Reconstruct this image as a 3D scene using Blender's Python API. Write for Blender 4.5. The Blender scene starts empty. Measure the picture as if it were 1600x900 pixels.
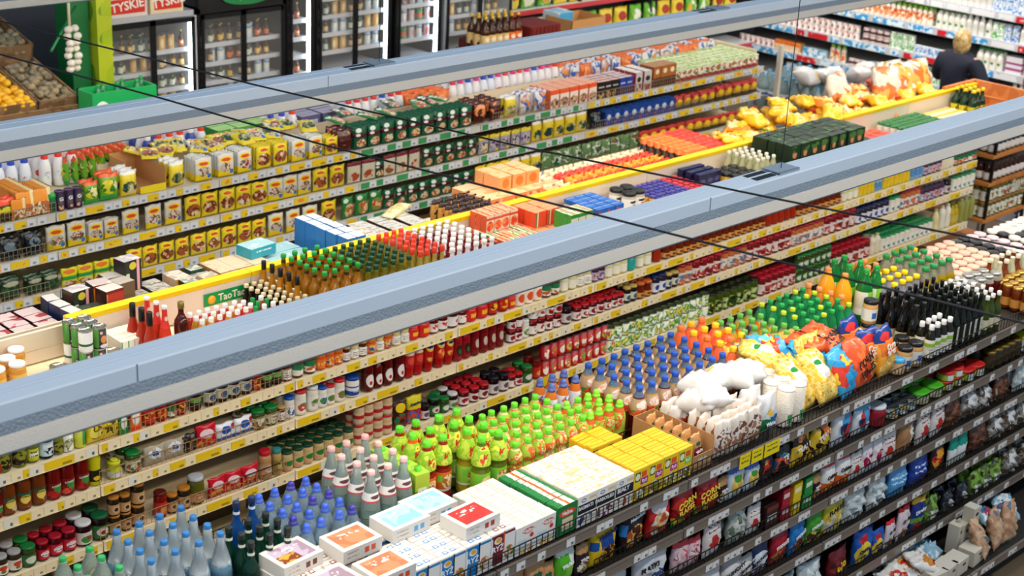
import bpy, bmesh, math, random
from mathutils import Vector, Matrix
random.seed(7)
R = math.radians
H = 4.95                                   # camera height above the shop floor

# ------------------------------------------------------------------ camera, world, lights, exposure
sc = bpy.context.scene
COL = sc.collection
yaw, pitch, roll, FPX = R(44.3), R(21.02), R(2.96), 2450.0
fw = Vector((math.cos(yaw)*math.cos(pitch), math.sin(yaw)*math.cos(pitch), -math.sin(pitch)))
r0 = Vector((math.sin(yaw), -math.cos(yaw), 0)); u0 = r0.cross(fw)
rt = math.cos(roll)*r0 + math.sin(roll)*u0
up = -math.sin(roll)*r0 + math.cos(roll)*u0
cd = bpy.data.cameras.new('camera'); cam = bpy.data.objects.new('camera', cd); COL.objects.link(cam)
m = Matrix((rt, up, -fw)).transposed().to_4x4(); m.translation = (0, 0, H); cam.matrix_world = m
cd.sensor_width = 36; cd.lens = FPX/1600*36; cd.clip_end = 80
cd.dof.use_dof = True; cd.dof.focus_distance = 7.6; cd.dof.aperture_fstop = 3.2
sc.camera = cam
sc.view_settings.view_transform = 'Standard'; sc.view_settings.look = 'None'
sc.view_settings.gamma = 1; sc.view_settings.use_curve_mapping = False
sc.view_settings.exposure = 0.0
sc.cycles.max_bounces = 6; sc.cycles.diffuse_bounces = 3; sc.cycles.glossy_bounces = 2
sc.cycles.transmission_bounces = 5; sc.cycles.transparent_max_bounces = 6
sc.cycles.sample_clamp_indirect = 3; sc.cycles.caustics_reflective = False; sc.cycles.caustics_refractive = False
w = bpy.data.worlds.new('world'); sc.world = w; w.use_nodes = True
bg = w.node_tree.nodes['Background']; bg.inputs[0].default_value = (.58, .78, 1, 1); bg.inputs[1].default_value = .5
LAMP_L = 20.0                              # radiance of the shelf lamps' diffusers
def area(name, loc, rot, sx, sy, power, col=(1, .95, .88)):
    l = bpy.data.lights.new(name, 'AREA'); l.shape = 'RECTANGLE'; l.size = sx; l.size_y = sy; l.energy = power; l.color = col
    o = bpy.data.objects.new(name, l); o.location = loc; o.rotation_euler = rot; COL.objects.link(o)
area('fill_light_dairy', (15.4, 9.5, 4.6), (0, R(-30), 0), .5, 9, 330)  # unseen area light, added as fill for the dairy wall
area('fill_light_aisle', (6.5, 1.2, 6.6), (R(28), 0, 0), 12, .5, 300)  # unseen fill added on the camera side to brighten the near shelves

def ray(x, y):
    d = fw*FPX + rt*(x-800) - up*(y-450); return d.normalized()
def atz(x, y, z):                          # world point under a photo pixel at height z
    d = ray(x, y); return Vector((0, 0, H)) + d*((z-H)/d.z)
def aty(x, y, Y):
    d = ray(x, y); return Vector((0, 0, H)) + d*(Y/d.y)
def atx(x, y, X):
    d = ray(x, y); return Vector((0, 0, H)) + d*(X/d.x)
def xs(px, Y, z):                          # X on the line (Y, z) along a run that the photo shows at column px
    a, b = -5.0, 40.0
    def f(X):
        p = Vector((X, Y, z-H)); return 800 + FPX*p.dot(rt)/p.dot(fw)
    a = 0.3
    for _ in range(50):
        c = (a+b)/2
        if f(c) < px: a = c
        else: b = c
    return a

# ------------------------------------------------------------------ materials
def lin(h):
    h = h.lstrip('#'); v = [int(h[i:i+2], 16)/255 for i in (0, 2, 4)]
    return tuple((c/12.92 if c <= .04045 else ((c+.055)/1.055)**2.4) for c in v) + (1,)
MC = {}
def mat(h, rough=.45, metal=0, trans=0, emit=0, ior=1.45, alpha=1):
    k = (h, rough, metal, trans, emit, ior, alpha)
    if k in MC: return MC[k]
    m = bpy.data.materials.new('m_'+h.strip('#')); m.use_nodes = True
    p = m.node_tree.nodes['Principled BSDF']; p.inputs['Base Color'].default_value = lin(h)
    p.inputs['Roughness'].default_value = rough; p.inputs['Metallic'].default_value = metal
    p.inputs['Transmission Weight'].default_value = trans; p.inputs['IOR'].default_value = ior
    p.inputs['Alpha'].default_value = alpha
    if emit:
        p.inputs['Emission Color'].default_value = lin(h); p.inputs['Emission Strength'].default_value = emit
    MC[k] = m; return m
class NT:
    def __init__(s, name, rough):
        s.m = bpy.data.materials.new(name); s.m.use_nodes = True; s.t = s.m.node_tree; s.n = s.t.nodes
        s.p = s.n['Principled BSDF']; s.p.inputs['Roughness'].default_value = rough
        s.tc = s.n.new('ShaderNodeTexCoord'); sp = s.n.new('ShaderNodeSeparateXYZ'); s.l(s.tc.outputs['Generated'], sp.inputs[0])
        s.ax = {'x': sp.outputs[0], 'y': sp.outputs[1], 'z': sp.outputs[2]}
    def l(s, a, b): s.t.links.new(a, b)
    def ma(s, op, a, b=None):
        n = s.n.new('ShaderNodeMath'); n.operation = op
        for i, v in enumerate((a, b)):
            if v is None: continue
            if isinstance(v, (int, float)): n.inputs[i].default_value = v
            else: s.l(v, n.inputs[i])
        return n.outputs[0]
    def mix(s, f, a, b):
        n = s.n.new('ShaderNodeMix'); n.data_type = 'RGBA'
        if isinstance(f, (int, float)): n.inputs[0].default_value = f
        else: s.l(f, n.inputs[0])
        for i, v in ((6, a), (7, b)):
            if isinstance(v, tuple): n.inputs[i].default_value = v
            else: s.l(v, n.inputs[i])
        return n.outputs[2]
    def rng(s, ax, lo, hi): return s.ma('MULTIPLY', s.ma('GREATER_THAN', s.ax[ax], lo), s.ma('LESS_THAN', s.ax[ax], hi))
    def ell(s, cx, cz, rx, rz):
        a = s.ma('POWER', s.ma('DIVIDE', s.ma('ABSOLUTE', s.ma('SUBTRACT', s.ax['x'], cx)), rx), 2)
        b = s.ma('POWER', s.ma('DIVIDE', s.ma('ABSOLUTE', s.ma('SUBTRACT', s.ax['z'], cz)), rz), 2)
        return s.ma('LESS_THAN', s.ma('ADD', a, b), 1)
    def noise(s, scale, w=0):
        oi = s.n.new('ShaderNodeObjectInfo'); n = s.n.new('ShaderNodeTexNoise'); n.noise_dimensions = '4D'
        n.inputs['Scale'].default_value = scale; n.inputs['Detail'].default_value = 1.5
        s.l(s.tc.outputs['Object'], n.inputs['Vector']); s.l(s.ma('ADD', s.ma('MULTIPLY', oi.outputs['Random'], 37), w), n.inputs['W'])
        return n.outputs[0]
AC = {}
def art(base, ops=(), rough=.38, metal=0):
    """printed packaging: bands, ellipses, rectangles and blotchy 'food picture' fields over a base colour"""
    k = (base, tuple(ops), rough, metal)
    if k in AC: return AC[k]
    g = NT('print', rough); g.p.inputs['Metallic'].default_value = metal
    c = lin(base)
    for i, o in enumerate(ops):
        if o[0] == 'b': c = g.mix(g.rng(o[1], o[2], o[3]), c, lin(o[4]))
        elif o[0] == 'e': c = g.mix(g.ell(*o[1:5]), c, lin(o[5]))
        elif o[0] == 'r': c = g.mix(g.ma('MULTIPLY', g.rng('x', o[1], o[2]), g.rng('z', o[3], o[4])), c, lin(o[5]))
        elif o[0] == 'p':
            n = g.noise(o[6], i); pc = lin(o[5][0])
            for j, h in enumerate(o[5][1:]): pc = g.mix(g.ma('GREATER_THAN', n, .47+.09*j), pc, lin(h))
            c = g.mix(g.ell(*o[1:5]), c, pc)
        elif o[0] == 'n': c = g.mix(g.ma('GREATER_THAN', g.noise(o[2], i), o[3]), c, lin(o[1]))
        elif o[0] == 's':                  # rows of small print: short dashes
            wv = g.ma('GREATER_THAN', g.ma('SINE', g.ma('MULTIPLY', g.ax['z'], o[5])), .35)
            f = g.ma('MULTIPLY', g.ma('MULTIPLY', g.rng('x', o[1], o[2]), g.rng('z', o[3], o[4])), wv)
            f = g.ma('MULTIPLY', f, g.ma('GREATER_THAN', g.noise(160, i), .45)); c = g.mix(f, c, lin(o[6]))
    if isinstance(c, tuple): g.p.inputs['Base Color'].default_value = c
    else: g.l(c, g.p.inputs['Base Color'])
    AC[k] = g.m; return g.m

# ------------------------------------------------------------------ mesh helpers
def newmesh(bm, mats, smooth=None):
    me = bpy.data.meshes.new('mesh'); bm.normal_update(); bm.to_mesh(me); bm.free()
    for x in (mats if isinstance(mats, (list, tuple)) else [mats]): me.materials.append(x)
    if smooth is not None:
        for p in me.polygons: p.use_smooth = smooth
    return me
def bbox(bm, x0, x1, y0, y1, z0, z1, mi=0, M=None):
    v = [bm.verts.new((x, y, z)) for x in (x0, x1) for y in (y0, y1) for z in (z0, z1)]
    if M is not None:
        for q in v: q.co = M @ q.co
    for f in ((0, 1, 3, 2), (4, 6, 7, 5), (0, 4, 5, 1), (2, 3, 7, 6), (0, 2, 6, 4), (1, 5, 7, 3)):
        try: fa = bm.faces.new([v[i] for i in f]); fa.material_index = mi
        except ValueError: pass
    return v
def lathe(bm, prof, seg=14, mi=None, close=True):
    """prof: (r, z, mi); faces above a ring take its mi"""
    rings = []
    for p in prof:
        r, z = p[0], p[1]
        if r < 1e-5: rings.append([bm.verts.new((0, 0, z))])
        else: rings.append([bm.verts.new((r*math.cos(2*PI*i/seg), r*math.sin(2*PI*i/seg), z)) for i in range(seg)])
    for k in range(len(prof)-1):
        a, b = rings[k], rings[k+1]; q = prof[k][2] if len(prof[k]) > 2 else 0
        for i in range(seg):
            j = (i+1) % seg
            if len(a) == 1 and len(b) == 1: continue
            if len(a) == 1: f = bm.faces.new((a[0], b[j], b[i]))
            elif len(b) == 1: f = bm.faces.new((a[i], a[j], b[0]))
            else: f = bm.faces.new((a[i], a[j], b[j], b[i]))
            f.material_index = q; f.smooth = True
PI = math.pi
def tube(bm, pts, r, seg=6, mi=0):
    rings = []
    for i, p in enumerate(pts):
        p = Vector(p); a = Vector(pts[max(0, i-1)]); b = Vector(pts[min(len(pts)-1, i+1)])
        d = (b-a).normalized(); s = d.cross(Vector((0, 0, 1)))
        if s.length < .01: s = d.cross(Vector((1, 0, 0)))
        s.normalize(); t = d.cross(s)
        rr = r[i] if isinstance(r, (list, tuple)) else r
        rings.append([bm.verts.new(p + rr*(math.cos(2*PI*k/seg)*s + math.sin(2*PI*k/seg)*t)) for k in range(seg)])
    for a, b in zip(rings, rings[1:]):
        for k in range(seg):
            f = bm.faces.new((a[k], a[(k+1) % seg], b[(k+1) % seg], b[k])); f.material_index = mi; f.smooth = True
    for e in (rings[0][::-1], rings[-1]): bm.faces.new(e).material_index = mi
def text_mesh(s, size, m, x=0, z=0, y=-.001, wrap=None, sx=1.0, tilt=0, thick=.0002):
    c = bpy.data.curves.new('txt', 'FONT'); c.body = s; c.size = size; c.align_x = 'CENTER'; c.align_y = 'CENTER'; c.extrude = thick; c.resolution_u = 2
    c.offset = size*.022
    o = bpy.data.objects.new('txt', c); COL.objects.link(o)
    dg = bpy.context.evaluated_depsgraph_get(); me = bpy.data.meshes.new_from_object(o.evaluated_get(dg))
    bpy.data.objects.remove(o); bpy.data.curves.remove(c)
    ct, st = math.cos(tilt), math.sin(tilt)
    for v in me.vertices:
        a, b, d = v.co; a *= sx; a, b = a*ct-b*st, a*st+b*ct
        if wrap: th = (a+x)/wrap; v.co = ((wrap+.001+d)*math.sin(th), -(wrap+.001+d)*math.cos(th), b+z)
        else: v.co = (a+x, y-d, b+z)
    me.materials.clear(); me.materials.append(m); return me

# ------------------------------------------------------------------ things
def link(o, parent=None):
    COL.objects.link(o)
    if parent is not None: o.parent = parent
    return o
def thing(name, label, cat, loc=(0, 0, 0), rz=0, group=None):
    o = bpy.data.objects.new(name, None); o.location = loc; o.rotation_euler = (0, 0, rz); COL.objects.link(o)
    o['label'] = label; o['category'] = cat
    if group: o['group'] = group
    return o
def tag(o, label, cat, group=None, kind=None):
    o['label'] = label; o['category'] = cat
    if group: o['group'] = group
    if kind: o['kind'] = kind
    return o
def part(name, me, parent=None, label=None):
    o = link(bpy.data.objects.new(name, me), parent)
    if label: o['label'] = label
    return o
def struct(name, me):
    o = link(bpy.data.objects.new(name, me)); o['kind'] = 'structure'; return o
class T:                                   # a kind of product: its root mesh, part meshes and size
    def __init__(s, name, cat, look, w, d, h): s.name, s.cat, s.look, s.w, s.d, s.h = name, cat, look, w, d, h; s.parts = []; s.proto = None
    def add(s, name, me, sub=None): s.parts.append((name, me)); return s
    def place(s, loc, rz=0, label=None, group=None, rot=None, scale=None):
        if s.proto is None:                # the first of a kind is built, the rest are copies of it and its parts
            r = link(bpy.data.objects.new(s.name, s.parts[0][1])); s.proto = r; kids = [part(n, me, r) for n, me in s.parts[1:]]; s.kids = kids
        else:
            r = s.proto.copy(); COL.objects.link(r)
            for ch in s.kids:
                c = ch.copy(); COL.objects.link(c); c.parent = r
        r.location = loc; r.rotation_euler = rot if rot else (0, 0, rz); r.scale = (scale,)*3 if scale else (1, 1, 1)
        tag(r, label or s.look, s.cat, group); return r
USED = {}
ONES = 'first second third fourth fifth sixth seventh eighth ninth tenth eleventh twelfth thirteenth fourteenth fifteenth sixteenth seventeenth eighteenth nineteenth'.split()
TENS = {2: 'twenty', 3: 'thirty', 4: 'forty', 5: 'fifty'}
def nth(i):                                # 0-based
    i += 1
    if i < 20: return ONES[i-1]
    t, u = divmod(i, 10)
    return TENS[t]+'-'+ONES[u-1] if u else TENS[t][:-1]+'ieth'

# ------------------------------------------------------------------ product templates
PRO = {
 'pet': [(.0, 0), (.86, 0), (1, .03), (1, .3), (.97, .32), (1, .34), (1, .58), (.92, .67), (.7, .78), (.44, .87), (.38, .9), (.38, .94)],
 'kub': [(0, 0), (.9, 0), (1, .03), (1, .12), (.95, .15), (1, .18), (1, .44), (.86, .5), (.84, .53), (1, .58), (1, .65), (.86, .75), (.52, .86), (.42, .9), (.42, .94)],
 'wine': [(0, 0), (.95, 0), (1, .02), (1, .52), (.92, .6), (.6, .68), (.4, .75), (.35, .9), (.4, .94)],
 'cone': [(0, 0), (.95, 0), (1, .03), (1, .22), (.8, .42), (.45, .65), (.36, .8), (.36, .94)],
 'voss': [(0, 0), (.9, 0), (1, .03), (1, .48), (.9, .6), (.62, .75), (.42, .84), (.38, .94)],
 'squeeze': [(0, 0), (.85, 0), (1, .04), (.98, .3), (.85, .5), (.95, .65), (.85, .8), (.5, .86), (.45, .9)],
 'invert': [(0, 0), (.8, 0), (.82, .12), (.8, .14), (1, .4), (1, .75), (.75, .97), (0, 1)],
 'jar': [(0, 0), (.92, 0), (1, .04), (1, .74), (.93, .82), (.84, .86), (.84, .9)],
 'bell': [(0, 0), (.9, 0), (1, .05), (1, .45), (.8, .6), (.8, .74), (.86, .82), (.82, .88)],
}
def bottle(name, cat, look, H_, R_, style, body, cap, lab=None, lz=(.18, .48), clear=None, fill=.82, capr=.45, cap0=.92, dome=False, sleeve=None, sz=(.55, .88), letters=None, seg=14):
    t = T(name, cat, look, 2*R_, 2*R_, H_)
    prof = PRO[style]
    def rad(z):
        for (r1, z1), (r2, z2) in zip(prof, prof[1:]):
            if z1 <= z <= z2 and z2 > z1: return r1+(r2-r1)*(z-z1)/(z2-z1)
        return prof[-1][0]
    bm = bmesh.new(); pp = []
    done = False
    for (r, z) in prof:
        if clear and not done and z > fill: pp.append((rad(fill)*R_, fill*H_, 1)); done = True
        pp.append((r*R_, z*H_, 1 if (clear and z > fill) else 0))
    if pp[-1][0] > 0: pp.append((0, pp[-1][1]+.0005))
    lathe(bm, pp, seg)
    t.add(name, newmesh(bm, [body]+([clear] if clear else [])))
    if cap:
        bm = bmesh.new(); cr = capr*R_; z0 = cap0*H_; z1 = H_
        if dome: lathe(bm, [(0, z0), (cr*1.15, z0), (cr*1.15, z0+.3*(z1-z0)), (cr*.9, z0+.36*(z1-z0)), (cr*.95, z0+.6*(z1-z0)), (cr*.78, z0+.88*(z1-z0)), (cr*.3, z1), (0, z1)], 10)
        else: lathe(bm, [(0, z0), (cr, z0), (cr*1.02, z0+.08*(z1-z0)), (cr, z1-.0025), (cr*.88, z1), (cr*.5, z1-.0006), (0, z1-.0006)], 12)
        t.add('lid' if style in ('jar', 'bell') else 'cap', newmesh(bm, cap))
    for (mm, (za, zb), nm) in ((lab, lz, 'label'), (sleeve, sz, 'sleeve')):
        if mm is None: continue
        bm = bmesh.new(); zz = sorted({za, zb} | {z for _, z in prof if za < z < zb})
        lathe(bm, [(rad(z)*R_+.0009, z*H_) for z in zz], seg)
        t.add(nm, newmesh(bm, mm))
    if letters:
        for (s, size, h, z, x) in letters:
            t.add('lettering', text_mesh(s, size, mat(h, .5), x, z*H_, wrap=rad(z)*R_+.0011))
    return t
def can(name, cat, look, H_, R_, wall, top, seg=16):
    t = T(name, cat, look, 2*R_, 2*R_, H_)
    bm = bmesh.new(); lathe(bm, [(0, 0), (R_*.97, 0), (R_, .004), (R_*.985, .007), (R_*.985, H_-.007), (R_*.9, H_-.0068), (0, H_-.0068)], seg); t.add(name, newmesh(bm, wall))
    bm = bmesh.new(); lathe(bm, [(R_*.985, H_-.007), (R_*1.01, H_-.003), (R_*1.01, H_), (R_*.94, H_), (R_*.93, H_-.004), (R_*.6, H_-.0035), (R_*.58, H_-.0045), (0, H_-.0045)], seg); t.add('rim', newmesh(bm, top))
    return t
def carton(name, cat, look, w_, d_, h_, front, side, top, letters=None, flap=True, bev=.0012, patches=()):
    """patches: (dx, dz) insets omitted; faces: 0 front, 1 sides, 2 top"""
    t = T(name, cat, look, w_, d_, h_)
    bm = bmesh.new(); bbox(bm, -w_/2, w_/2, -d_/2, d_/2, 0, h_)
    bmesh.ops.bevel(bm, geom=list(bm.edges), offset=bev, segments=1, affect='EDGES')
    bm.normal_update()
    for f in bm.faces:
        n = f.normal; f.material_index = 2 if n.z > .8 else (0 if abs(n.y) > .8 else 1)
    t.add(name, newmesh(bm, [front, side, top]))
    if flap:
        bm = bmesh.new(); bbox(bm, -w_/2+.002, w_/2-.002, -d_*.1, d_*.5-.003, h_-.0002, h_+.0012)
        t.add('flap', newmesh(bm, top))
    for (s, size, h, x, z) in (letters or ()): t.add('lettering', text_mesh(s, size, mat(h, .5), x, z*h_, -d_/2-.0003))
    return t
def pillow(w_, h_, d_, seed, crump=.006, nx=10, nz=13, gus=.5, seal=.05, topn=1.0):
    """a filled bag: two bulging skins meeting in flat crimped seals"""
    rn = random.Random(seed); bm = bmesh.new()
    ph = [rn.uniform(0, 6.28) for _ in range(8)]; fr = [rn.uniform(1.5, 5) for _ in range(8)]
    def pt(i, k, s):
        u, v = i/nx*2-1, k/nz
        inner = 0 if (v < seal or v > 1-seal) else math.sin(PI*(v-seal)/(1-2*seal))**.45
        prof = max(0, 1-abs(u)**3)**.5*inner
        wr = crump*(math.sin(fr[0]*u*3+ph[0]+v*4)*math.sin(fr[1]*v*4+ph[1]) + .6*math.sin(fr[2]*(u+v)*5+ph[2]) + .5*math.sin(fr[3]*(u-v)*7+ph[3]))
        narrow = 1-.06*inner + .02*math.sin(fr[4]*v*3+ph[4])
        low = 1.0 if v < .5 else 1-(v-.5)*.5*(1 if topn >= 1 else 2)
        top = topn if v > 1-seal*2 else 1
        x = u*w_/2*narrow*(1 if topn >= 1 else (1-(1-topn)*max(0, v-.6)/.4))
        y = s*(d_/2*prof*low) + (wr*(.3+prof) if prof > 0 else wr*.5)
        z = v*h_ + .004*math.sin(u*5+ph[5])*(v > .9)
        return (x, y, z)
    for s in (-1, 1):
        g = [[bm.verts.new(pt(i, k, s)) for i in range(nx+1)] for k in range(nz+1)]
        for k in range(nz):
            for i in range(nx):
                q = (g[k][i], g[k][i+1], g[k+1][i+1], g[k+1][i])
                f = bm.faces.new(q if s < 0 else q[::-1]); f.smooth = True
    bmesh.ops.remove_doubles(bm, verts=list(bm.verts), dist=.0006)
    return bm
def bag(name, cat, look, w_, h_, d_, m_, seed=1, letters=None, crump=.006, seal=.05, topn=1.0, seal_m=None):
    t = T(name, cat, look, w_, d_, h_); t.add(name, newmesh(pillow(w_, h_, d_, seed, crump, seal=seal, topn=topn), m_, True))
    if seal_m:
        bm = bmesh.new(); bbox(bm, -w_/2, w_/2, -.0022, .0022, h_*(1-seal), h_+.001); t.add('top_seal', newmesh(bm, seal_m))
    for (s, size, h, x, z, tl) in (letters or ()):
        t.add('lettering', text_mesh(s, size, mat(h, .5), x, z*h_, -d_/2-.004, tilt=tl, thick=.0015))
    return t

wcap, scap = mat('f4f2ee', .35), mat('b8b8b4', .25, .9)
glassy = lambda h, tr=.72: mat(h, .04, 0, min(tr, .72), 0, 1.33)
FOODB = ['5b2f1a', 'b5713a', 'e0b56a']; FOODR = ['7a1712', 'c9402a', 'f0c79a']; FOODG = ['2b5a1e', '88a83a', 'e6dca0']; FOODM = ['3a2418', 'c04a28', 'e8c060', '6a8a30']; FOODY = ['a8671e', 'e8b53c', 'f7dc8c']
P = {}
# --- drinks of the near deck
P['water'] = bottle('water_bottle', 'water bottle', 'clear blue-capped sparkling water bottle', .33, .044, 'voss', glassy('8cc4ec'), mat('2f6fae', .35), None, clear=glassy('d4e8f6'), fill=.6, capr=.34, cap0=.935)
P['watergreen'] = bottle('water_bottle', 'water bottle', 'clear green-capped fizzy water bottle', .30, .044, 'pet', glassy('cfe6d8'), mat('2c9a58', .35), None, capr=.34, cap0=.93)
P['greenglass'] = bottle('mineral_water_bottle', 'water bottle', 'dark green glass mineral water bottle', .29, .036, 'wine', mat('0b3b2c', .06, 0, .45), mat('1d2422', .3), art('0d2c22', (('e', .5, .5, .32, .42, 'd6dcd2'), ('e', .5, .5, .26, .33, '14342a'))), (.3, .42), sleeve=mat('d8d8cc', .4), sz=(.8, .84), capr=.42, cap0=.91)
P['blueglass'] = bottle('mineral_water_bottle', 'water bottle', 'cobalt blue glass mineral water bottle', .31, .036, 'wine', mat('1450a0', .06, 0, .5), mat('1c2c50', .3), None, sleeve=mat('c9d4e0', .4), sz=(.82, .86), capr=.42, cap0=.91)
P['sport'] = bottle('sport_water_bottle', 'water bottle', 'small water bottle with blue sport cap', .26, .040, 'pet', glassy('b8d8ee'), mat('3a5fd0', .3), art('bcd8e8', (('p', .5, .5, .3, .4, ('d8ecf6', 'c33f3a', '6cae4a'), 40),)), (.25, .5), capr=.42, cap0=.84, dome=True)
P['sport2'] = bottle('sport_water_bottle', 'water bottle', 'small water bottle with violet-topped sport cap', .26, .040, 'pet', glassy('b8d8ee'), mat('39339c', .3), art('c8e0ee', (('s', .1, .9, .2, .8, 40, '3a6aa0'),)), (.25, .5), capr=.42, cap0=.84, dome=True)
P['tallglass'] = bottle('lemonade_bottle', 'bottle', 'tall clear glass soda bottle with pale pink cap', .34, .043, 'voss', glassy('c4ece2', .95), mat('e9b8b2', .4), art('e9efee', (('e', .5, .75, .5, .25, 'c33038'), ('e', .5, .78, .42, .2, 'f2f0ee')),), (.1, .26), capr=.4, cap0=.94, clear=glassy('d8f0ea', .95), fill=.5, sleeve=art('e8e4e0', (('b', 'z', 0, .16, 'c8404a'), ('e', .5, .55, .3, .2, '5a3a44'))), sz=(.6, .72))
P['greencarton'] = carton('juice_carton', 'carton', 'green lemon juice carton with screw cap', .075, .075, .24, art('b8cf3a', (('p', .4, .35, .4, .25, ('e2c81e', 'b6d23a', '6aa01e'), 30), ('r', .2, .8, .55, .72, 'f2f4d8'))), mat('8dbb2e'), mat('9ecb3a'), letters=[('Tymbark', .022, '1d5a20', 0, .63)])
P['greencarton'].add('cap', (lambda: (lambda bm: (lathe(bm, [(.016, .238), (.016, .256), (0, .256)], 12), newmesh(bm, mat('5fc42a')))[1])(bmesh.new()))())
sleeveK = art('a5c93a', (('p', .5, .5, .6, .6, ('b9d23f', '8fbf30', 'd8dc50', 'd04a28'), 26),))
def kub(key, look, juice, lab, green='5fce2a', Hh=.31, Rr=.045, big=True):
    P[key] = bottle('juice_bottle', 'juice bottle', look, Hh, Rr, 'kub', mat(juice, .12), mat(green, .35), lab, (.16, .46), sleeve=sleeveK, sz=(.58, .87), capr=.42, cap0=.915,
                    letters=[('K', .05, 'd2351e', .71, -.005)] if big else None)
labK = lambda c, c2='e8b070': art(c, (('p', .55, .5, .33, .38, (c2, 'f2dcb0', 'b86a30'), 30), ('b', 'z', 0, .12, 'f4f2ea'), ('r', .05, .25, .5, .85, '6fbf3a')))
kub('kred', 'large carrot juice bottle with dark red juice', '8e1f14', labK('d4651e')); kub('korange', 'large carrot juice bottle with orange juice', 'e85a10', labK('f08a30'))
kub('kgreen', 'large juice bottle with olive green juice', '5a6a18', labK('7cb82c', 'c8d860')); kub('kgold', 'large juice bottle with golden green juice', '9a8a1c', labK('8cc83c', 'd2994a'))
labS = art('a4c840', (('p', .5, .4, .6, .6, ('a4c840', 'e0652e', 'd8d88a', 'd87a80'), 34),))
for k_, ju, lk in (('ksa', 'e57a1c', 'small orange juice bottle with lime green cap'), ('ksb', 'd8c890', 'small apple juice bottle with lime green cap'), ('ksc', 'c2503a', 'small pink juice bottle with lime green cap')):
    P[k_] = bottle('small_juice_bottle', 'juice bottle', lk, .22, .036, 'kub', mat(ju, .12), mat('69cf2c', .35), labS, (.16, .84), clear=mat('b8c86a', .1, 0, .3), fill=.86, capr=.46, cap0=.9)
P['ksd'] = bottle('sport_juice_bottle', 'juice bottle', 'small juice bottle with rounded lime sport cap', .225, .035, 'pet', mat('d8612a', .15), mat('8be03a', .35), labS, (.2, .74), capr=.5, cap0=.82, dome=True)
P['purplesport'] = bottle('sport_juice_bottle', 'juice bottle', 'children juice bottle with grey-blue sport cap', .26, .036, 'pet', mat('c86a28', .15), mat('5466a8', .35), art('c9ccd8', (('p', .5, .5, .5, .5, ('d8d8e0', '4858a0', 'd86a30'), 34),)), (.2, .7), capr=.5, cap0=.84, dome=True)
labB = art('b89a78', (('p', .5, .62, .38, .3, ('efe8e0', 'e2a890', 'd8d0c8'), 40), ('p', .5, .2, .7, .2, ('3f8a2c', 'd8652a', 'c83a20'), 40)))
for k_, ju, lk in (('bya', 'd59a12', 'golden apple drink bottle with blue cap'), ('byb', '6a1412', 'dark cherry drink bottle with blue cap'), ('byc', '8a4a18', 'amber peach drink bottle with blue cap')):
    P[k_] = bottle('fruit_drink_bottle', 'juice bottle', lk, .27, .043, 'pet', mat(ju, .07, 0, .35, 0, 1.33), mat('1f4fb4', .35), labB, (.46, .78), clear=mat('a9c8f0', .05, 0, .75), fill=.8, capr=.42, cap0=.92)
P['pinko'] = bottle('isotonic_bottle', 'drink bottle', 'orange-pink drink bottle with orange cap', .26, .043, 'pet', mat('f2703c', .12), mat('f07a3a', .35), art('f09a4a', (('b', 'z', .3, .7, 'e85a34'),)), (.2, .5), capr=.46, cap0=.9)
P['pinky'] = bottle('isotonic_bottle', 'drink bottle', 'orange-pink drink bottle with yellow cap', .26, .043, 'pet', mat('ef6a40', .12), mat('f2c21e', .35), art('f0a85a', (('b', 'z', .3, .7, 'e04a34'),)), (.2, .5), capr=.46, cap0=.9)
for k_, ju, lk in (('goa', 'e8821c', 'orange juice bottle with grass green cap'), ('gob', '3a2a40', 'dark grape drink bottle with grass green cap'), ('goc', 'b8a020', 'yellow juice bottle with grass green cap')):
    P[k_] = bottle('green_capped_juice', 'juice bottle', lk, .23, .038, 'pet', mat(ju, .12), mat('5fae45', .35), art('d8a850', (('p', .5, .5, .5, .5, ('e0882a', '3f7a2c', 'e8c890'), 40),)), (.3, .6), clear=mat('b0c890', .08, 0, .5), fill=.82, capr=.46, cap0=.9)
P['soda'] = bottle('soda_bottle', 'soda bottle', 'green lemon soda bottle with green cap', .25, .038, 'pet', mat('1fa860', .05, 0, .55), mat('1f9e48', .35), mat('3aae3a', .3), (.12, .42), capr=.42, cap0=.92)
P['sodayel'] = bottle('soda_bottle', 'soda bottle', 'green lemon soda bottle with yellow-green cap', .25, .038, 'pet', mat('28ae68', .05, 0, .55), mat('bcd02a', .35), mat('3aae3a', .3), (.12, .42), capr=.42, cap0=.92)
P['peachcap'] = bottle('tea_drink_bottle', 'drink bottle', 'small bottle with peach orange cap', .25, .036, 'pet', mat('c87a30', .1), mat('f0965a', .35), mat('e8a040'), (.2, .5), capr=.48, cap0=.9)
P['orange2'] = bottle('large_orange_drink', 'drink bottle', 'large orange drink bottle with orange cap', .33, .055, 'pet', mat('f0a018', .08), mat('f08a3c', .35), art('f2a02a', (('p', .5, .25, .4, .3, ('f2a02a', '20180c'), 20),)), (.14, .5), capr=.34, cap0=.93, letters=[('Aloe', .04, '1a1408', .36, 0), ('Aloe', .03, '1a1408', .25, 0)])
P['green2'] = bottle('large_green_drink', 'drink bottle', 'large green drink bottle with green cap', .34, .052, 'pet', mat('1c8a3a', .06, 0, .4), mat('1f9a3e', .35), art('8fd03a', (('b', 'x', 0, .2, 'e8f0e0'),)), (.2, .62), capr=.34, cap0=.93, letters=[('VERA', .04, '1c5a1c', .4, .0)])
P['darkyel'] = bottle('oil_bottle', 'oil bottle', 'dark grape drink bottle with yellow cap', .26, .04, 'pet', mat('2a1c2e', .08), mat('f0cf12', .35), art('6a5a70', (('p', .5, .5, .4, .4, ('c8bcc8', '5a3a68', 'e0c030'), 40),)), (.25, .6), clear=mat('d0ccd8', .06, 0, .6), fill=.7, capr=.5, cap0=.91)
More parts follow.
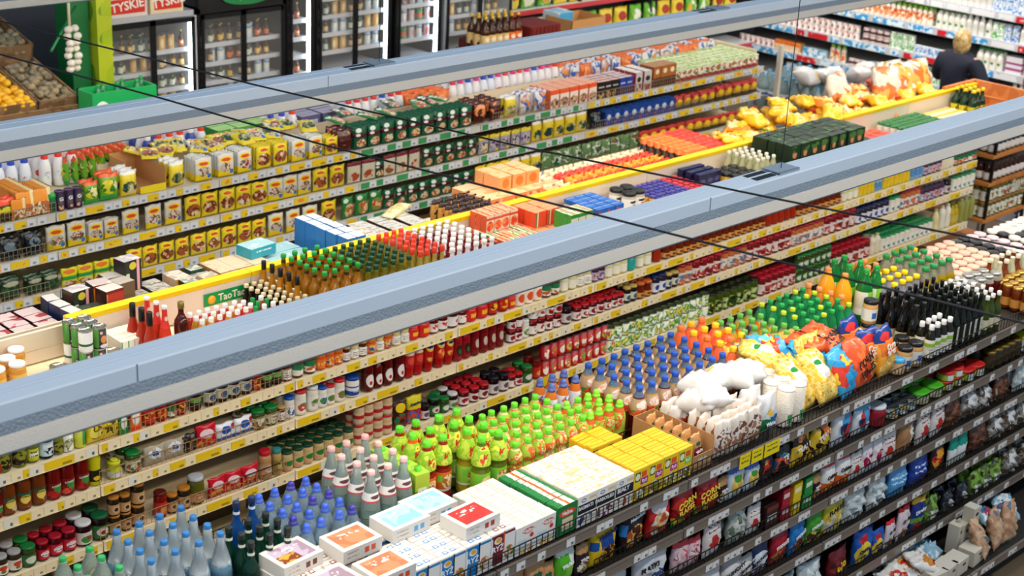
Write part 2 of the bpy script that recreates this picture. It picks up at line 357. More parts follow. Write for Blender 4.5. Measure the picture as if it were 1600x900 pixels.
P['oilgreen'] = bottle('cooking_oil_bottle', 'oil bottle', 'yellow oil bottle with dark green cap', .28, .045, 'pet', mat('d8b812', .06, 0, .45), mat('1f8a44', .35), art('e8d8a0', (('p', .5, .5, .4, .4, ('d8a83a', '5a8a2a', 'f0e8c0'), 30),)), (.2, .55), clear=mat('e8eac8', .05, 0, .75), fill=.7, capr=.5, cap0=.92)
P['oilyel'] = bottle('cooking_oil_bottle', 'oil bottle', 'small yellow oil bottle with yellow cap', .2, .032, 'pet', mat('d8a010', .08), mat('f2b818', .35), mat('e0c060'), (.2, .5), capr=.5, cap0=.88)
P['peachjar'] = bottle('pate_jar', 'jar', 'tall jar with pale pink lid', .16, .043, 'jar', mat('c85a3a', .15), mat('eac0a8', .4), art('e8a888', (('p', .5, .25, .6, .25, ('7a2a1c', '3a7a2a', 'd89a50'), 30),)), (.05, .7), capr=.92, cap0=.88)
P['blackjar'] = bottle('olive_jar', 'jar', 'black jar with dark lid', .14, .045, 'jar', mat('15120f', .1), mat('23211f', .25), mat('1c1a18', .3), (.15, .7), capr=.92, cap0=.88)
P['pinklid'] = bottle('beetroot_jar', 'jar', 'dark jar with pinkish white lid', .13, .045, 'jar', mat('4a1c1c', .1), mat('e6cbd0', .4), mat('2a1a18'), (.2, .6), capr=.92, cap0=.88)
P['whitelidj'] = bottle('mushroom_jar', 'jar', 'dark jar with cream white lid', .14, .042, 'jar', mat('3a2a18', .1), mat('efe9dc', .35), mat('241a12'), (.2, .7), capr=.95, cap0=.86)
P['jarpb_w'] = bottle('peanut_butter_jar', 'jar', 'mayonnaise jar with broad white lid', .13, .048, 'jar', mat('e2d8a8', .2), wcap, mat('e8e0c0'), (.1, .6), capr=.95, cap0=.82)
P['jarpb'] = bottle('peanut_butter_jar', 'jar', 'peanut butter jar with black lid', .14, .044, 'jar', mat('d2a060', .25), mat('17151a', .25), art('e8e4dc', (('r', .2, .55, .2, .7, '2a6ab8'), ('r', .6, .9, .3, .8, 'e8b020'))), (.15, .65), capr=.95, cap0=.84)
P['bluelid'] = bottle('herring_tub', 'tub', 'small tub with light blue lid', .09, .045, 'jar', mat('e0a860', .25), mat('3f9fd4', .3), mat('e8c090'), (.1, .7), capr=.97, cap0=.72)
P['vinegar'] = bottle('balsamic_bottle', 'bottle', 'black glass vinegar bottle with black cap', .29, .035, 'wine', mat('0c0c0c', .05), mat('111112', .2), art('e8e0c8', (('s', .1, .9, .1, .9, 60, '303030'), ('b', 'z', .75, 1, 'cfc090'))), (.08, .38), capr=.42, cap0=.88)
P['vinegar2'] = bottle('square_oil_bottle', 'oil bottle', 'slim dark olive oil bottle with narrow label', .28, .029, 'wine', mat('10140c', .05), mat('15171a', .2), art('d8d4c4', (('r', 0, .35, 0, 1, '15170f'), ('s', .4, .9, .1, .9, 60, '404030'))), (.1, .5), capr=.42, cap0=.88)
P['whitecap'] = bottle('syrup_bottle', 'bottle', 'dark syrup bottle with tall white cap', .21, .03, 'pet', mat('1f1a10', .08), wcap, art('efece0', (('b', 'z', .6, .82, '9bc438'), ('s', .1, .9, .1, .5, 60, '606060'))), (.1, .6), capr=.5, cap0=.86)
P['dkwhite'] = bottle('dressing_bottle', 'bottle', 'narrow olive oil bottle with white cap', .24, .026, 'wine', mat('3a4a18', .06), wcap, mat('d8d0b0'), (.15, .4), capr=.5, cap0=.9)
P['honey'] = bottle('passata_bottle', 'jar', 'tall dark red jar with silver lid', .21, .042, 'jar', mat('5a0f08', .06), mat('c9c7c0', .2, .7), None, clear=mat('d8c8b8', .05, 0, .5), fill=.78, capr=.82, cap0=.93)
P['clearjar'] = bottle('pickle_jar', 'jar', 'tall glass jar of yellow pickles', .2, .042, 'jar', mat('a89a2a', .06, 0, .3), mat('c9c7c0', .2, .7), None, clear=mat('e0e0c8', .05, 0, .7), fill=.7, capr=.82, cap0=.93)
P['goldlid'] = bottle('honey_jar', 'jar', 'brown honey jar with gold lid', .15, .033, 'jar', mat('6a2a08', .08), mat('d8a850', .25, .7), mat('c88a40'), (.15, .5), capr=.9, cap0=.9)
P['palebot'] = bottle('lemon_water_bottle', 'bottle', 'pale clear glass bottle with pale cap', .24, .035, 'voss', mat('e2dfb4', .08, 0, .3), mat('d8d0b8', .4), mat('e8e4cc'), (.1, .4), capr=.42, cap0=.93)
P['ambbot'] = bottle('cider_bottle', 'bottle', 'amber glass bottle with cream cap', .24, .033, 'wine', mat('7a3408', .06), mat('e8e0c8', .4), mat('e0a040'), (.12, .45), capr=.5, cap0=.9)
# --- cartons of the near deck
wh = 'f4f0ea'
def ryz(key, c, look, word='RYŻ'):
    fr = art(wh, (('r', .06, .5, .06, .92, c), ('e', .28, .77, .16, .1, 'f4f0ea'), ('e', .3, .78, .11, .07, 'f2b030'), ('b', 'z', .88, .95, c), ('r', .5, .56, .4, 1, '1a1620' if c != '7a1428' else 'e0503a'), ('p', .76, .3, .2, .2, ('e8e0d0', 'd8702a', '5f8f2c'), 50)))
    top = wh
    P[key] = carton('rice_carton', 'rice carton', look, .138, .056, .156, fr, mat('efece8', .45), art('e6e0d8', (('b', 'y', 0, .08, 'a8a098'), ('b', 'x', 0, .02, 'a8a098'))), letters=[(word, .036, 'ffffff', -.031, .53)])
    bm = bmesh.new()
    for xx in (-.02, .02):
        bbox(bm, xx-.012, xx+.012, -.01, .012, .157, .1574); bbox(bm, xx-.007, xx+.007, -.005, .007, .1574, .1578, 1)
    P[key].add('pictogram', newmesh(bm, [mat(c), mat(wh)]))
ryz('ryzb', '1f7fc4', 'white rice carton with blue front panel'); ryz('ryzm', '7a1428', 'white rice carton with maroon front panel'); ryz('ryzk', '2a1a1c', 'white rice carton with black front panel')
def lie(key, c1, c2, look, food=True):
    top = art('f5f1ec', (('r', .1, .9, .12, .88, c1),))
    g = NT('print', .35)
    cc = lin('e6e1da'); f = g.ma('MULTIPLY', g.rng('x', .1, .9), g.rng('y', .12, .88)); n = g.noise(14)
    cc = g.mix(f, cc, g.mix(g.ma('GREATER_THAN', n, .5), lin(c1), g.mix(.45, lin(c1), lin(c2)))); cc = g.mix(g.ma('MULTIPLY', g.ma('MULTIPLY', g.rng('x', .2, .8), g.rng('y', .55, .75)), g.ma('GREATER_THAN', g.noise(70, 5), .56)), cc, lin('f4f0ec'))
    if food:
        a = g.ma('MULTIPLY', g.rng('x', .1, .55), g.rng('y', .12, .5)); cc = g.mix(a, cc, g.mix(g.ma('GREATER_THAN', g.noise(30, 3), .5), lin('e8a03a'), lin('7a3a18')))
    g.l(cc, g.p.inputs['Base Color'])
    side = art('e4dfd8', (('r', .55, .66, .3, .7, c2), ('r', .72, .83, .3, .7, c2), ('s', .1, .4, .1, .9, 20, 'b8a898')))
    P[key] = carton('lying_rice_carton', 'rice carton', look, .2, .155, .062, side, side, g.m, flap=False)
lie('lieb', 'a8d4ee', '5aa8d8', 'large flat white carton with pale blue lid picture', False); lie('lier', 'c8382c', 'a01a1c', 'large flat white carton with deep red lid picture', False)
lie('lieo', 'f08a60', 'e8502c', 'large flat white carton with orange lid picture', False); lie('liek', 'b8a8c0', '6a2a1c', 'large flat white carton with burger lid picture')
P['hal'] = carton('groats_carton', 'groats carton', 'white groats carton with orange oval logo', .12, .055, .135, art('f2efe8', (('e', .62, .78, .3, .1, 'e0502a'), ('e', .78, .58, .1, .08, 'd83a2a'), ('r', .1, .55, .25, .5, 'cfe2f0'), ('p', .5, .12, .4, .12, ('f0d8a0', 'd88a30', 'f4f0e0'), 40))), mat('f0ece6'), art('e6dfd6', (('b', 'x', .4, .6, 'f0b8a0'), ('b', 'x', .46, .54, 'ece4dc'), ('b', 'y', 0, .09, 'c4bab0'), ('b', 'x', 0, .03, 'c4bab0'))), letters=[('Halina', .026, 'ffffff', .015, .78)])
P['halg'] = carton('groats_carton', 'groats carton', 'green striped groats carton with orange oval logo', .125, .036, .145, art('1f7a3c', (('e', .5, .72, .42, .12, 'e0502a'), ('r', .25, .8, .15, .55, 'f0d8b0'))), mat('1f7a3c'), art('1f7a3c', (('b', 'x', .3, .5, 'f0e6d0'), ('b', 'x', .5, .62, 'e0562a'), ('b', 'x', .62, .85, 'e8ead0'))), letters=[('Halina', .026, 'ffffff', 0, .72)])
for key, wd, lk, pc in (('bas', 'BASMATI', 'white topped rice carton lettered BASMATI', ('e8e0d0', '4a6aa8', '283a68')), ('par', 'PARBOILED', 'white topped rice carton lettered PARBOILED', ('f0e8d8', '8a3a6a', 'd8d0c0')), ('bia', 'BIAŁY', 'white topped rice carton lettered BIAŁY', ('f4ece0', 'c8402a', 'e88a50'))):
    P[key] = carton('long_rice_carton', 'rice carton', lk, .12, .05, .152, art('f4efe4', (('b', 'z', .42, .72, '161a2c'), ('e', .3, .84, .13, .06, '2a4a98'), ('e', .3, .84, .1, .03, 'f0f0f0'), ('r', .6, .95, .8, .9, 'e8c898'), ('p', .5, .2, .48, .2, pc, 26))), mat('f0e8d8'), art('e9e0d0', (('b', 'x', .3, .62, 'f0ece4'), ('b', 'x', .36, .5, 'c4bfd0'), ('n', 'e8bf88', 30, .58), ('b', 'y', 0, .09, 'c0b098'), ('b', 'x', 0, .02, 'c0b098'))), letters=[(wd, .024 if len(wd) > 6 else .032, 'f6f2ea', -.008, .6)])
P['yel'] = carton('yellow_rice_carton', 'rice carton', 'yellow rice carton with green oval logo', .102, .048, .158, art('f7cf22', (('r', .08, .42, .6, .9, '126a38'), ('e', .25, .75, .15, .11, 'f6f0c8'), ('r', .5, .85, .7, .88, 'ee5a2a'), ('r', .45, .95, .46, .68, 'b8268a'), ('p', .5, .2, .46, .2, ('f0e8c0', '9a5a20', '7aa03a', 'e8c030'), 40))), art('e8b81a', (('e', .5, .8, .3, .09, '126a38'),)), art('ecbc1c', (('b', 'y', 0, .1, 'c48e10'), ('b', 'x', 0, .03, 'c48e10'), ('e', .5, 0, 0.001, 0.001, 'ecbc1c'))), letters=[('Ryż', .022, 'ffffff', .022, .57)])
P['yelg'] = carton('yellow_rice_carton', 'rice carton', 'yellow rice carton with lime green panel', .102, .048, .158, art('f7cf22', (('r', .08, .42, .6, .9, '126a38'), ('e', .25, .75, .15, .11, 'f6f0c8'), ('r', .5, .85, .7, .88, 'ee5a2a'), ('r', .45, .95, .46, .68, '8cc83a'), ('p', .5, .2, .46, .2, ('f0e8c0', '9a5a20', '7aa03a', 'e8c030'), 40))), mat('e8b81a'), art('ecbc1c', (('b', 'y', 0, .1, 'c48e10'), ('b', 'x', 0, .03, 'c48e10'))), letters=[('Ryż', .022, 'ffffff', .022, .57)])
# --- bags
def B(key, look, w_, h_, d_, base, ops=(), seed=1, letters=None, crump=.006, name='snack_bag', cat='bag', rough=.25, **k):
    P[key] = bag(name, cat, look, w_, h_, d_, art(base, tuple(ops), rough), seed, letters, crump, **k)
B('wafw', 'white bag of wafers with brown picture', .15, .2, .06, 'e0d8ce', [('p', .5, .35, .4, .3, ('c89a78', 'f0e4d8', '8a5a40'), 30)], 3, name='wafer_bag', letters=[('Wafle', .03, 'b8402a', 0, .62, .1)])
B('wafb', 'beige and white wafer packet', .12, .2, .05, 'efe2d4', [('p', .5, .4, .45, .4, ('b07a58', 'f0e4d8', '7a4a34'), 26)], 4, name='wafer_bag')
B('white', 'large white pack with green wave', .16, .22, .09, 'e0dedc', [('r', 0, 1, .05, .45, '187a48'), ('e', .8, .2, .3, .3, '2a6ac0'), ('e', .45, .6, .12, .08, 'f0c050')], 5, name='paper_pack', cat='pack', crump=.008, letters=[('Wafle', .03, 'ffffff', 0, .32, 0)])
B('whitep', 'soft white crumpled pack', .18, .2, .12, 'dcd8d6', [('e', .7, .2, .1, .1, 'e8c050')], 6, name='paper_pack', cat='pack', crump=.005, seal=.02)
B('pasta', 'clear bag of yellow corn flakes with white label', .22, .3, .1, 'e8b93c', [('n', 'f4d67a', 60, .5), ('n', 'b8801e', 50, .66), ('r', .35, .65, .4, .8, 'f4f2ea'), ('e', .5, .7, .1, .05, '2a8a3a')], 7, name='flakes_bag', rough=.15, crump=.01)
B('blueb', 'crumpled sky blue and red cereal bag', .22, .27, .1, '3fa8dc', [('p', .4, .5, .4, .35, ('2f9ad4', 'd8402a', 'f2c83a', '6ac0e8'), 9)], 8, name='cereal_bag', crump=.014)
B('redb', 'orange-red bag lettered CORN FLAKES', .23, .28, .11, 'ee5a2a', [('p', .5, .5, .45, .4, ('ee5a2a', 'f07a3c', 'd8401e'), 9)], 9, name='cereal_bag', crump=.012, letters=[('CORN', .06, '1a1208', 0, .48, .15), ('FLAKES', .05, '1a1208', 0, .3, .15)])
B('corn', 'yellow cereal bag lettered Corn Flakes with navy top', .19, .28, .1, 'f4a83a', [('b', 'z', .72, 1, '1c3c8c'), ('r', .1, .9, .45, .7, 'ef7a28'), ('p', .5, .18, .45, .2, ('f4c860', 'e8a030', 'f8dca0'), 40), ('e', .45, .8, .3, .08, 'd8302a')], 10, name='cereal_bag', crump=.01, letters=[('Corn', .05, 'fbf4e8', 0, .62, 0), ('flakes', .045, 'fbf4e8', 0, .5, 0)])
B('orbag', 'orange bread bag', .22, .3, .1, 'f0a850', [('p', .4, .5, .4, .3, ('f0c080', 'f0983a', 'd87a28'), 12)], 11, name='bread_bag', crump=.01)
P['roll'] = can('rice_wafer_roll', 'wafer roll', 'white roll of stacked rice wafers', .2, .045, art('ece2d4', (('b', 'z', 0, .4, 'e4d8c6'), ('s', 0, 1, 0, .95, 140, 'c8b8a4'), ('r', .3, .8, .1, .35, '2a8a48'))), mat('f0e6d8', .6))
# near lower shelves
B('tanw', 'brown paper wafer bag with red label', .13, .19, .06, 'c89058', [('r', .1, .9, .15, .5, '8a1430'), ('e', .5, .62, .2, .07, '1f5a38')], 12, name='wafer_bag', letters=[('Wafle', .032, 'f8f0e8', 0, .35, .1)])
B('grw', 'green and white wafer bag', .14, .2, .06, 'eef0e4', [('r', 0, .6, 0, .8, '56b82a'), ('e', .6, .3, .3, .2, '8ccf48')], 13, name='wafer_bag', letters=[('Wafle', .03, 'ffffff', -.01, .55, 0)])
B('dkw', 'black and brown wafer bag', .1, .2, .05, '2a1a20', [('b', 'z', .7, 1, 'b88a58'), ('p', .5, .3, .4, .2, ('e8e0c8', '5a3a4a', 'c8a050'), 30)], 14, name='wafer_bag', letters=[('Wafle', .026, 'f8f0e8', 0, .55, .1)])
B('meky', 'yellow cereal bag lettered Mekołaki', .17, .22, .07, 'f0c41e', [('e', .55, .52, .24, .2, '1f4a9a'), ('p', .6, .25, .3, .2, ('6a3a18', 'd89a40', '3a1a0c'), 30), ('r', .05, .25, .4, .6, '1a5aa8')], 15, name='cereal_bag', letters=[('Mekołaki', .03, '1a2a6a', 0, .75, .2)])
B('mekb', 'dark brown cereal bag lettered Mekołaki', .16, .23, .07, '1f1418', [('p', .55, .3, .36, .3, ('a8501e', 'e0b060', '4a2010'), 26), ('r', 0, .2, .4, .65, '2a7ac8')], 16, name='cereal_bag', letters=[('Mekołaki', .028, 'e8f0f8', 0, .8, .15)])
B('musr', 'red bag of muesli with white bowl picture', .18, .24, .07, 'c4161c', [('p', .5, .35, .36, .3, ('f0e8e0', 'e0b070', 'c84a2a', '8a4a20'), 26), ('e', .5, .75, .35, .15, 'e8dcd8')], 17, name='cereal_bag', crump=.008)
B('cfr', 'red bag lettered CORN FLAKES in yellow', .2, .23, .07, 'b8141c', [('p', .4, .5, .4, .3, ('b8141c', '7a1018', 'c8302a'), 14), ('p', .2, .15, .3, .15, ('e8d030', '3a8a3a', 'c83020'), 20)], 18, name='cereal_bag', letters=[('CORN', .055, 'f4e04a', 0, .62, .2), ('FLAKES', .042, 'f4e04a', 0, .42, .2)])
B('blwh', 'blue and white cereal bag with round picture', .15, .2, .06, 'dce4ee', [('e', .5, .45, .34, .25, 'f0c860'), ('b', 'z', .78, 1, '3a6ac0'), ('e', .5, .6, .2, .1, '4a9a3a')], 19, name='cereal_bag')
B('dkred', 'dark glossy bag with red corner', .14, .19, .06, '241a1e', [('p', .5, .5, .4, .3, ('241a1e', 'c02820', 'e8a030'), 16)], 20, name='snack_bag')
B('team', 'yellow snack bag lettered TEAN in green', .15, .2, .06, 'e8c23a', [('p', .4, .5, .45, .45, ('e8c23a', '2a1a12', 'e87a28', 'd8d8b0'), 12)], 21, letters=[('TEAN', .04, 'f4f4e8', 0, .55, .25)], crump=.01)
B('teamd', 'dark snack bag lettered TE in white', .15, .19, .06, '1f1a18', [('p', .4, .4, .45, .35, ('1f1a18', 'd8502a', '2a5a8a', '3f8a4a'), 12)], 22, letters=[('TE', .045, 'e8f0e8', 0, .6, .15)], crump=.01)
B('fit', 'white and blue bag lettered Fit', .2, .22, .07, 'e8ecf2', [('p', .6, .5, .3, .4, ('e8ecf2', '3aa0d8', 'c83a3a'), 8), ('b', 'z', .85, 1, '4aa8d8')], 23, name='cereal_bag', letters=[('Fit', .07, '15204a', -.03, .5, .2)])
B('platki', 'silver-white bag lettered PŁATKI', .2, .2, .06, 'd8d8dc', [('p', .6, .3, .3, .2, ('e8e4e0', '2a4a8a', 'd8d0c0'), 26), ('e', .12, .3, .1, .1, '1c3a88')], 24, name='flour_bag', letters=[('PŁATKI', .032, '1c1c28', -.02, .6, .15)])
B('pinkb', 'pale pink bag of sweets', .13, .2, .06, 'd8b8bc', [('p', .5, .4, .4, .35, ('e0c0c4', 'c04a58', 'f0e4e0'), 18), ('b', 'z', .8, 1, 'c8303a')], 25)
B('whred', 'white bag with red drawing', .14, .21, .05, 'e8e0dc', [('e', .45, .4, .22, .16, 'c8302a'), ('s', .15, .85, .55, .8, 50, '8a2028')], 26)
B('greyb', 'greyish clear bag of dried fruit', .13, .17, .06, '98a094', [('p', .5, .5, .45, .4, ('98a094', 'c8c8c0', '6a7a6a', '584a40'), 18)], 27, crump=.009)
B('sugar', 'white and red sugar bag lettered Cukier', .13, .2, .07, 'f0ece8', [('b', 'z', .82, 1, 'd8202a'), ('b', 'z', 0, .4, 'e8601c'), ('p', .5, .22, .3, .14, ('f0a020', 'e8501c', 'f4d060'), 20)], 28, name='sugar_bag', crump=.004, letters=[('Cukier', .032, '2a1a1c', 0, .58, .1)])
B('pinkw', 'white packet with crimson lettering', .1, .19, .05, 'e8dfe2', [('p', .5, .45, .35, .3, ('e8dfe2', 'a8184a', 'd8c0c8'), 16)], 29)
B('paperb', 'brown paper bag with white label', .15, .2, .08, 'a87a50', [('r', .55, .95, .3, .75, 'e4dcd0')], 30, name='flour_bag')
B('clearb', 'clear bag of nuts with white label', .15, .16, .07, '8a8a84', [('n', '5a4230', 40, .5), ('n', 'b8b8b4', 26, .6), ('r', .3, .7, .5, .85, 'dcdcdc')], 31, crump=.01, rough=.15)
B('nutb', 'dark bag of roasted nuts', .14, .17, .07, '4a2a1c', [('n', '7a4a30', 30, .5), ('n', 'a8a8a8', 18, .66)], 32, crump=.01, rough=.15)
B('crg', 'silver grey cereal bag lettered CRUNCHY', .16, .2, .06, 'a8a4a4', [('e', .5, .55, .42, .2, 'e4e0dc'), ('p', .5, .2, .4, .2, ('c8a060', 'e8e0d0', '6a4a28'), 26)], 33, name='cereal_bag', letters=[('CRUNCHY', .032, '1c1c24', 0, .58, .35)])
B('crb', 'navy blue cereal bag lettered CRUNCHY', .16, .2, .06, '1c2c5c', [('e', .5, .55, .42, .2, 'dfe4ec'), ('p', .5, .2, .4, .2, ('c8a060', '2a4a9a', 'e8e0d0'), 26)], 34, name='cereal_bag', letters=[('CRUNCHY', .032, '15151c', 0, .58, .35)])
B('mur', 'crimson bag lettered muesli', .14, .2, .06, 'a8142c', [('p', .5, .25, .42, .25, ('5a2a14', 'c87a3a', 'a8142c'), 26)], 35, name='cereal_bag', letters=[('muesli', .038, 'f6f0f0', 0, .6, .2)])
B('mub', 'bright blue bag lettered muesli', .15, .2, .06, '1f7ac4', [('p', .5, .25, .42, .25, ('5a2a14', 'c87a3a', '1f6ab4'), 26)], 36, name='cereal_bag', letters=[('muesli', .038, 'f6f0f0', 0, .62, .2)])
B('mug', 'green bag lettered muesli', .14, .2, .06, '3f9a2c', [('p', .5, .25, .42, .25, ('5a2a14', 'e8d060', '2a7a20'), 26)], 37, name='cereal_bag', letters=[('muesli', .036, 'f6f0f0', 0, .6, .2)])
B('fly', 'yellow bag lettered FLAKES', .16, .2, .06, 'e4cf3c', [('p', .5, .35, .42, .35, ('e8e0a0', 'd8b030', 'c8c8c0'), 20)], 38, name='cereal_bag', letters=[('FLAKES', .034, '1c1a20', 0, .75, .3)])
B('plast', 'pale clear bag of white sweets', .17, .19, .06, 'bfc8c8', [('n', 'dfe6e6', 20, .5), ('n', '8fa0a4', 26, .62)], 39, crump=.01, rough=.12)
B('blb', 'sky blue wrapped baking packet', .15, .17, .06, '5aa4dc', [('s', .1, .9, .5, .8, 40, 'dcecf8')], 40)
B('dbb', 'deep blue wrapped biscuit packet', .16, .17, .06, '1a3f9a', [('s', .2, .8, .4, .7, 40, 'dce4f8')], 41)
B('tealb', 'white and teal packet', .1, .19, .04, 'e6ece8', [('b', 'z', .6, 1, '0f9a88'), ('e', .5, .45, .25, .1, 'f0f4f2')], 42, crump=.003)
B('ojo', 'dark red bag with yellow lettering', .17, .17, .06, '6a1018', [('p', .5, .5, .4, .3, ('6a1018', '8a1a1c', '2a1216'), 14)], 43, letters=[('ojo', .06, 'f0d030', 0, .5, .3)])
B('rico', 'blue and yellow rice pudding bag', .16, .21, .06, '1a56b0', [('e', .45, .35, .35, .32, 'f0d040'), ('e', .45, .72, .2, .12, 'c8202c')], 44, letters=[('Ciasto', .03, '1c2a4a', -.01, .45, .2)])
B('crw', 'white and pink bag lettered Creby', .14, .23, .05, 'e6d8dc', [('b', 'z', .85, 1, 'd8202c'), ('p', .5, .22, .38, .2, ('8a4a28', 'd8a860', 'e6d8dc'), 20)], 45, letters=[('Creby', .036, '2a1a24', 0, .62, .25)])
B('crd', 'navy and yellow bag lettered Direby', .14, .23, .05, '152f80', [('b', 'z', .85, 1, 'f0b820'), ('b', 'z', .3, .45, '58a83a'), ('e', .5, .18, .25, .14, 'b82028')], 46, letters=[('Direby', .034, 'f0f4f8', 0, .64, .2)])
B('herb', 'small bag of green herbs with white label', .11, .16, .06, '5a6a3a', [('n', '7fae3a', 24, .5), ('n', '2a3018', 30, .6), ('r', .25, .85, .15, .5, 'dcdcd6')], 47, crump=.008)
B('darkb', 'dark plastic bag with white tag', .12, .15, .06, '24262e', [('n', '4a5060', 20, .6), ('r', .35, .7, .3, .65, 'c8ccd0')], 48, crump=.01, rough=.15)
B('bluew', 'pale blue and white foil bag lying flat', .17, .2, .07, '8fb8cc', [('p', .5, .5, .5, .5, ('8fb8cc', 'dfe8ee', '2a6a90', 'c83a48'), 12)], 49, crump=.014)
B('candyw', 'white crumpled candy bag', .19, .22, .08, 'ece8e0', [('p', .5, .4, .4, .35, ('ece8e0', 'd88a30', 'c8302c', 'f4f0e8'), 10)], 50, crump=.012)
B('cone', 'clear bag of beige wafer cones', .13, .26, .07, 'c89a78', [('n', 'e0bc98', 18, .5), ('n', '6a7a88', 12, .64)], 51, crump=.012, rough=.15)
P['jelr'] = carton('jelly_box', 'box', 'small red pudding box', .07, .05, .09, art('a8142c', (('r', .15, .85, .4, .7, 'e0c8c8'),)), mat('8a1024'), mat('a8142c')); P['jely'] = carton('jelly_box', 'box', 'small yellow jelly box', .08, .05, .09, art('e8c41e', (('r', .15, .85, .4, .7, 'f4f0c0'),)), mat('c8a418'), mat('e8c41e'))
P['jelg'] = carton('jelly_box', 'box', 'small green jelly box', .08, .05, .09, art('1f8a3c', (('r', .15, .85, .4, .7, 'e0f0d8'),)), mat('186a2c'), mat('1f8a3c')); P['jelb'] = carton('jelly_box', 'box', 'dark brown pudding box', .1, .05, .12, art('3a1a18', (('r', .1, .9, .35, .6, 'd8d0c8'), ('b', 'z', .8, 1, '6a2a20'))), mat('2a1412'), mat('3a1a18'))
P['milkbox'] = carton('white_milk_carton', 'carton', 'plain off-white drink carton with green leaf mark', .075, .075, .2, art('d8cfbc', (('e', .5, .78, .25, .06, '2a4a38'), ('s', .15, .85, .1, .6, 70, '8a8474'))), art('d2c8b4', (('s', .15, .85, .1, .6, 70, '8a8474'),)), mat('e0d8c8'))
P['milklie'] = carton('flat_milk_carton', 'carton', 'plain off-white carton lying with leaf mark', .14, .11, .1, art('d8cfbc', (('e', .6, .65, .15, .1, '2a4a38'),)), art('d2c8b4', (('e', .6, .65, .15, .1, '2a4a38'),)), mat('e0d8c8'))
P['tubg'] = bottle('salad_tub', 'tub', 'flat tub with bright green lid', .07, .06, 'jar', mat('b8a060', .3), mat('4fbf2a', .3), mat('c8c0a0'), (.1, .7), capr=1.03, cap0=.72, seg=18)
P['tubr'] = bottle('salad_tub', 'tub', 'flat tub with red lid', .07, .06, 'jar', mat('8a3a20', .3), mat('d82a28', .3), art('a8c040', (('r', .2, .6, 0, 1, 'e8e8e0'),)), (.1, .7), capr=1.03, cap0=.72, seg=18)
P['tuby'] = bottle('salad_tub', 'tub', 'round tub with yellow lid', .1, .06, 'jar', mat('d8d0b0', .3), mat('c8cc28', .3), mat('cfd8d8'), (.1, .7), capr=1.03, cap0=.82, seg=18)
P['tubw'] = bottle('salad_tub', 'tub', 'red tub with white lid', .12, .055, 'jar', mat('a8182c', .3), mat('e4e4e8', .3), mat('a8182c'), (.1, .7), capr=1.03, cap0=.86, seg=18)
P['fish'] = can('fish_can', 'can', 'flat silver tin of fish', .035, .05, art('8a9a9a', (('p', .5, .5, .5, .6, ('c8d0d0', '4a7a8a', 'c8a83a'), 20),)), mat('8f9698', .25, .8))
P['darkj'] = bottle('preserve_jar', 'jar', 'dark jar with brass lid', .12, .04, 'jar', mat('2a1c10', .1), mat('8a7034', .3, .6), mat('4a3a20'), (.15, .7), capr=.95, cap0=.86)

# --- middle run jars (front faces)
def J(key, look, h_, r_, body, lid, lab=None, style='jar', name='jar', cat='jar', lz=(.1, .62), capr=.94, cap0=.88, **k):
    P[key] = bottle(name, cat, look, h_, r_, style, mat(body, .1), lid if not isinstance(lid, str) else mat(lid, .35), lab, lz, capr=capr, cap0=cap0, **k)
J('olive', 'green olive jar with dark label', .14, .036, '7a7a20', 'c8c0a0', art('2a1c14', (('p', .5, .5, .5, .5, ('2a1c14', '8a8a28'), 40),)), name='olive_jar')
J('olivy', 'olive jar with yellow-green label', .14, .036, '6a6a1c', 'c8c0a0', art('c8cc30', (('r', .15, .85, .35, .7, 'f0e8e0'), ('s', .2, .8, .1, .9, 20, '1a1a1a'))), name='olive_jar')
J('olivk', 'black olive jar with pale blue label', .145, .038, '14120f', 'd8d0c0', art('a8c8dc', (('r', .15, .85, .55, .85, 'f0ece8'), ('p', .5, .3, .5, .3, ('14120f', 'c8dce8'), 30))), name='olive_jar')
P['whcan'] = can('bean_can', 'can', 'white bean tin with picture', .14, .036, art('e8e2d8', (('p', .5, .3, .5, .3, ('e8e2d8', '6a7a3a', 'b8b08a'), 30),)), scap)
P['grcan'] = can('bean_can', 'can', 'yellow-green vegetable tin', .14, .034, art('c4c43a', (('r', .5, .9, .1, .9, '2a8a3a'),)), scap)
B('yelp', 'yellow sauce pouch', .14, .16, .04, 'e4c81e', [('p', .5, .45, .35, .3, ('e4c81e', '5a4a14', 'f0e060'), 20)], 52, name='sauce_pouch', cat='pouch', crump=.003)
P['spice_g'] = carton('spice_box', 'box', 'green spice box with white oval', .06, .04, .15, art('137a3c', (('e', .5, .5, .35, .3, 'dfe8dc'),)), mat('0f5a2c'), mat('137a3c')); P['spice_o'] = carton('spice_box', 'box', 'orange spice box with white oval', .06, .04, .15, art('f06a1e', (('e', .5, .5, .35, .3, 'f4ece0'), ('b', 'z', 0, .15, 'd83a1e'))), mat('d8501a'), mat('f06a1e'))
J('redj', 'red sauce jar with red label', .14, .036, '8a1a10', '1d1a18', art('c8281e', (('p', .5, .5, .45, .4, ('c8281e', 'f0c030', '7a1410'), 30),)), name='sauce_jar')
J('coff', 'dark coffee jar with green label', .13, .034, '1c100a', '1a1412', art('2a2018', (('b', 'z', .5, .95, '6fae5a'),)), name='coffee_jar')
J('jblue', 'dark preserve jar with pale label', .13, .036, '241a12', 'c8b060', art('d8d8c8', (('e', .5, .5, .3, .3, '3a5a7a'), ('b', 'z', 0, .15, '2a2a1c'))), name='preserve_jar')
J('grlab', 'pesto jar with green and white label', .13, .034, '5a3a1c', 'd8c8a0', art('e8ece0', (('b', 'z', .5, 1, '1f7a4a'), ('p', .5, .25, .5, .25, ('e8ece0', 'd85a2a'), 30))), name='pesto_jar')
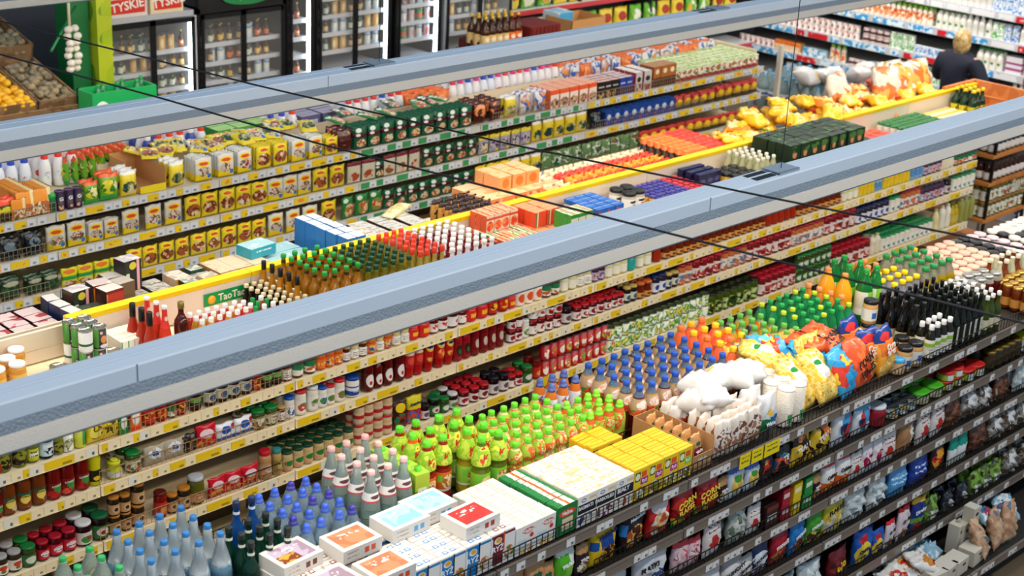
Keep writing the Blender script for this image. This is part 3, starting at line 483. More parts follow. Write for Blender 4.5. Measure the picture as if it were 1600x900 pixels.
J('orlab', 'orange relish jar with picture label', .12, .036, 'c85a1c', 'd8c050', art('e8702a', (('p', .5, .5, .45, .45, ('e8702a', 'f0d060', '2a5a9a'), 30),)), name='relish_jar')
J('brlab', 'brown chutney jar with white label', .11, .034, '5a2412', 'b8945a', art('ece4dc', (('s', .1, .9, .2, .8, 30, '6a3a3a'),)), name='chutney_jar', style='bell')
J('crlab', 'cream horseradish jar with white label', .11, .034, 'd8c890', 'c8a860', art('f0ece4', (('s', .1, .9, .2, .8, 30, '5a5a4a'),)), name='horseradish_jar', style='bell')
P['redtub'] = bottle('paste_cup', 'cup', 'red tomato paste cup', .1, .042, 'jar', mat('c8201c', .3), mat('d8302a', .3), art('d0201c', (('r', .2, .8, .3, .7, 'f0b030'),)), (.05, .8), capr=1.02, cap0=.9)
J('dkwl', 'dark red paste jar with white label', .12, .04, '5a100c', 'a82020', art('ece8e4', (('p', .5, .6, .35, .3, ('c8302a', 'ece8e4'), 30),)), name='paste_jar')
P['peachj'] = bottle('tomato_cup', 'jar', 'white and orange tomato jar', .12, .036, 'jar', mat('e8d8c0', .2), mat('e8e4dc', .3), art('f0e4d4', (('e', .5, .45, .35, .3, 'e0502a'),)), (.05, .9), capr=.9, cap0=.92)
J('redbell', 'pear-shaped red chilli jar with tan lid', .115, .036, 'a02a14', 'c89060', None, style='bell', name='chilli_jar')
J('brbell', 'pear-shaped brown sauce jar', .115, .036, '6a2410', 'd86a30', art('d8a050', (('r', .2, .8, .2, .7, '7a2a14'),)), style='bell', name='chilli_jar', lz=(.1, .4))
J('mustj', 'small pale mustard jar', .11, .034, 'd8d09a', 'd8d0b8', art('f0ecd8', ()), name='mustard_jar')
P['mustb'] = bottle('mustard_bottle', 'bottle', 'yellow mustard bottle', .14, .03, 'squeeze', mat('e8d030', .25), mat('f0d828', .3), mat('e8c020'), (.2, .6)); P['blueb2'] = bottle('mustard_bottle', 'bottle', 'pale blue salad cream bottle', .14, .032, 'squeeze', mat('8ab8d8', .25), mat('e8e8e8', .3), mat('5a90c8'), (.2, .6))
J('purp', 'purple label relish jar', .12, .034, '4a2238', '3a3050', art('b8b0c8', (('p', .5, .5, .4, .4, ('7a5a8a', 'f0e0d0', 'd8502a'), 30),)), name='relish_jar')
P['whcone'] = bottle('white_sauce_bottle', 'bottle', 'white waisted sauce bottle', .17, .036, 'squeeze', mat('e8e0c8', .3), mat('d8c8a0', .3), mat('e8dcc0'), (.2, .5)); P['tealcup'] = bottle('pesto_cup', 'cup', 'teal and white cup', .09, .036, 'jar', mat('1a8a8a', .3), mat('e8e4dc', .3), mat('1a9a94'), (.05, .8))
J('pasB', 'tall brown pasta sauce jar with yellow label', .19, .041, '6a3210', '14403a', art('7a3c14', (('e', .5, .6, .32, .3, 'e8cf5a'), ('b', 'z', .86, 1, '145a4a'), ('p', .8, .2, .3, .2, ('7a3c14', 'c8b8a0'), 20))), name='pasta_sauce_jar', lz=(.06, .5), letters=[('ŁOWICZ', .014, '0f3a30', .4, 0)])
J('pasR', 'tall red pasta sauce jar with green label', .19, .041, '6a120c', '123a30', art('7a1610', (('e', .55, .55, .26, .32, '3a8a3a'), ('p', .2, .25, .35, .25, ('b8201c', '7a1610', 'e0503a'), 20))), name='pasta_sauce_jar', lz=(.06, .5), letters=[('ŁOWICZ', .014, 'f0ece0', .4, 0)])
P['lemonb'] = bottle('lemon_juice_bottle', 'bottle', 'yellow lemon juice bottle with dark label', .21, .038, 'squeeze', mat('c8c41a', .2), mat('d8d020', .3), art('241c10', (('e', .5, .3, .25, .2, 'e8c020'),)), (.12, .42))
P['lemball'] = bottle('lemon_squeezer', 'bottle', 'round yellow lemon-shaped bottle', .1, .042, 'bell', mat('c8cc28', .25), mat('d8dc38', .3), mat('d8dce0'), (.1, .4))
J('grlid', 'squat jar with bright green lid', .11, .042, '3a4a1c', '14803a', art('e0d8c0', (('p', .5, .4, .5, .4, ('e0d8c0', '2a6a3a', 'c8402a'), 30),)), name='pickle_jar')
B('cbag', 'clear bag of soya chunks with blue label', .17, .14, .05, 'b0a898', [('e', .5, .6, .3, .25, 'd8e4ee'), ('e', .5, .6, .15, .12, '2a5aa8'), ('n', 'c8a888', 30, .6)], 53, crump=.008)
B('dbag', 'dark bag of dried mushrooms', .13, .14, .05, '201c1c', [('n', '4a3a30', 20, .55)], 54, crump=.008)
B('rbag', 'glossy red snack bag', .15, .15, .05, 'c8182c', [('e', .5, .6, .3, .18, 'e8d0d8'), ('p', .5, .2, .4, .2, ('e8a020', 'c8182c'), 20)], 55)
B('wblbag', 'white and blue bag with red mark', .17, .13, .06, 'e8ecf2', [('e', .5, .6, .25, .2, '1f5ac0'), ('b', 'z', 0, .25, '2a62c8'), ('e', .85, .7, .12, .15, 'b01c30')], 56)
mayo = lambda c: art('eeeae2', (('p', .5, .45, .4, .35, ('eeeae2', c, '4a8a3a'), 24),))
for k_, lidc, lk, cc in (('mayr', 'c8202c', 'mayonnaise jar with red lid', 'c8503a'), ('mayb', '1a4fb0', 'mayonnaise jar with blue lid', '2a5ab0'), ('mayw', 'd8dce0', 'tall horseradish jar with white lid', 'c0a890')):
    J(k_, lk, .15, .036, 'e6e0d0', lidc, mayo(cc), name='mayonnaise_jar')
P['maynavy'] = bottle('mayonnaise_jar', 'jar', 'mayonnaise jar with navy label and lid', .125, .042, 'jar', mat('eae6dc', .2), mat('16429c', .3), art('183f94', (('b', 'z', .35, .6, 'e8e8f0'), ('b', 'z', .7, 1, 'e8e4dc'))), (.1, .75), capr=.98, cap0=.84, letters=[('Winiary', .014, 'e8ecf8', .3, 0)])
P['ketb'] = bottle('ketchup_bottle', 'ketchup bottle', 'dark red ketchup bottle with white oval label', .21, .038, 'squeeze', mat('5a100c', .15), mat('4a0f0c', .3), art('5a100c', (('e', .5, .5, .36, .45, 'f0e8e4'), ('e', .5, .35, .14, .14, 'c8281c'))), (.12, .55), capr=.5, cap0=.88)
P['ketg'] = bottle('ketchup_bottle', 'ketchup bottle', 'dark red ketchup bottle with green cap', .21, .038, 'squeeze', mat('5e120c', .15), mat('15703a', .3), art('5a100c', (('e', .5, .5, .36, .45, 'f0e8e4'), ('e', .5, .35, .14, .14, 'c8281c'))), (.12, .55), capr=.5, cap0=.88)
P['ketr'] = bottle('ketchup_bottle', 'ketchup bottle', 'upside-down red ketchup bottle with cream top', .2, .036, 'invert', mat('b01414', .18), None, art('b82020', (('b', 'z', .65, 1, 'd8ccb0'), ('e', .5, .35, .3, .2, 'e04a3a'))), (.35, .95))
P['kety'] = bottle('ketchup_bottle', 'ketchup bottle', 'upside-down red ketchup bottle with yellow and navy label', .2, .038, 'invert', mat('a81410', .18), None, art('b01a14', (('e', .5, .78, .38, .2, 'e8c02a'), ('e', .5, .8, .28, .1, '1a2a5a'), ('p', .5, .3, .35, .25, ('b01a14', 'e0402a', 'f0b050'), 24))), (.3, .93), letters=[('Pudliszki', .012, 'f0f0f4', .76, 0)])
P['ketd'] = bottle('ketchup_bottle', 'ketchup bottle', 'deep red squeeze ketchup bottle with dark label', .2, .034, 'squeeze', mat('98141a', .15), mat('7a1014', .3), art('98141a', (('e', .5, .5, .34, .4, '3a1a14'), ('e', .5, .4, .16, .18, '2a6a34'))), (.15, .6), capr=.5, cap0=.88)
P['ketm'] = bottle('ketchup_bottle', 'ketchup bottle', 'maroon ketchup bottle', .22, .035, 'squeeze', mat('7a0f14', .15), mat('8a1418', .3), art('7a0f14', (('e', .5, .5, .22, .3, 'c8b8a8'),)), (.15, .6), capr=.5, cap0=.88)
J('jamr', 'red jam jar with red lid', .1, .036, '5a0c10', 'c01c28', art('ece4e0', (('p', .5, .5, .4, .4, ('ece4e0', 'b01c2c', '7a1018'), 30),)), name='jam_jar')
J('jamR', 'large red jam jar with red lid', .13, .042, '4a0a10', 'a8182c', art('c81c34', (('e', .5, .5, .36, .3, 'ece0e0'), ('s', .2, .8, .3, .7, 20, '5a0a14'))), name='jam_jar')
J('jamw', 'large jam jar with white lid', .13, .045, '2a1014', 'dcdce0', art('d8d0c8', (('e', .5, .4, .35, .3, '3f8a3a'), ('e', .6, .5, .15, .15, 'b01c2c'))), name='jam_jar')
J('jamg', 'large dark jam jar with green lid', .14, .046, '20100e', '16603a', art('2a6a34', (('e', .5, .5, .35, .35, 'e0d8cc'), ('e', .5, .45, .15, .15, 'a0182c'))), name='jam_jar')
J('jamk', 'dark plum jam jar with black lid', .12, .038, '240c10', '1a1a22', art('d8d0d0', (('e', .5, .5, .3, .3, '6a4a5a'),)), name='jam_jar')
J('greyl', 'brown paste jar with grey lid', .12, .04, '3a2c1c', 'a8a8ac', art('e8e0d4', (('e', .5, .6, .3, .25, 'c8402a'), ('e', .5, .25, .2, .15, '5a7a3a'))), name='pate_jar')
J('gherk', 'gherkin jar with green lid', .11, .04, '3a4418', '1a7a3a', art('2a6a34', (('e', .5, .5, .35, .35, 'dce0cc'),)), name='pickle_jar')
J('mush', 'mushroom jar with gold lid and tan label', .125, .037, '2c2012', 'b87a2a', art('c89a6a', (('e', .5, .5, .3, .3, 'dcb48a'), ('e', .5, .5, .18, .2, '3a2a1c'))), name='mushroom_jar')
J('pickl', 'pickle jar with white lid and tan label', .16, .047, '5a5a1c', 'c0c4d0', art('c8946a', (('e', .5, .5, .25, .3, '3a2a1c'), ('e', .5, .5, .2, .25, 'd8a880'))), name='pickle_jar', lz=(.1, .42))
J('redpk', 'red pepper jar with orange label', .15, .036, '7a140c', '5a1a14', art('c8301c', (('e', .5, .4, .3, .25, 'd89a50'),)), name='pepper_jar')
J('tanj', 'tan horseradish jar with dark green lid', .12, .034, 'c8b07a', '14402a', art('d0b888', (('e', .5, .6, .4, .28, '2a7a34'), ('b', 'z', 0, .25, 'd89a7a'))), name='mustard_jar')
J('tanr', 'tan mustard jar with red lid', .13, .035, 'd0b48a', 'c0242c', art('d8c0a0', (('b', 'z', .4, .75, 'b8282c'),)), name='mustard_jar')
J('oranj', 'orange spread jar with dark lid', .1, .034, 'c87a1c', '3a2a1c', art('e0901e', (('e', .5, .5, .3, .3, '4a2a14'),)), name='mustard_jar')
P['sqbr'] = bottle('mustard_bottle', 'bottle', 'tan mustard squeeze bottle with red cap', .17, .042, 'squeeze', mat('b88a5a', .25), mat('c01c2c', .3), art('c8a078', (('e', .5, .5, .3, .3, 'e8d8c8'), ('s', .3, .7, .3, .7, 30, 'a02a2a'))), (.15, .55), capr=.8, cap0=.84)
P['sqgr'] = bottle('mustard_bottle', 'bottle', 'tan mustard squeeze bottle with teal cap', .18, .036, 'squeeze', mat('b8985a', .25), mat('3a8a88', .3), art('8a7a3a', (('e', .5, .5, .3, .3, 'd8c878'),)), (.15, .55), capr=.8, cap0=.82)
B('pouy', 'ketchup pouch with yellow top', .12, .19, .06, 'b82028', [('b', 'z', .55, 1, 'd8cc2a'), ('p', .4, .3, .4, .25, ('b82028', '3a6ac0', 'e0503a', '2a7a4a'), 18)], 57, name='ketchup_pouch', cat='pouch', letters=[('Ketchup', .026, '1c2a5a', 0, .78, .1)], crump=.004)
B('poud', 'dark ketchup pouch with yellow panel', .11, .18, .05, '3a2020', [('e', .5, .78, .35, .15, 'e0c020'), ('p', .5, .35, .4, .25, ('3a2020', 'a02a20', '2a7a4a'), 18)], 58, name='ketchup_pouch', cat='pouch', crump=.004)
P['stackred'] = can('tomato_can', 'can', 'red tomato concentrate tin', .115, .034, art('b8141c', (('p', .5, .4, .36, .3, ('f0e8dc', 'd8502a', '6a9a3a', 'e0c040'), 24), ('b', 'z', .85, 1, '8a1018'))), mat('3a2a28', .3, .6))
P['grstk'] = can('vegetable_can', 'can', 'green and white vegetable tin', .09, .036, art('dfe6d0', (('p', .5, .5, .5, .5, ('e8ecdc', '4a8a3a', 'd8d040', 'b83a4a'), 24),)), mat('6a7a5a', .3, .6))
P['dkgrn'] = bottle('gherkin_jar', 'jar', 'tall jar of green gherkins', .16, .04, 'jar', mat('3f5218', .08), mat('24281c', .3), art('a8b860', (('p', .5, .5, .5, .5, ('c8d890', '2a4a1c', '14180c', 'd8c840'), 22),)), (.1, .6), capr=.9, cap0=.9)
J('redlid', 'beetroot jar with crimson lid', .15, .039, '7a1a18', 'b0182c', art('e8dcd8', (('p', .5, .4, .5, .4, ('e8dcd8', 'c04a3a', '7a1a2a'), 24),)), name='beetroot_jar')
J('redlid2', 'salad jar with crimson lid', .15, .036, 'c06a3a', '981a28', art('e8e0d4', (('p', .5, .4, .5, .4, ('e8e0d4', '5a7a9a', 'd86a3a'), 24),)), name='salad_jar')
J('whtub', 'white tub with green lid', .13, .036, 'e8e4d4', '1f8a50', art('eeeadc', (('e', .5, .35, .25, .2, '3a7aa8'),)), name='dressing_tub')
J('blcup', 'jar with navy lid and white label', .13, .038, '2a2030', '1a2a5a', art('e4e4ec', (('e', .5, .5, .25, .3, '2a4a9a'),)), name='sauce_jar')
P['yellowoil'] = bottle('small_oil_bottle', 'oil bottle', 'slim golden oil bottle', .2, .034, 'pet', mat('c8a81c', .08), mat('d8c030', .3), mat('c8b860'), (.2, .5)); P['olivebig'] = bottle('olive_stack_jar', 'jar', 'tall jar of pale green olives', .21, .038, 'jar', mat('9a9a50', .08), mat('a8a890', .3), None)
P['whbot'] = bottle('white_sauce_bottle', 'bottle', 'tall white waisted dressing bottle', .21, .036, 'squeeze', mat('ece8d8', .3), mat('e0dcc8', .3), None); P['whpat'] = bottle('white_sauce_bottle', 'bottle', 'cream bottle with brown pattern', .2, .036, 'pet', mat('e8d8a0', .3), mat('d8c890', .3), art('e8d8a0', (('n', '8a5a28', 14, .55),)), (.1, .7))

# --- middle deck
P['cancorn'] = can('chickpea_can', 'can', 'black and green tin with orange fruit picture', .115, .037, art('17191a', (('b', 'x', .0, .22, '4a8a2c'), ('b', 'x', .8, 1, 'e8e4dc'), ('e', .55, .45, .22, .2, 'd8803a'), ('e', .55, .12, .28, .1, 'e8dce8'), ('e', .38, .8, .1, .08, 'e8a090'))), mat('9c9c98', .25, .85))
P['canwh'] = can('chickpea_can', 'can', 'white and green tin', .115, .037, art('e8e4dc', (('b', 'z', .3, .42, '1a5a3a'),)), mat('9c9c98', .25, .85))
P['cantop'] = can('tuna_can', 'can', 'low brass-topped tin', .06, .045, mat('b09a70', .3, .5), mat('b0aa9c', .25, .8))
J('panda', 'mango jar with white lid', .14, .044, 'd8963a', wcap, art('e8b85a', (('e', .4, .5, .13, .16, '1c1a18'), ('e', .4, .48, .08, .1, 'f0ece4'))), name='mango_jar')
P['sweet'] = bottle('sauce_bottle', 'sauce bottle', 'red sweet chilli sauce bottle with black neck', .25, .04, 'cone', mat('a8301a', .08), mat('15130f', .3), None, capr=.42, cap0=.66); P['sweetr'] = bottle('sauce_bottle', 'sauce bottle', 'red sweet chilli sauce bottle with red neck', .25, .038, 'cone', mat('d8402a', .08), wcap, None, sleeve=art('e03a2c', (('e', .5, .5, .2, .12, 'f0d0c8'),)), sz=(.5, .93), capr=.42, cap0=.93)
P['brownb'] = bottle('sauce_bottle', 'sauce bottle', 'dark brown sauce bottle with gold cap', .26, .04, 'wine', mat('4a1810', .08), mat('8a7a3a', .3, .5), None, capr=.45, cap0=.86)
P['babyj'] = bottle('soy_bottle', 'bottle', 'small amber bottle with white cap', .15, .027, 'pet', mat('c88a28', .1), wcap, None, capr=.55, cap0=.8); P['babyr'] = bottle('soy_bottle', 'bottle', 'small red bottle with white cap', .15, .026, 'pet', mat('c83a2a', .1), wcap, None, capr=.55, cap0=.78)
P['tooth'] = carton('noodle_box', 'box', 'slim white and green box', .04, .2, .09, art('f0ecdc', (('r', 0, .2, 0, 1, '2a8a4a'),)), mat('ece8d8'), art('f4f0e4', (('b', 'y', .2, .25, 'c8c8a8'),)))
P['vinb'] = bottle('vinegar_bottle', 'vinegar bottle', 'amber vinegar bottle with bright green cap', .29, .036, 'wine', mat('b87818', .06, 0, .3), mat('1f9a3c', .35), art('e8d8a0', (('e', .5, .5, .35, .4, '3a7a2c'),)), (.15, .4), sleeve=mat('3a2a18', .3), sz=(.82, .88), capr=.44, cap0=.92)
P['vink'] = bottle('vinegar_bottle', 'vinegar bottle', 'amber vinegar bottle with black neck', .26, .036, 'cone', mat('c8841c', .06, 0, .3), mat('14120f', .3), None, capr=.4, cap0=.8)
P['sherry'] = bottle('cork_bottle', 'bottle', 'dark bottle with tan cork lid', .15, .028, 'cone', mat('1c1814', .08), mat('d8c8a0', .5), None, capr=.5, cap0=.86); P['tabas'] = bottle('pepper_sauce_bottle', 'bottle', 'small red sauce bottle with green cap', .15, .026, 'cone', mat('d0402a', .1), mat('169048', .35), None, capr=.5, cap0=.66)
P['oildk'] = bottle('olive_oil_bottle', 'oil bottle', 'olive oil bottle with dark green cap', .25, .031, 'wine', mat('8a7a1c', .06, 0, .3), mat('15442c', .3), art('e8dcb0', (('p', .5, .5, .4, .4, ('e8c878', '2a5a2c', '8a1a1c'), 24),)), (.15, .5), sleeve=mat('7a8a2c', .2), sz=(.84, .88), capr=.5, cap0=.9)
P['oilred'] = bottle('rapeseed_oil_bottle', 'oil bottle', 'slim pale oil bottle with red cap', .26, .03, 'cone', mat('e0c860', .06, 0, .4), mat('e8402c', .35), None, capr=.5, cap0=.86)
P['syrup'] = bottle('fruit_syrup_bottle', 'bottle', 'dark red fruit syrup bottle with white cap', .22, .034, 'wine', mat('7a1420', .08), wcap, None, sleeve=mat('e8e0e0', .3), sz=(.72, .9), capr=.5, cap0=.9); P['spicej'] = bottle('spice_jar', 'jar', 'small dark spice jar', .13, .028, 'jar', mat('3a1a14', .1), mat('d85a40', .3), mat('b84a34'), (.2, .6))
P['juic'] = carton('small_juice_carton', 'carton', 'small red-orange tomato carton', .07, .05, .115, art('e8dcc0', (('p', .5, .35, .45, .3, ('e8502a', 'f08a50', 'd83a20'), 30), ('b', 'z', .7, .85, 'e0502c'))), art('e05a34', (('r', .3, .7, .2, .8, 'f0e4cc'),)), art('f0b890', (('b', 'x', .3, .6, 'e8603a'),)))
P['juicg'] = carton('small_juice_carton', 'carton', 'small carton with green edges and orange fruit', .07, .05, .115, art('ece4c8', (('p', .5, .3, .45, .25, ('e8702a', 'f0a050', 'ece4c8'), 30), ('b', 'z', .78, 1, '3a9a3a'))), art('3a9a3c', (('r', .3, .7, .2, .8, 'f0e4cc'),)), art('e8e4c8', (('b', 'x', .3, .5, '3a9a3c'), ('b', 'x', .6, .8, 'e8703a'))))
P['juicf'] = carton('small_juice_carton', 'carton', 'red pulp carton with green and white stripe', .11, .05, .105, art('e8502c', (('b', 'x', .1, .2, '2a8a3c'), ('b', 'x', .2, .3, 'f0ece0'))), art('e8502c', ()), art('f0a070', ()))
P['whiteblue'] = carton('cream_soup_box', 'box', 'white box with blue top and fruit picture', .085, .06, .16, art('d8dce0', (('b', 'z', .8, 1, '1f62b8'), ('e', .6, .3, .25, .14, 'd8622c'), ('e', .3, .86, .12, .06, 'd8302c'))), art('d0d6dc', (('b', 'z', .8, 1, '1f62b8'),)), art('2a6cc0', (('b', 'y', .4, .5, 'dce8f4'),)))
P['bigjar'] = bottle('big_tomato_jar', 'jar', 'big jar with strawberry label and black lid', .17, .05, 'jar', mat('c8b8a8', .15), mat('14140f', .3), art('efece6', (('e', .55, .45, .2, .22, 'c82a2c'), ('e', .5, .8, .3, .08, '2a2a28'))), (.1, .75), capr=.98, cap0=.86, letters=[('Łowicz', .018, '1c1c1c', .64, 0)])
P['babycap'] = bottle('baby_juice_bottle', 'juice bottle', 'small yellow juice bottle with violet cap', .12, .027, 'jar', mat('e0a82c', .12), mat('3a3a98', .3), None, capr=.85, cap0=.86); P['babycapd'] = bottle('baby_juice_bottle', 'juice bottle', 'small berry juice bottle with violet cap', .12, .027, 'jar', mat('4a1a2c', .12), mat('3f3f90', .3), None, capr=.85, cap0=.86)
P['babycapr'] = bottle('baby_juice_bottle', 'juice bottle', 'small jar with crimson cap', .12, .027, 'jar', mat('7a1a20', .12), mat('c83040', .3), None, capr=.85, cap0=.86)
P['navybox'] = carton('navy_tea_box', 'box', 'navy box with oval logo', .085, .05, .16, art('161c48', (('e', .5, .65, .35, .1, '3a4a8a'), ('e', .6, .25, .2, .12, '8aa040'))), mat('11163a'), art('1c2450', ()))
P['blacklid'] = bottle('fruit_jar', 'jar', 'yellow fruit jar with black lid', .13, .04, 'jar', mat('e0b040', .1), mat('15151c', .25), None, capr=.98, cap0=.78); P['clearb2'] = bottle('elderflower_bottle', 'bottle', 'pale clear bottle with white cap', .21, .032, 'voss', mat('e0dca8', .08, 0, .4), mat('ece8d8', .35), None, capr=.45, cap0=.9)
P['dgbox'] = carton('tea_carton', 'tea box', 'dark green tea box with peach picture', .12, .07, .13, art('1c3a20', (('e', .5, .4, .2, .22, 'e08a60'), ('p', .5, .7, .4, .2, ('1c3a20', '4a7a34'), 14))), mat('1a2e1c'), art('1a2c1c', (('n', '4a7a3a', 16, .6),)), flap=False)
P['redlidf'] = bottle('paste_tub', 'tub', 'flat tub with coral red lid', .06, .052, 'jar', mat('c8a888', .2), mat('dc5a4a', .35), None, capr=1, cap0=.6, seg=18); P['grsm'] = bottle('vitamin_jar', 'jar', 'small white jar with green lid', .11, .03, 'jar', mat('eee8dc', .2), mat('1f7a40', .3), art('ece4d8', ()), (.2, .7), capr=.95, cap0=.82)
P['boxbr'] = carton('biscuit_box', 'box', 'long brown-fronted flat box', .3, .1, .06, art('6a3a2a', ()), mat('4a2a20'), art('e8d8b8', (('b', 'y', .3, .6, 'f0c040'),)), flap=False); P['boxye'] = carton('biscuit_box', 'box', 'long cream and yellow flat box', .3, .1, .06, art('f0d860', ()), mat('e8dcc0'), art('f2e2c0', (('b', 'y', .5, .9, 'f4c430'),)), flap=False)
P['oliveo'] = bottle('olive_oil_flask', 'oil bottle', 'dark green oil bottle with yellow cap', .26, .04, 'wine', mat('14341c', .06), mat('f0d81c', .3), art('e8d82a', (('e', .5, .5, .4, .45, '2a2a18'), ('e', .5, .5, .3, .35, 'e8d82a'))), (.08, .42), capr=.45, cap0=.9)
# rear half
P['cofk'] = carton('coffee_box', 'coffee box', 'tall black coffee box with colourful stripes', .12, .1, .19, art('1f1c1c', (('b', 'x', .1, .3, '24301f'), ('r', .1, .3, .3, .6, 'c8d0b0'), ('b', 'x', .72, .88, 'd89aa0'), ('e', .5, .82, .2, .12, 'c8b83a'))), art('241c1c', (('n', '4a3024', 10, .6),)), art('b8b0b8', (('n', 'd8d0d0', 12, .5),)))
P['cofr'] = carton('coffee_box', 'coffee box', 'tall red and orange coffee box', .12, .1, .19, art('a8241c', (('r', .06, .94, .1, .9, 'b8341f'), ('b', 'x', 0, .08, 'd8802a'), ('b', 'z', .92, 1, '7a1a18'))), art('2a1a1a', (('n', '5a2a20', 10, .6),)), art('c8b8b8', (('n', 'e0d0c8', 12, .5),))); P['cofb'] = carton('coffee_box', 'coffee box', 'tall brown coffee box with white foot', .11, .1, .18, art('6a5238', (('b', 'z', 0, .3, 'e0dcd4'), ('n', '4a3826', 10, .55))), art('2a2018', ()), art('b8b0a8', ()))
P['lowred'] = carton('tea_box', 'tea box', 'low dark red tea box', .12, .1, .09, art('7a1a1c', (('s', .2, .8, .5, .8, 30, 'f0d8c0'),)), art('2a1618', ()), art('d8c0c0', (('n', 'a83a3a', 10, .6),))); P['tealtray'] = carton('teal_tea_box', 'tea box', 'open teal green tea tray box', .16, .12, .11, art('7fc8b0', (('s', .1, .9, .3, .7, 14, '4a9a88'),)), art('7fc8b0', ()), art('3a4a40', (('n', 'a88a78', 14, .6),)))
P['lowgr'] = carton('tea_box', 'tea box', 'low dark grey tea box', .13, .07, .07, art('2f3230', (('r', .3, .7, .3, .7, 'c8c4b0'),)), art('3a3a36', ()), art('c4beb4', (('n', '8a8880', 30, .55),))); P['lowor'] = carton('tea_box', 'tea box', 'low tea box with golden front', .11, .07, .09, art('e8a030', (('n', 'f4d890', 16, .55),)), art('d8b8a0', ()), art('dcd4c4', (('n', 'b8b0a0', 30, .55),)))
P['lowdg'] = carton('tea_box', 'tea box', 'low dark green tea box with leaf', .09, .07, .09, art('17382a', (('e', .5, .5, .28, .28, 'dcd8c8'),)), art('17382a', ()), art('cfd0c4', (('n', '8a9a88', 30, .55),))); P['kraft'] = carton('cereal_bar_box', 'box', 'long brown cardboard-coloured box', .12, .22, .09, art('b88a5c', (('p', .5, .5, .5, .4, ('c8a070', 'a8b050', '8a5a3a'), 26),)), mat('a87a50'), art('e4d0b0', (('n', 'd0b48c', 26, .6),)))
P['tealb2'] = carton('tissue_box', 'box', 'flat turquoise box', .2, .14, .065, art('2f9ab0', (('s', .2, .8, .3, .7, 12, 'e0f0f0'),)), art('2f9ab0', ()), art('a8d4dc', (('n', 'd8ecf0', 14, .6),)), flap=False); P['nbox'] = carton('coffee_capsule_box', 'box', 'black coffee box with small logo', .2, .1, .12, art('1c1a1c', (('e', .25, .75, .14, .12, '1f5a4a'), ('p', .8, .15, .14, .12, ('8a4a28', 'd8a880'), 40))), art('5a4a4a', ()), art('4a4244', ()), letters=[('COFFEE', .012, 'e8e8e8', .01, .55)])
P['nboxb'] = carton('coffee_capsule_box', 'box', 'navy and orange coffee box', .075, .1, .15, art('1a2c58', (('b', 'x', .7, 1, '8a2a18'), ('e', .4, .4, .25, .2, '3a6ac8'))), art('14244a', ()), mat('d8d4d0')); P['bluec'] = carton('waffle_box', 'box', 'tall bright blue biscuit carton', .07, .1, .2, art('2f86d0', (('e', .5, .8, .3, .08, '8ac0ee'), ('e', .5, .3, .35, .14, '5aa8e4'))), art('2a78c0', (('e', .5, .3, .35, .14, 'a0c8ea'),)), mat('e8f0f4'))
P['silvb'] = carton('chocolate_box', 'box', 'low silver-topped dark box', .14, .09, .06, art('3a2420', (('s', .2, .8, .3, .7, 12, 'c8b8b0'),)), mat('4a2a24'), art('d4d4d0', (('s', .1, .9, -1, 2, 4, '6a6058'), ('n', 'a89a88', 40, .6)))); P['redbx'] = carton('chocolate_box', 'box', 'low box with plain red side', .12, .08, .07, art('a81c24', ()), art('b8202a', ()), art('dcd8cc', (('n', 'b8b0a0', 30, .6),)))
B('cooky', 'tan biscuit bag with dark brown top', .12, .17, .06, 'c8924a', [('b', 'z', .8, 1, '2a1510'), ('p', .4, .35, .3, .3, ('2a1810', 'c8924a'), 20)], 59, name='biscuit_bag', crump=.008)
B('pastab', 'long pale wrapped bread packet', .1, .28, .06, 'd8cc8c', [('n', 'f0e8c0', 14, .5)], 60, name='bread_bag')
P['oranbx'] = carton('orange_box', 'box', 'pale orange carton with round fruit', .12, .08, .1, art('f0a060', (('e', .5, .5, .3, .35, 'e8742c'),)), art('eea870', ()), art('f4c48c', (('n', 'f0a868', 14, .6),))); P['oranbig'] = carton('orange_tray', 'box', 'long flat pale orange carton', .25, .12, .08, art('ee8a50', (('p', .6, .5, .4, .4, ('ee8a50', 'f4c8a0', 'e85a28'), 14),)), art('f0a068', ()), art('f6d0a0', (('n', 'f0b078', 10, .55),)), flap=False)
B('ybag', 'small orange-yellow candy bag', .1, .12, .045, 'f0a030', [('p', .5, .5, .4, .4, ('f0a030', 'f4c860', 'e88020'), 16), ('e', .7, .3, .14, .14, 'f4e4b0')], 61, name='candy_bag'); B('rbag2', 'small coral red candy bag', .1, .12, .045, 'ea4a38', [('p', .5, .5, .4, .4, ('ea4a38', 'f06a50', 'd83a30'), 16)], 62, name='candy_bag'); B('wbag2', 'small cream candy bag', .1, .12, .045, 'f2dcb8', [('p', .5, .5, .4, .4, ('f2dcb8', 'f0b060', 'f8ecd8'), 16)], 63, name='candy_bag')
P['hit'] = can('biscuit_tube', 'biscuit tube', 'black and orange biscuit tube lettered HIT', .19, .032, art('20140f', (('b', 'z', .82, 1, 'f07a2c'), ('b', 'z', 0, .1, 'e85a24'))), mat('f08a3c', .4)); P['hit'].add('lettering', text_mesh('HIT', .05, mat('f06a28', .5), 0, .09, wrap=.0335, tilt=R(90)))
P['hitr'] = can('biscuit_tube', 'biscuit tube', 'red biscuit tube lettered HIT', .19, .032, art('e0382c', (('b', 'z', .82, 1, 'f04a34'), ('e', .5, .2, .3, .1, '2a4ab0'))), mat('ea4a3a', .4)); P['hitr'].add('lettering', text_mesh('HIT', .05, mat('1c100c', .5), 0, .09, wrap=.0335, tilt=R(90)))
for k_, cc, lk in (('cry', 'f4b81e', 'crumpled yellow crisps bag'), ('cro', 'f08a2a', 'crumpled orange crisps bag'), ('crr', 'e0502c', 'crumpled red crisps bag'), ('crgn', '5aa82c', 'crumpled green crisps bag')):
    B(k_, lk, .19, .25, .08, cc, [('p', .5, .5, .45, .4, (cc, 'f6d060', 'f8e0a0', 'e8782a'), 8)], 64+len(k_), name='crisps_bag', crump=.016)
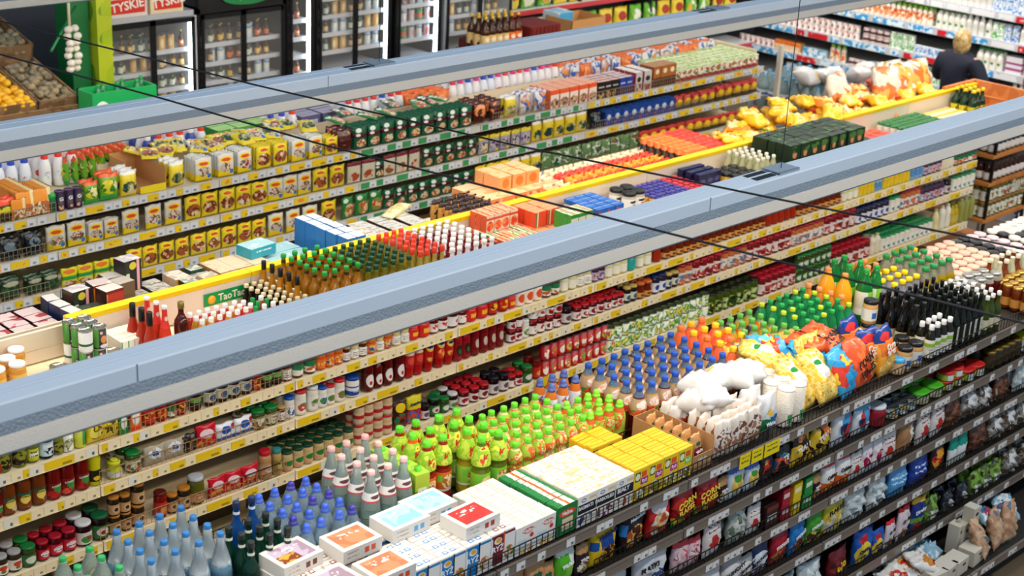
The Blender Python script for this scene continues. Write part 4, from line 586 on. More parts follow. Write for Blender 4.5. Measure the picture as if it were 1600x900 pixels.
B('crbig', 'large orange and silver crisps bag', .3, .4, .14, 'd8d0c4', [('p', .4, .5, .5, .5, ('d8d0c4', 'e8742c', 'f0b050', 'f4f0e8'), 5)], 70, name='crisps_bag', crump=.02)
B('crnavy', 'small navy blue crisps bag', .14, .17, .06, '1a2c5c', [('p', .5, .5, .45, .4, ('1a2c5c', '3a6ab0', 'd8d8e0'), 12)], 71, name='crisps_bag', crump=.014)
# --- far run
B('winy', 'yellow and white seasoning bag with red oval', .142, .17, .03, 'dcd8d0', [('b', 'z', 0, .3, 'eed21c'), ('e', .5, .72, .36, .13, 'f0d21c'), ('e', .5, .72, .26, .07, 'd8502a'), ('p', .5, .4, .36, .2, ('c8b8a8', '7a5a3c', 'e0d0c0', 'b0302a'), 26), ('e', .8, .2, .12, .1, '2a78c0')], 72, name='seasoning_bag', crump=.003)
B('winy2', 'yellow soup packet with brown dish picture', .142, .17, .03, 'e4cc28', [('e', .5, .8, .34, .11, 'f0dc30'), ('e', .5, .8, .24, .06, 'd8502a'), ('p', .5, .4, .42, .25, ('a85a34', '6a3a24', 'd8a878', 'e0d8c8'), 26)], 73, name='seasoning_bag', crump=.003)
B('wing', 'yellow and green soup packet', .142, .15, .03, 'dcd428', [('b', 'z', .35, .55, '3a9a48'), ('e', .5, .78, .34, .12, 'e07a2c'), ('p', .5, .15, .4, .15, ('d8c8a8', 'a8582c'), 26)], 74, name='seasoning_bag', crump=.003)
B('knor', 'dark green soup packet with maroon band', .13, .17, .025, '14583a', [('b', 'z', .5, .68, '4a1a22'), ('e', .35, .82, .2, .1, 'dce8dc'), ('e', .3, .62, .16, .06, 'e8dce0'), ('p', .55, .25, .34, .18, ('e0b888', 'a8502c', 'd8d0b8'), 26)], 75, name='soup_packet', cat='packet', crump=.002)
B('know', 'cream soup packet with maroon band', .13, .17, .025, 'd4cfb8', [('b', 'z', .78, .95, '7a2030'), ('b', 'z', .95, 1, '14583a'), ('p', .5, .3, .34, .2, ('d8c8a8', 'b84a34', '8a5a3a'), 26)], 76, name='soup_packet', cat='packet', crump=.002)
B('kngr', 'bright green soup packet with food picture', .13, .17, .025, '2a7a3c', [('e', .35, .8, .2, .1, 'dce8dc'), ('p', .6, .35, .38, .3, ('e0c090', 'c84a34', '6a9a3a'), 26)], 77, name='soup_packet', cat='packet', crump=.002)
B('darkp', 'dark pack with black spice picture', .13, .15, .05, '1c2026', [('n', '4a5460', 18, .58), ('p', .5, .6, .3, .2, ('1c2026', '6a8090'), 20)], 78, name='spice_bag', crump=.006)
B('gherp', 'dark green vegetable pouch', .14, .15, .05, '24402a', [('e', .5, .7, .4, .1, 'a8a890'), ('n', '3a5a3a', 18, .6)], 79, name='spice_bag', crump=.006)
B('vegp', 'green and orange seasoning bag', .14, .19, .06, '6aa82c', [('b', 'z', .82, 1, 'e8602a'), ('p', .5, .5, .4, .25, ('d8cc30', '3a7a2c', 'e8e0a0'), 14), ('b', 'z', 0, .2, '2f9a44')], 80, name='seasoning_bag', crump=.006)
B('vegy', 'yellow and white seasoning bag', .13, .18, .06, 'e8cf2c', [('b', 'z', .82, 1, 'e8e4dc'), ('p', .5, .35, .4, .22, ('2a4a4a', '8a8a4a', 'd8d0a8'), 20)], 81, name='seasoning_bag', crump=.006)
B('orp', 'orange-red seasoning bag with long top', .16, .19, .05, '4a3c1c', [('b', 'z', .7, 1, 'ee4e2a'), ('e', .5, .5, .3, .14, 'd8d030')], 82, name='seasoning_bag', crump=.008)
B('env', 'upright orange and cream soup envelope', .14, .17, .012, 'f0983a', [('b', 'x', .75, 1, 'f4dca0'), ('p', .5, .25, .5, .25, ('c86a34', 'f4e4c0', '8a5a2c'), 20)], 83, name='soup_envelope', cat='packet', crump=.002)
P['gin'] = can('chip_tube', 'tube', 'dark purple tube lettered Gi', .14, .034, art('2c1434', (('p', .5, .2, .3, .15, ('d8a070', '2c1434'), 30),)), mat('4a2a54', .4)); P['gin'].add('lettering', text_mesh('Gi', .036, mat('f0f0f4', .5), 0, .085, wrap=.0355))
P['shaker'] = bottle('spice_shaker', 'jar', 'green spice shaker with green lid', .15, .036, 'jar', mat('1f7a40', .2), mat('1fa040', .3), art('1c4a30', ()), (.1, .6), capr=1, cap0=.8)
P['fxr'] = carton('dessert_box', 'box', 'white and orange dessert box with cakes', .11, .06, .16, art('efe2d8', (('b', 'z', .75, 1, 'ea5a2a'), ('p', .5, .3, .42, .25, ('6a3a2a', 'e8c8a0', 'b86a48'), 26))), art('e86a38', ()), art('f4a888', ())); P['fxk'] = carton('dessert_box', 'box', 'black cocoa dessert box', .1, .06, .17, art('1c1618', (('s', .15, .85, .62, .75, 30, 'e8e4e0'), ('p', .5, .2, .42, .2, ('5a2a1c', 'e0b070', '1c1618'), 20))), mat('241a1c'), art('e0b0a8', ())); P['fxb'] = carton('dessert_box', 'box', 'royal blue cocoa dessert box', .1, .06, .17, art('1f3f9a', (('s', .15, .85, .62, .75, 30, 'dce8f8'), ('e', .5, .25, .4, .2, '5a2a1c'))), mat('1a3480'), art('e0c0b8', ()))
P['fxg'] = carton('dessert_box', 'box', 'grey and red dessert box', .1, .06, .17, art('c4c0c0', (('e', .5, .62, .3, .14, '241a1a'), ('p', .5, .2, .42, .2, ('a82a2c', 'd8d0c8', '4a2a20'), 20))), mat('a8383a'), art('f2ece2', ())); P['fxbr'] = carton('dessert_box', 'box', 'tall orange-brown cocoa box', .11, .08, .19, art('a86428', (('b', 'z', 0, .45, '4a2414'), ('e', .5, .75, .25, .12, 'e8d8b8'))), mat('8a4a20'), art('b87434', ()))
P['ccup'] = bottle('instant_soup_cup', 'cup', 'white and green soup cup', .12, .04, 'jar', mat('e6e8d4', .3), art('dce6b0', (('n', 'a8c850', 30, .55),)), art('e4e8d4', (('p', .5, .6, .4, .3, ('e8ecd8', 'c8302c', '4a8a3a'), 24), ('b', 'z', 0, .3, '9a3a34'))), (.05, .95), capr=1.05, cap0=.92); P['blulow'] = carton('blue_pudding_box', 'box', 'blue custard box with white figure', .1, .05, .13, art('1a48a0', (('e', .5, .6, .25, .2, 'd8e4f4'), ('e', .3, .2, .12, .1, 'c82a3a'))), mat('163c88'), art('2a60c0', ()))
B('yrb', 'yellow and red gelatin bag', .13, .14, .04, 'c8a03a', [('b', 'z', .6, 1, 'c02c30'), ('e', .5, .6, .3, .18, 'f0c830'), ('b', 'z', 0, .3, '4a3a30')], 84, name='baking_bag', crump=.004); B('ylv', 'yellow and lilac spice sachet', .12, .15, .03, 'a8a4b8', [('b', 'z', .75, 1, 'e0cc2c'), ('p', .5, .4, .4, .25, ('c0b8d0', '5a3a6a', 'e0d8b0'), 20), ('e', .7, .1, .14, .1, 'f0d820')], 85, name='spice_sachet', cat='packet', crump=.004)
B('cofbag', 'glossy brown and orange coffee bag', .14, .17, .06, '4a1c18', [('p', .5, .6, .45, .3, ('4a1c18', 'e08a4a', 'c8302a', 'e8d0c0'), 12)], 86, name='coffee_bag', crump=.006); B('whbg', 'white bag with colourful print', .13, .18, .05, 'e4e0e0', [('p', .5, .5, .45, .45, ('e4e0e0', '3a6ac0', 'e08a3a', 'c8c0c8'), 12)], 87, name='sweets_bag', crump=.008); B('grwb', 'green and white salad seasoning bag', .13, .15, .04, '6a8a5a', [('p', .5, .5, .45, .4, ('6a8a5a', 'd0dcc8', '2a5a34', 'b8404a'), 14)], 88, name='seasoning_bag', crump=.005)
for k_, cc, ccap, lk in (('clnp', 'f2eeee', 'e83a88', 'white cleaner bottle with pink cap'), ('clnb', 'e8ecf4', '2a50c0', 'white cleaner bottle with blue cap'), ('clnr', 'f0eeee', 'e8402c', 'white cleaner bottle with red cap'), ('clnw', '2a4ab0', 'f0eeee', 'blue cleaner bottle with white cap')):
    P[k_] = bottle('cleaner_bottle', 'cleaner bottle', lk, .24, .04, 'pet', mat(cc, .3), mat(ccap, .35), art(cc, (('p', .5, .5, .4, .3, (cc, 'c8d8e8', 'd84a3a'), 14),)), (.2, .55), capr=.6, cap0=.82)
P['soapp'] = bag('soap_refill', 'pouch', 'orange refill pouch', .15, .18, .06, art('f07a34', (('p', .5, .5, .4, .3, ('f07a34', 'f4b070', 'e0502a'), 10),)), 89)
P['gbox'] = carton('washing_powder_box', 'box', 'green tablet box', .16, .12, .18, art('5aa83c', (('s', .2, .8, .5, .7, 20, 'dcecc8'),)), art('2f8a34', ()), art('9acc7a', ())); P['vbox'] = carton('washing_powder_box', 'box', 'grey-violet powder box', .18, .13, .17, art('5a5a80', (('r', .15, .45, .2, .8, 'c8c8d8'), ('r', .55, .85, .2, .8, 'c8c8d8'))), art('5a5a80', ()), art('8a88a8', ()))
# dairy
P['milkg'] = bottle('milk_bottle', 'milk bottle', 'white milk bottle with green cap', .24, .042, 'pet', mat('f0eee4', .3), mat('1f8a44', .35), art('eeeade', (('e', .5, .3, .25, .2, '3a8a4a'),)), (.2, .55), capr=.6, cap0=.88); P['kefo'] = bottle('yogurt_drink', 'drink bottle', 'yogurt drink bottle with lime cap', .22, .036, 'squeeze', mat('e8dccc', .3), mat('8fd03a', .35), art('ece4d4', (('p', .5, .5, .5, .45, ('ece4d4', 'e8903a', 'e0502c', 'f0d8b0'), 24),)), (.1, .7), capr=.7, cap0=.82)
P['yogw'] = bottle('yogurt_cup', 'cup', 'white yogurt cup with dark figure', .09, .042, 'jar', mat('ece0dc', .3), mat('f0e8e4', .3), art('ecdcd8', (('e', .5, .4, .14, .3, '20241c'), ('p', .5, .9, .5, .2, ('ecdcd8', 'e0a8a0'), 24))), (.05, .9), capr=1, cap0=.9); P['yogg'] = bottle('yogurt_cup', 'cup', 'white yogurt cup with green print', .1, .042, 'jar', mat('e8ece4', .3), mat('e0e8dc', .3), art('e4ece0', (('p', .5, .5, .5, .5, ('e4ece0', '3a9a3c', 'd0e0c8'), 22),)), (.05, .9), capr=1, cap0=.9)
P['yogb'] = bottle('yogurt_cup', 'cup', 'white and blue yogurt cup', .1, .042, 'jar', mat('e0e6ec', .3), mat('dce8f0', .3), art('e0e8f0', (('p', .5, .5, .5, .5, ('e0e8f0', '3a70b8', 'c8d8e8'), 22),)), (.05, .9), capr=1, cap0=.9); P['desd'] = bottle('dessert_cup', 'cup', 'dark chocolate dessert cup', .09, .045, 'jar', mat('4a2a28', .3), mat('d8c8c8', .3), art('d0b8b4', (('b', 'z', .3, .7, '3a1c1c'),)), (.05, .9), capr=1, cap0=.88)
P['butr'] = carton('butter_carton', 'box', 'orange and cream dairy carton', .08, .12, .12, art('ecd0a8', (('b', 'z', .6, 1, 'ee6a2c'), ('n', 'f4b040', 14, .6))), art('e8a860', ()), art('f0843a', ())); P['tealt'] = carton('cheese_box', 'box', 'blue and white cheese pack', .12, .12, .05, art('4aa0cc', (('n', 'e8f0f4', 14, .52),)), art('c8dce8', ()), art('8ac4e0', (('n', 'f0f4f4', 14, .5),)))
P['kefw'] = bottle('kefir_bottle', 'bottle', 'plain white kefir bottle', .24, .04, 'pet', mat('f2f0ea', .3), mat('f0eee8', .35), mat('dcd8d0'), (.2, .6), capr=.6, cap0=.88); P['pinkcr'] = bottle('cream_bottle', 'bottle', 'cream bottle with pink cap', .2, .038, 'squeeze', mat('ecd0b8', .3), mat('e84a88', .35), mat('e8b8a0'), (.1, .6), capr=.7, cap0=.84); P['pack6'] = carton('yogurt_multipack', 'box', 'shrink-wrapped pack of white and mauve cups', .2, .14, .2, art('e0dce0', (('b', 'z', .2, .35, 'a8488a'), ('b', 'z', .55, .68, 'a8488a'))), art('d8d4dc', (('b', 'z', .2, .35, 'a8488a'), ('b', 'z', .55, .68, 'a8488a'))), art('d4d4dc', ()), flap=False)
# fridges
beer = lambda k_, c, l1, lk, capc='d8b040': P.__setitem__(k_, bottle('beer_bottle', 'beer bottle', lk, .165, .024, 'wine', mat(c, .08), mat(capc, .3, .6), art(l1, (('e', .5, .6, .3, .2, 'e8e0c8'),)), (.12, .45), capr=.42, cap0=.92, seg=10))
beer('brb', '3a1c0c', 'd8b878', 'brown beer bottle with tan label'); beer('brg', '123a20', 'd8e4d8', 'green beer bottle with white label', 'c8c8c8'); beer('bry', '4a2a10', 'e8b83a', 'brown beer bottle with yellow label'); beer('bro', '4a1c0c', 'e0702c', 'brown beer bottle with orange label')
P['canr'] = can('soda_can', 'can', 'red and silver drink can', .13, .03, art('c8c8cc', (('e', .5, .5, .3, .35, 'c82a3a'),)), scap, 10); P['cang'] = can('soda_can', 'can', 'green drink can', .13, .03, art('3a9a4a', (('b', 'z', .3, .6, 'e0402c'),)), scap, 10); P['canw'] = can('soda_can', 'can', 'pale blue and white can', .15, .03, art('c8d8e8', (('b', 'z', .3, .6, 'e0e0d0'), ('b', 'z', .7, .8, '6a8ac0'))), scap, 10)
P['cango'] = can('soda_can', 'can', 'gold beer can', .14, .03, art('d8a850', (('e', .5, .5, .3, .3, 'ecd8a0'),)), scap, 10)

DUP = []
def fill(keys, X0, X1, Y0, Y1, z, where, look=None, gapx=1.06, gapy=1.08, jit=.004, drop=0, rz=.15, stack=1, base_rz=0, order='mix', seed=0, drot=0):
    """a block of products standing side by side and one behind the other"""
    rn = random.Random(hash_(where)+seed); keys = keys if isinstance(keys, (list, tuple)) else [keys]
    t0 = P[keys[0]]; dx = t0.w*gapx; dy = t0.d*gapy
    nx = max(1, int((X1-X0)/dx+.35)); ny = max(1, int((Y1-Y0)/dy+.35))
    dx = max(dx, (X1-X0)/nx) if nx > 1 else dx
    for c in range(nx):
        for r in range(ny):
            if rn.random() < drop: continue
            for s in range(stack):
                if order == 'mix': k = rn.choice(keys)
                elif order == 'col': k = keys[min(len(keys)-1, c*len(keys)//nx)]
                else: k = keys[min(len(keys)-1, r*len(keys)//ny)]
                t = P[k]
                x = X0+dx*(c+.5)+rn.uniform(-jit, jit); y = Y0+t0.d/2+dy*r+rn.uniform(-jit, jit)*.6
                lb = f"{t.look}, {nth(c)} from left"
                if ny > 1: lb += f", {nth(r)} row"
                if stack > 1: lb += ', ' + ('bottom', 'upper', 'top')[min(s, 2)]
                mk(t, (x, y, z+s*t.h), base_rz+rn.uniform(-rz, rz), lb, where)
def hash_(s):
    v = 0
    for ch in s: v = (v*31+ord(ch)) % 1000003
    return v
def mk(t, loc, rz, lb, where, rot=None, scale=None):
    lb = (lb+', '+where) if where else lb
    w_ = lb.split()
    if len(w_) > 16: lb = ' '.join(w_[:16])
    if lb in USED: DUP.append(lb)
    USED[lb] = 1
    return t.place(loc, rz, lb, None, rot, scale)
def line(spec, Y, z, where, depth=1, px=True, stackh=None, back=None, xlim=None):
    """spec: 'key px0 px1 [rows] [stack]' items along a shelf edge, photo columns px0..px1 measured at the shelf's front edge"""
    tally = {}
    for it in spec.split(';'):
        it = it.split()
        if not it: continue
        ks = it[0].split('+'); a, b = float(it[1]), float(it[2]); rows = int(it[3]) if len(it) > 3 else 1; st = int(it[4]) if len(it) > 4 else 1
        x0, x1 = xs(a, Y, z), xs(b, Y, z); t = P[ks[0]]; rn = random.Random(int(a*7+z*100))
        sc_ = min(1.16, .23/t.h) if (Y < 4 and t.d < .085 and .15 < t.h < .23 and st == 1) else 1.0
        n = max(1, round((x1-x0)/(t.w*sc_*(1.05 if t.d > .04 else .95)))); dx = (x1-x0)/n
        if dx < t.w*sc_*.93: sc_ = max(.8, dx/t.w*.99)
        for c in range(n):
            for r in range(rows):
                for s in range(st):
                    t = P[ks[(c+r+s) % len(ks)]]
                    q = (t.look, r, s); i = tally.get(q, 0); tally[q] = i+1
                    lb = f"{t.look}, {nth(i)} from left" + (f", {nth(r)} row" if rows > 1 else '') + ((', lower', ', upper', ', top')[min(s, 2)] if st > 1 else '')
                    mk(t, (x0+dx*(c+.5)+rn.uniform(-.003, .003), Y+.012+t.d/2+(t.d*1.05)*r, z+s*t.h*sc_), rn.uniform(-.12, .12), lb, where, scale=sc_ if sc_ != 1 else None)

# ------------------------------------------------------------------ the room
def floor_mat():
    g = NT('floor', .28); n = g.n.new('ShaderNodeTexBrick'); n.offset = 0; n.inputs['Scale'].default_value = 1.6; n.inputs['Brick Width'].default_value = 1; n.inputs['Row Height'].default_value = 1
    n.inputs['Mortar Size'].default_value = .012; n.inputs['Color1'].default_value = lin('6a5c48'); n.inputs['Color2'].default_value = lin('5e5242'); n.inputs['Mortar'].default_value = lin('3a332b')
    g.l(g.tc.outputs['Object'], n.inputs[0]); g.l(n.outputs[0], g.p.inputs['Base Color']); return g.m
bm = bmesh.new(); bbox(bm, -3, 19, -3, 17, -.1, 0); struct('floor', newmesh(bm, floor_mat()))
bm = bmesh.new(); bbox(bm, -3, 19, 14.2, 14.4, 0, 5.2); struct('wall_back', newmesh(bm, mat('5a5c60', .7)))
bm = bmesh.new(); bbox(bm, 18.1, 18.3, -3, 14.2, 0, 5.2); struct('wall_right', newmesh(bm, mat('8a8c90', .7)))

# ------------------------------------------------------------------ suspended shelf lamps
def rough_plastic():
    g = NT('prism', .3); v = g.n.new('ShaderNodeTexVoronoi'); v.inputs['Scale'].default_value = 150; g.l(g.tc.outputs['Object'], v.inputs['Vector'])
    b = g.n.new('ShaderNodeBump'); b.inputs['Strength'].default_value = .35; b.inputs['Distance'].default_value = .004; g.l(v.outputs[0], b.inputs['Height']); g.l(b.outputs[0], g.p.inputs['Normal'])
    g.p.inputs['Base Color'].default_value = lin('d0c8bc'); g.p.inputs['Transmission Weight'].default_value = .12; g.p.inputs['Roughness'].default_value = .6
    return g.m
PRISM = rough_plastic()
DARKB = None
def dark_band():
    g = NT('band', .5); v = g.n.new('ShaderNodeTexVoronoi'); v.inputs['Scale'].default_value = 110; g.l(g.tc.outputs['Object'], v.inputs['Vector'])
    b = g.n.new('ShaderNodeBump'); b.inputs['Strength'].default_value = .6; b.inputs['Distance'].default_value = .006; g.l(v.outputs[0], b.inputs['Height']); g.l(b.outputs[0], g.p.inputs['Normal'])
    g.p.inputs['Base Color'].default_value = lin('7c8894'); return g.m
DARKB = dark_band()
def lamp(label, yf, X0, X1, zt, brackets, joints):
    """yf: far top edge; profile measured from the photograph"""
    t = thing('suspended_lamp', label, 'lamp', ((X0+X1)/2, yf-.09, zt-.15))
    ox, oy, oz = t.location
    def q(name, pts, m_):                  # extrude a y-z outline along X
        bm = bmesh.new(); a = [bm.verts.new((X0-ox, y-oy, z-oz)) for y, z in pts]; b = [bm.verts.new((X1-ox, y-oy, z-oz)) for y, z in pts]; n = len(pts)
        for i in range(n): bm.faces.new((a[i], a[(i+1) % n], b[(i+1) % n], b[i]))
        bm.faces.new(a[::-1]); bm.faces.new(b); bmesh.ops.recalc_face_normals(bm, faces=list(bm.faces)); return part(name, newmesh(bm, m_), t)
    yn = yf-.125
    q('housing', [(yf, zt), (yn, zt-.002), (yn-.004, zt-.008), (yn-.004, zt-.066), (yf+.004, zt-.066), (yf+.004, zt-.008)], mat('c9d5e2', .42))
    q('housing_ridge', [(yf-.05, zt), (yf-.052, zt+.0035), (yf-.062, zt+.0035), (yf-.064, zt)], mat('c2cfdf', .42))
    q('upper_skirt', [(yn-.006, zt-.066), (yn-.02, zt-.104), (yn-.016, zt-.104), (yn-.001, zt-.066)], DARKB)
    q('prism_skirt', [(yn-.02, zt-.104), (yn-.042, zt-.152), (yn-.036, zt-.152), (yn-.016, zt-.104)], PRISM)
    q('rear_skirt', [(yf+.004, zt-.066), (yf+.022, zt-.1), (yf+.016, zt-.1), (yf, zt-.066)], PRISM)
    q('lower_trim', [(yn-.045, zt-.152), (yn-.045, zt-.157), (yn-.034, zt-.157), (yn-.034, zt-.152)], mat('5a626a', .5))
    q('diffuser', [(yn+.005, zt-.07), (yf-.002, zt-.07), (yf+.004, zt-.105), (yf-.02, zt-.135), (yf-.06, zt-.148), (yn+.03, zt-.14), (yn+.008, zt-.115)], mat('fff0d8', .5, 0, 0, LAMP_L))
    for x in joints:
        bm = bmesh.new(); bbox(bm, x-.002-ox, x+.002-ox, yn-.0055-oy, yn+.003-oy, zt-.066-oz, zt-.004-oz); part('housing_joint', newmesh(bm, mat('6a747e')), t)
    for x in brackets:
        bm = bmesh.new(); bbox(bm, x-.16-ox, x-.01-ox, yf-.1-oy, yf-.012-oy, zt-oz, zt+.0015-oz); part('wiring_opening', newmesh(bm, mat('101418', .6)), t)
        bm = bmesh.new(); bbox(bm, x-ox, x+.16-ox, yf-.112-oy, yf-.004-oy, zt+.006-oz, zt+.012-oz); bbox(bm, x-ox, x+.16-ox, yf-.114-oy, yf-.108-oy, zt-.01-oz, zt+.012-oz); part('suspension_bracket', newmesh(bm, mat('8a98a6', .4)), t)
        bm = bmesh.new(); tube(bm, [(x+.08-ox, yf-.06-oy, zt+.01-oz), (x+.08-ox, yf-.06-oy, zt+3.2-oz)], .0022); part('suspension_wire', newmesh(bm, mat('4a5058', .4, .6)), t)
    return t
zt = H-2.13
X_ = lambda px, k: xs(px, k*2.13, zt)
lamp('nearest long pale blue lamp hanging over the drinks display', 4.265, 1.5, 15.5, zt, [X_(1190, 2.0)], [X_(215, 1.94), X_(1112, 1.94)])
lamp('second long pale blue lamp hanging across the photo top', 7.05, 2.0, 15.5, zt, [X_(566, 3.31), X_(1100, 3.31)], [X_(546, 3.16)])
lamp('far pale lamp whose edge shows above the fruit crates', 10.35, 3.0, 16.5, zt, [], [])
for nm, pts, lb in (('a', [(-60, 18), (0, 33), (400, 133), (800, 226), (1200, 308), (1490, 366), (1700, 410)], 'upper thin black cable crossing the whole shop'), ('b', [(-60, 68), (0, 85), (250, 153), (500, 225), (725, 282), (800, 302), (1200, 404), (1700, 530)], 'lower thin black cable crossing above the display')):
    p = [atz(x, y, H-1.75) for x, y in pts]; bm = bmesh.new(); tube(bm, p, .0042, 6); o = part('power_cable', newmesh(bm, mat('17161a', .6))); tag(o, lb, 'cable')

# ------------------------------------------------------------------ shelving runs
def wire_fence(w_, h_, step, m_, r_=.0013):
    bm = bmesh.new()
    for zz, rr in ((h_, r_*1.5), (.004, r_*1.3), (h_*.5, r_*.7)): bbox(bm, -w_/2, w_/2, -rr, rr, zz-rr, zz+rr)
    n = int(w_/step)
    for i in range(n+1):
        x = -w_/2+i*w_/n; bbox(bm, x-r_, x+r_, -r_, r_, 0, h_)
    return newmesh(bm, m_)
BLACK, CREAM = mat('16130f', .45), mat('f3e2bf', .45)
FEN_B = wire_fence(.615, .07, .034, BLACK, .0015); FEN_C = wire_fence(.6, .07, .022, mat('d8b880', .4), .0013)
WHITE_T = art('e9e6e2', (('r', .55, .9, .1, .45, '7a7672'), ('s', .1, .5, .5, .9, 8, 'a8a29a')), .4); YEL_T = art('f4cc1e', (('r', .6, .92, .12, .4, 'a88a20'),), .4); GRN_T = art('3f9a5c', (), .4); ORY_T = art('f0cf30', (('p', .5, .5, .25, .3, ('e89030', 'f0cf30'), 20),), .4); PAP_T = art('ede9dc', (('r', .6, .85, .15, .5, '6a6456'),), .4)
CLIP_T = art('dfe3ea', (('r', .3, .7, .15, .45, '8a94a4'),), .4)
def module(kind, where, i, x0, x1, yf, yb, ztops, railh, board, rail, tagf, seed, back_z=None, side='front'):
    rn = random.Random(seed); w_ = x1-x0; cx = (x0+x1)/2
    t = thing('shelving_unit', f"{kind} shelving unit, {nth(i)} from left in {where}", 'shelving unit', (cx, (yf+yb)/2, 0))
    oy = (yf+yb)/2
    zdeck = ztops[0]
    for k, z in enumerate(ztops):
        y1 = yb if k == 0 else (yf+yb)/2-.01
        prot = 0 if k < 5 else -.27
        bm = bmesh.new(); bbox(bm, -w_/2+.001, w_/2-.001, yf+prot-oy+.004, y1-oy, z-.028, z-.008); part('deck' if k == 0 else 'shelf', newmesh(bm, board), t)
        bm = bmesh.new(); bbox(bm, -w_/2+.004, w_/2-.004, yf+prot-oy-.008, yf+prot-oy+.004, z-railh, z+.002)
        bbox(bm, -w_/2+.004, w_/2-.004, yf+prot-oy-.012, yf+prot-oy-.008, z-railh, z-railh+.004); bbox(bm, -w_/2+.004, w_/2-.004, yf+prot-oy-.012, yf+prot-oy-.008, z-.003, z+.002)
        part('price_rail', newmesh(bm, rail), t)
        x = -w_/2+.02
        for (tw, tm, gap) in tagf(rn, k, w_):
            if x+tw > w_/2-.01: break
            bm = bmesh.new(); hh = railh-.008; bbox(bm, x, x+tw, yf+prot-oy-.0115, yf+prot-oy-.0085, z-railh+.005, z-railh+.005+hh); part('price_tag', newmesh(bm, tm), t)
            x += tw+gap
    bm = bmesh.new(); zb = back_z or zdeck-.03; bbox(bm, -w_/2+.002, w_/2-.002, -.012, .006, .1, zb); part('back_panel', newmesh(bm, mat('54493c' if board is CREAM else '2e2a26', .6)), t)  # panel colour darkened to carry the shade inside the shelves
    bm = bmesh.new()
    for sx in (-w_/2, w_/2-.02): bbox(bm, sx, sx+.02, -.03, .02, 0, zdeck-.03)
    part('upright', newmesh(bm, mat('3a352f' if board is not CREAM else 'd8c8a8', .5)), t)
    bm = bmesh.new(); bbox(bm, -w_/2, w_/2, yf-oy+.04-(.27 if len(ztops) > 5 else 0), yb-oy-.04, 0, .09); part('plinth', newmesh(bm, mat('26221e', .5)), t)
    return t
M_ = 1.25
g3z = [H-3.4275, H-3.69, H-3.96, H-4.235, H-4.57, H-4.80]
Y3 = 3.946
def tag3(rn, k, w_):
    for _ in range(14):
        n = rn.choice((1, 1, 2, 3))
        for _ in range(n): yield (rn.choice((.045, .05)), WHITE_T, .004)
        yield (.0005, WHITE_T, rn.uniform(.03, .2))
board3, rail3 = mat('2e2a26', .5), mat('8c7f74', .32, .35)
j3 = 4.226*1.25-M_*3
for i in range(8):
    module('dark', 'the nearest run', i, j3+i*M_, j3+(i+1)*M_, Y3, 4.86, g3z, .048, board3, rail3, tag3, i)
for i in range(16):
    for k, z in enumerate(g3z[:5]):
        if k == 1 and i < 5 or k == 2 and i == 3: continue
        x = j3+(i+.5)*M_/2
        o = part('wire_fence', FEN_B); o.location = (x, Y3+.004, z); tag(o, f"black wire fence, {nth(i)} from left on {('top deck', 'second shelf', 'third shelf', 'fourth shelf', 'fifth shelf')[k]} of nearest run", 'fence')
        if k == 0 and x < 7.3:
            o = part('wire_divider', FEN_B); o.location = (x, 4.385, z); tag(o, f"black wire divider, {nth(i)} from left along the middle of the nearest deck", 'fence')
            o = part('wire_fence', FEN_B); o.location = (x, 4.855, z); tag(o, f"black wire fence, {nth(i)} from left at rear edge of the nearest deck", 'fence')
for n__, (a_, b_) in enumerate(((1152, 1170), (1171, 1190), (1191, 1216))):
    xa, xb = xs(a_, Y3, g3z[0]), xs(b_, Y3, g3z[0]); bm = bmesh.new(); bbox(bm, xa+.003, xb-.003, Y3-.0165, Y3-.0155, g3z[0]-.07, g3z[0]+.004)
    o = part('promotion_tag', newmesh(bm, art('f6dc14', (('s', .15, .85, .2, .8, 18, '5a5210'),), .4))); tag(o, f"bright yellow promotion tag hanging on the nearest deck rail, {nth(n__)} from left", 'tag')
g2z = [H-3.4275, H-3.77+.055, H-4.012+.055, H-4.34+.055, H-4.76]
Y2 = 6.47
def tag2(rn, k, w_):
    for _ in range(12):
        yield (rn.choice((.03, .06, .09, .16)), YEL_T, .004)
        for _ in range(rn.choice((1, 2, 3))): yield (.055, PAP_T if rn.random() < .15 else CREAM_T, rn.uniform(.003, .03))
CREAM_T = art('fae8c0', (('r', .6, .9, .15, .4, '9a8a68'),), .45)
railc = mat('fae8c0', .4)
j2 = 4.53*.809-M_*2
for i in range(9):
    x0 = j2+i*M_; x1 = min(12.62, x0+M_)
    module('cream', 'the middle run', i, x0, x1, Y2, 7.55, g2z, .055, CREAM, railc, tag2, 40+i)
# backboard with yellow top running along the middle deck
yb2 = 6.985
for i in range(8):
    x0 = 3.83+i*1.17; x1 = x0+1.165
    t = thing('deck_divider', f"cream divider board with yellow top, {nth(i)} from left on the middle deck", 'divider', ((x0+x1)/2, yb2+.025, g2z[0]))
    w_ = x1-x0
    bm = bmesh.new(); bbox(bm, -w_/2, w_/2, -.022, .022, 0, .17); part('board', newmesh(bm, mat('f4e4cc', .5)), t)
    bm = bmesh.new(); bbox(bm, -w_/2, w_/2, -.03, .04, .17, .196); part('yellow_top', newmesh(bm, mat('fbcf14', .4)), t)
t = thing('deck_divider', 'cream divider board without yellow top at the left end of middle deck', 'divider', (3.2, yb2+.02, g2z[0]))
bm = bmesh.new(); bbox(bm, -.62, .62, -.02, .0, 0, .17); bbox(bm, -.62, .62, .03, .042, 0, .17); part('board', newmesh(bm, mat('f2dfc4', .5)), t)
bm = bmesh.new(); bbox(bm, -.62, .62, -.024, -.02, .07, .073); part('seam', newmesh(bm, mat('c8b090')), t)
P['sign'] = T('logo_sign', 'sign', 'x', .3, .01, .07)
t = thing('logo_sign', 'small green logo sign fixed to the cream divider', 'sign', (4.83, yb2-.001, g2z[0]+.09))
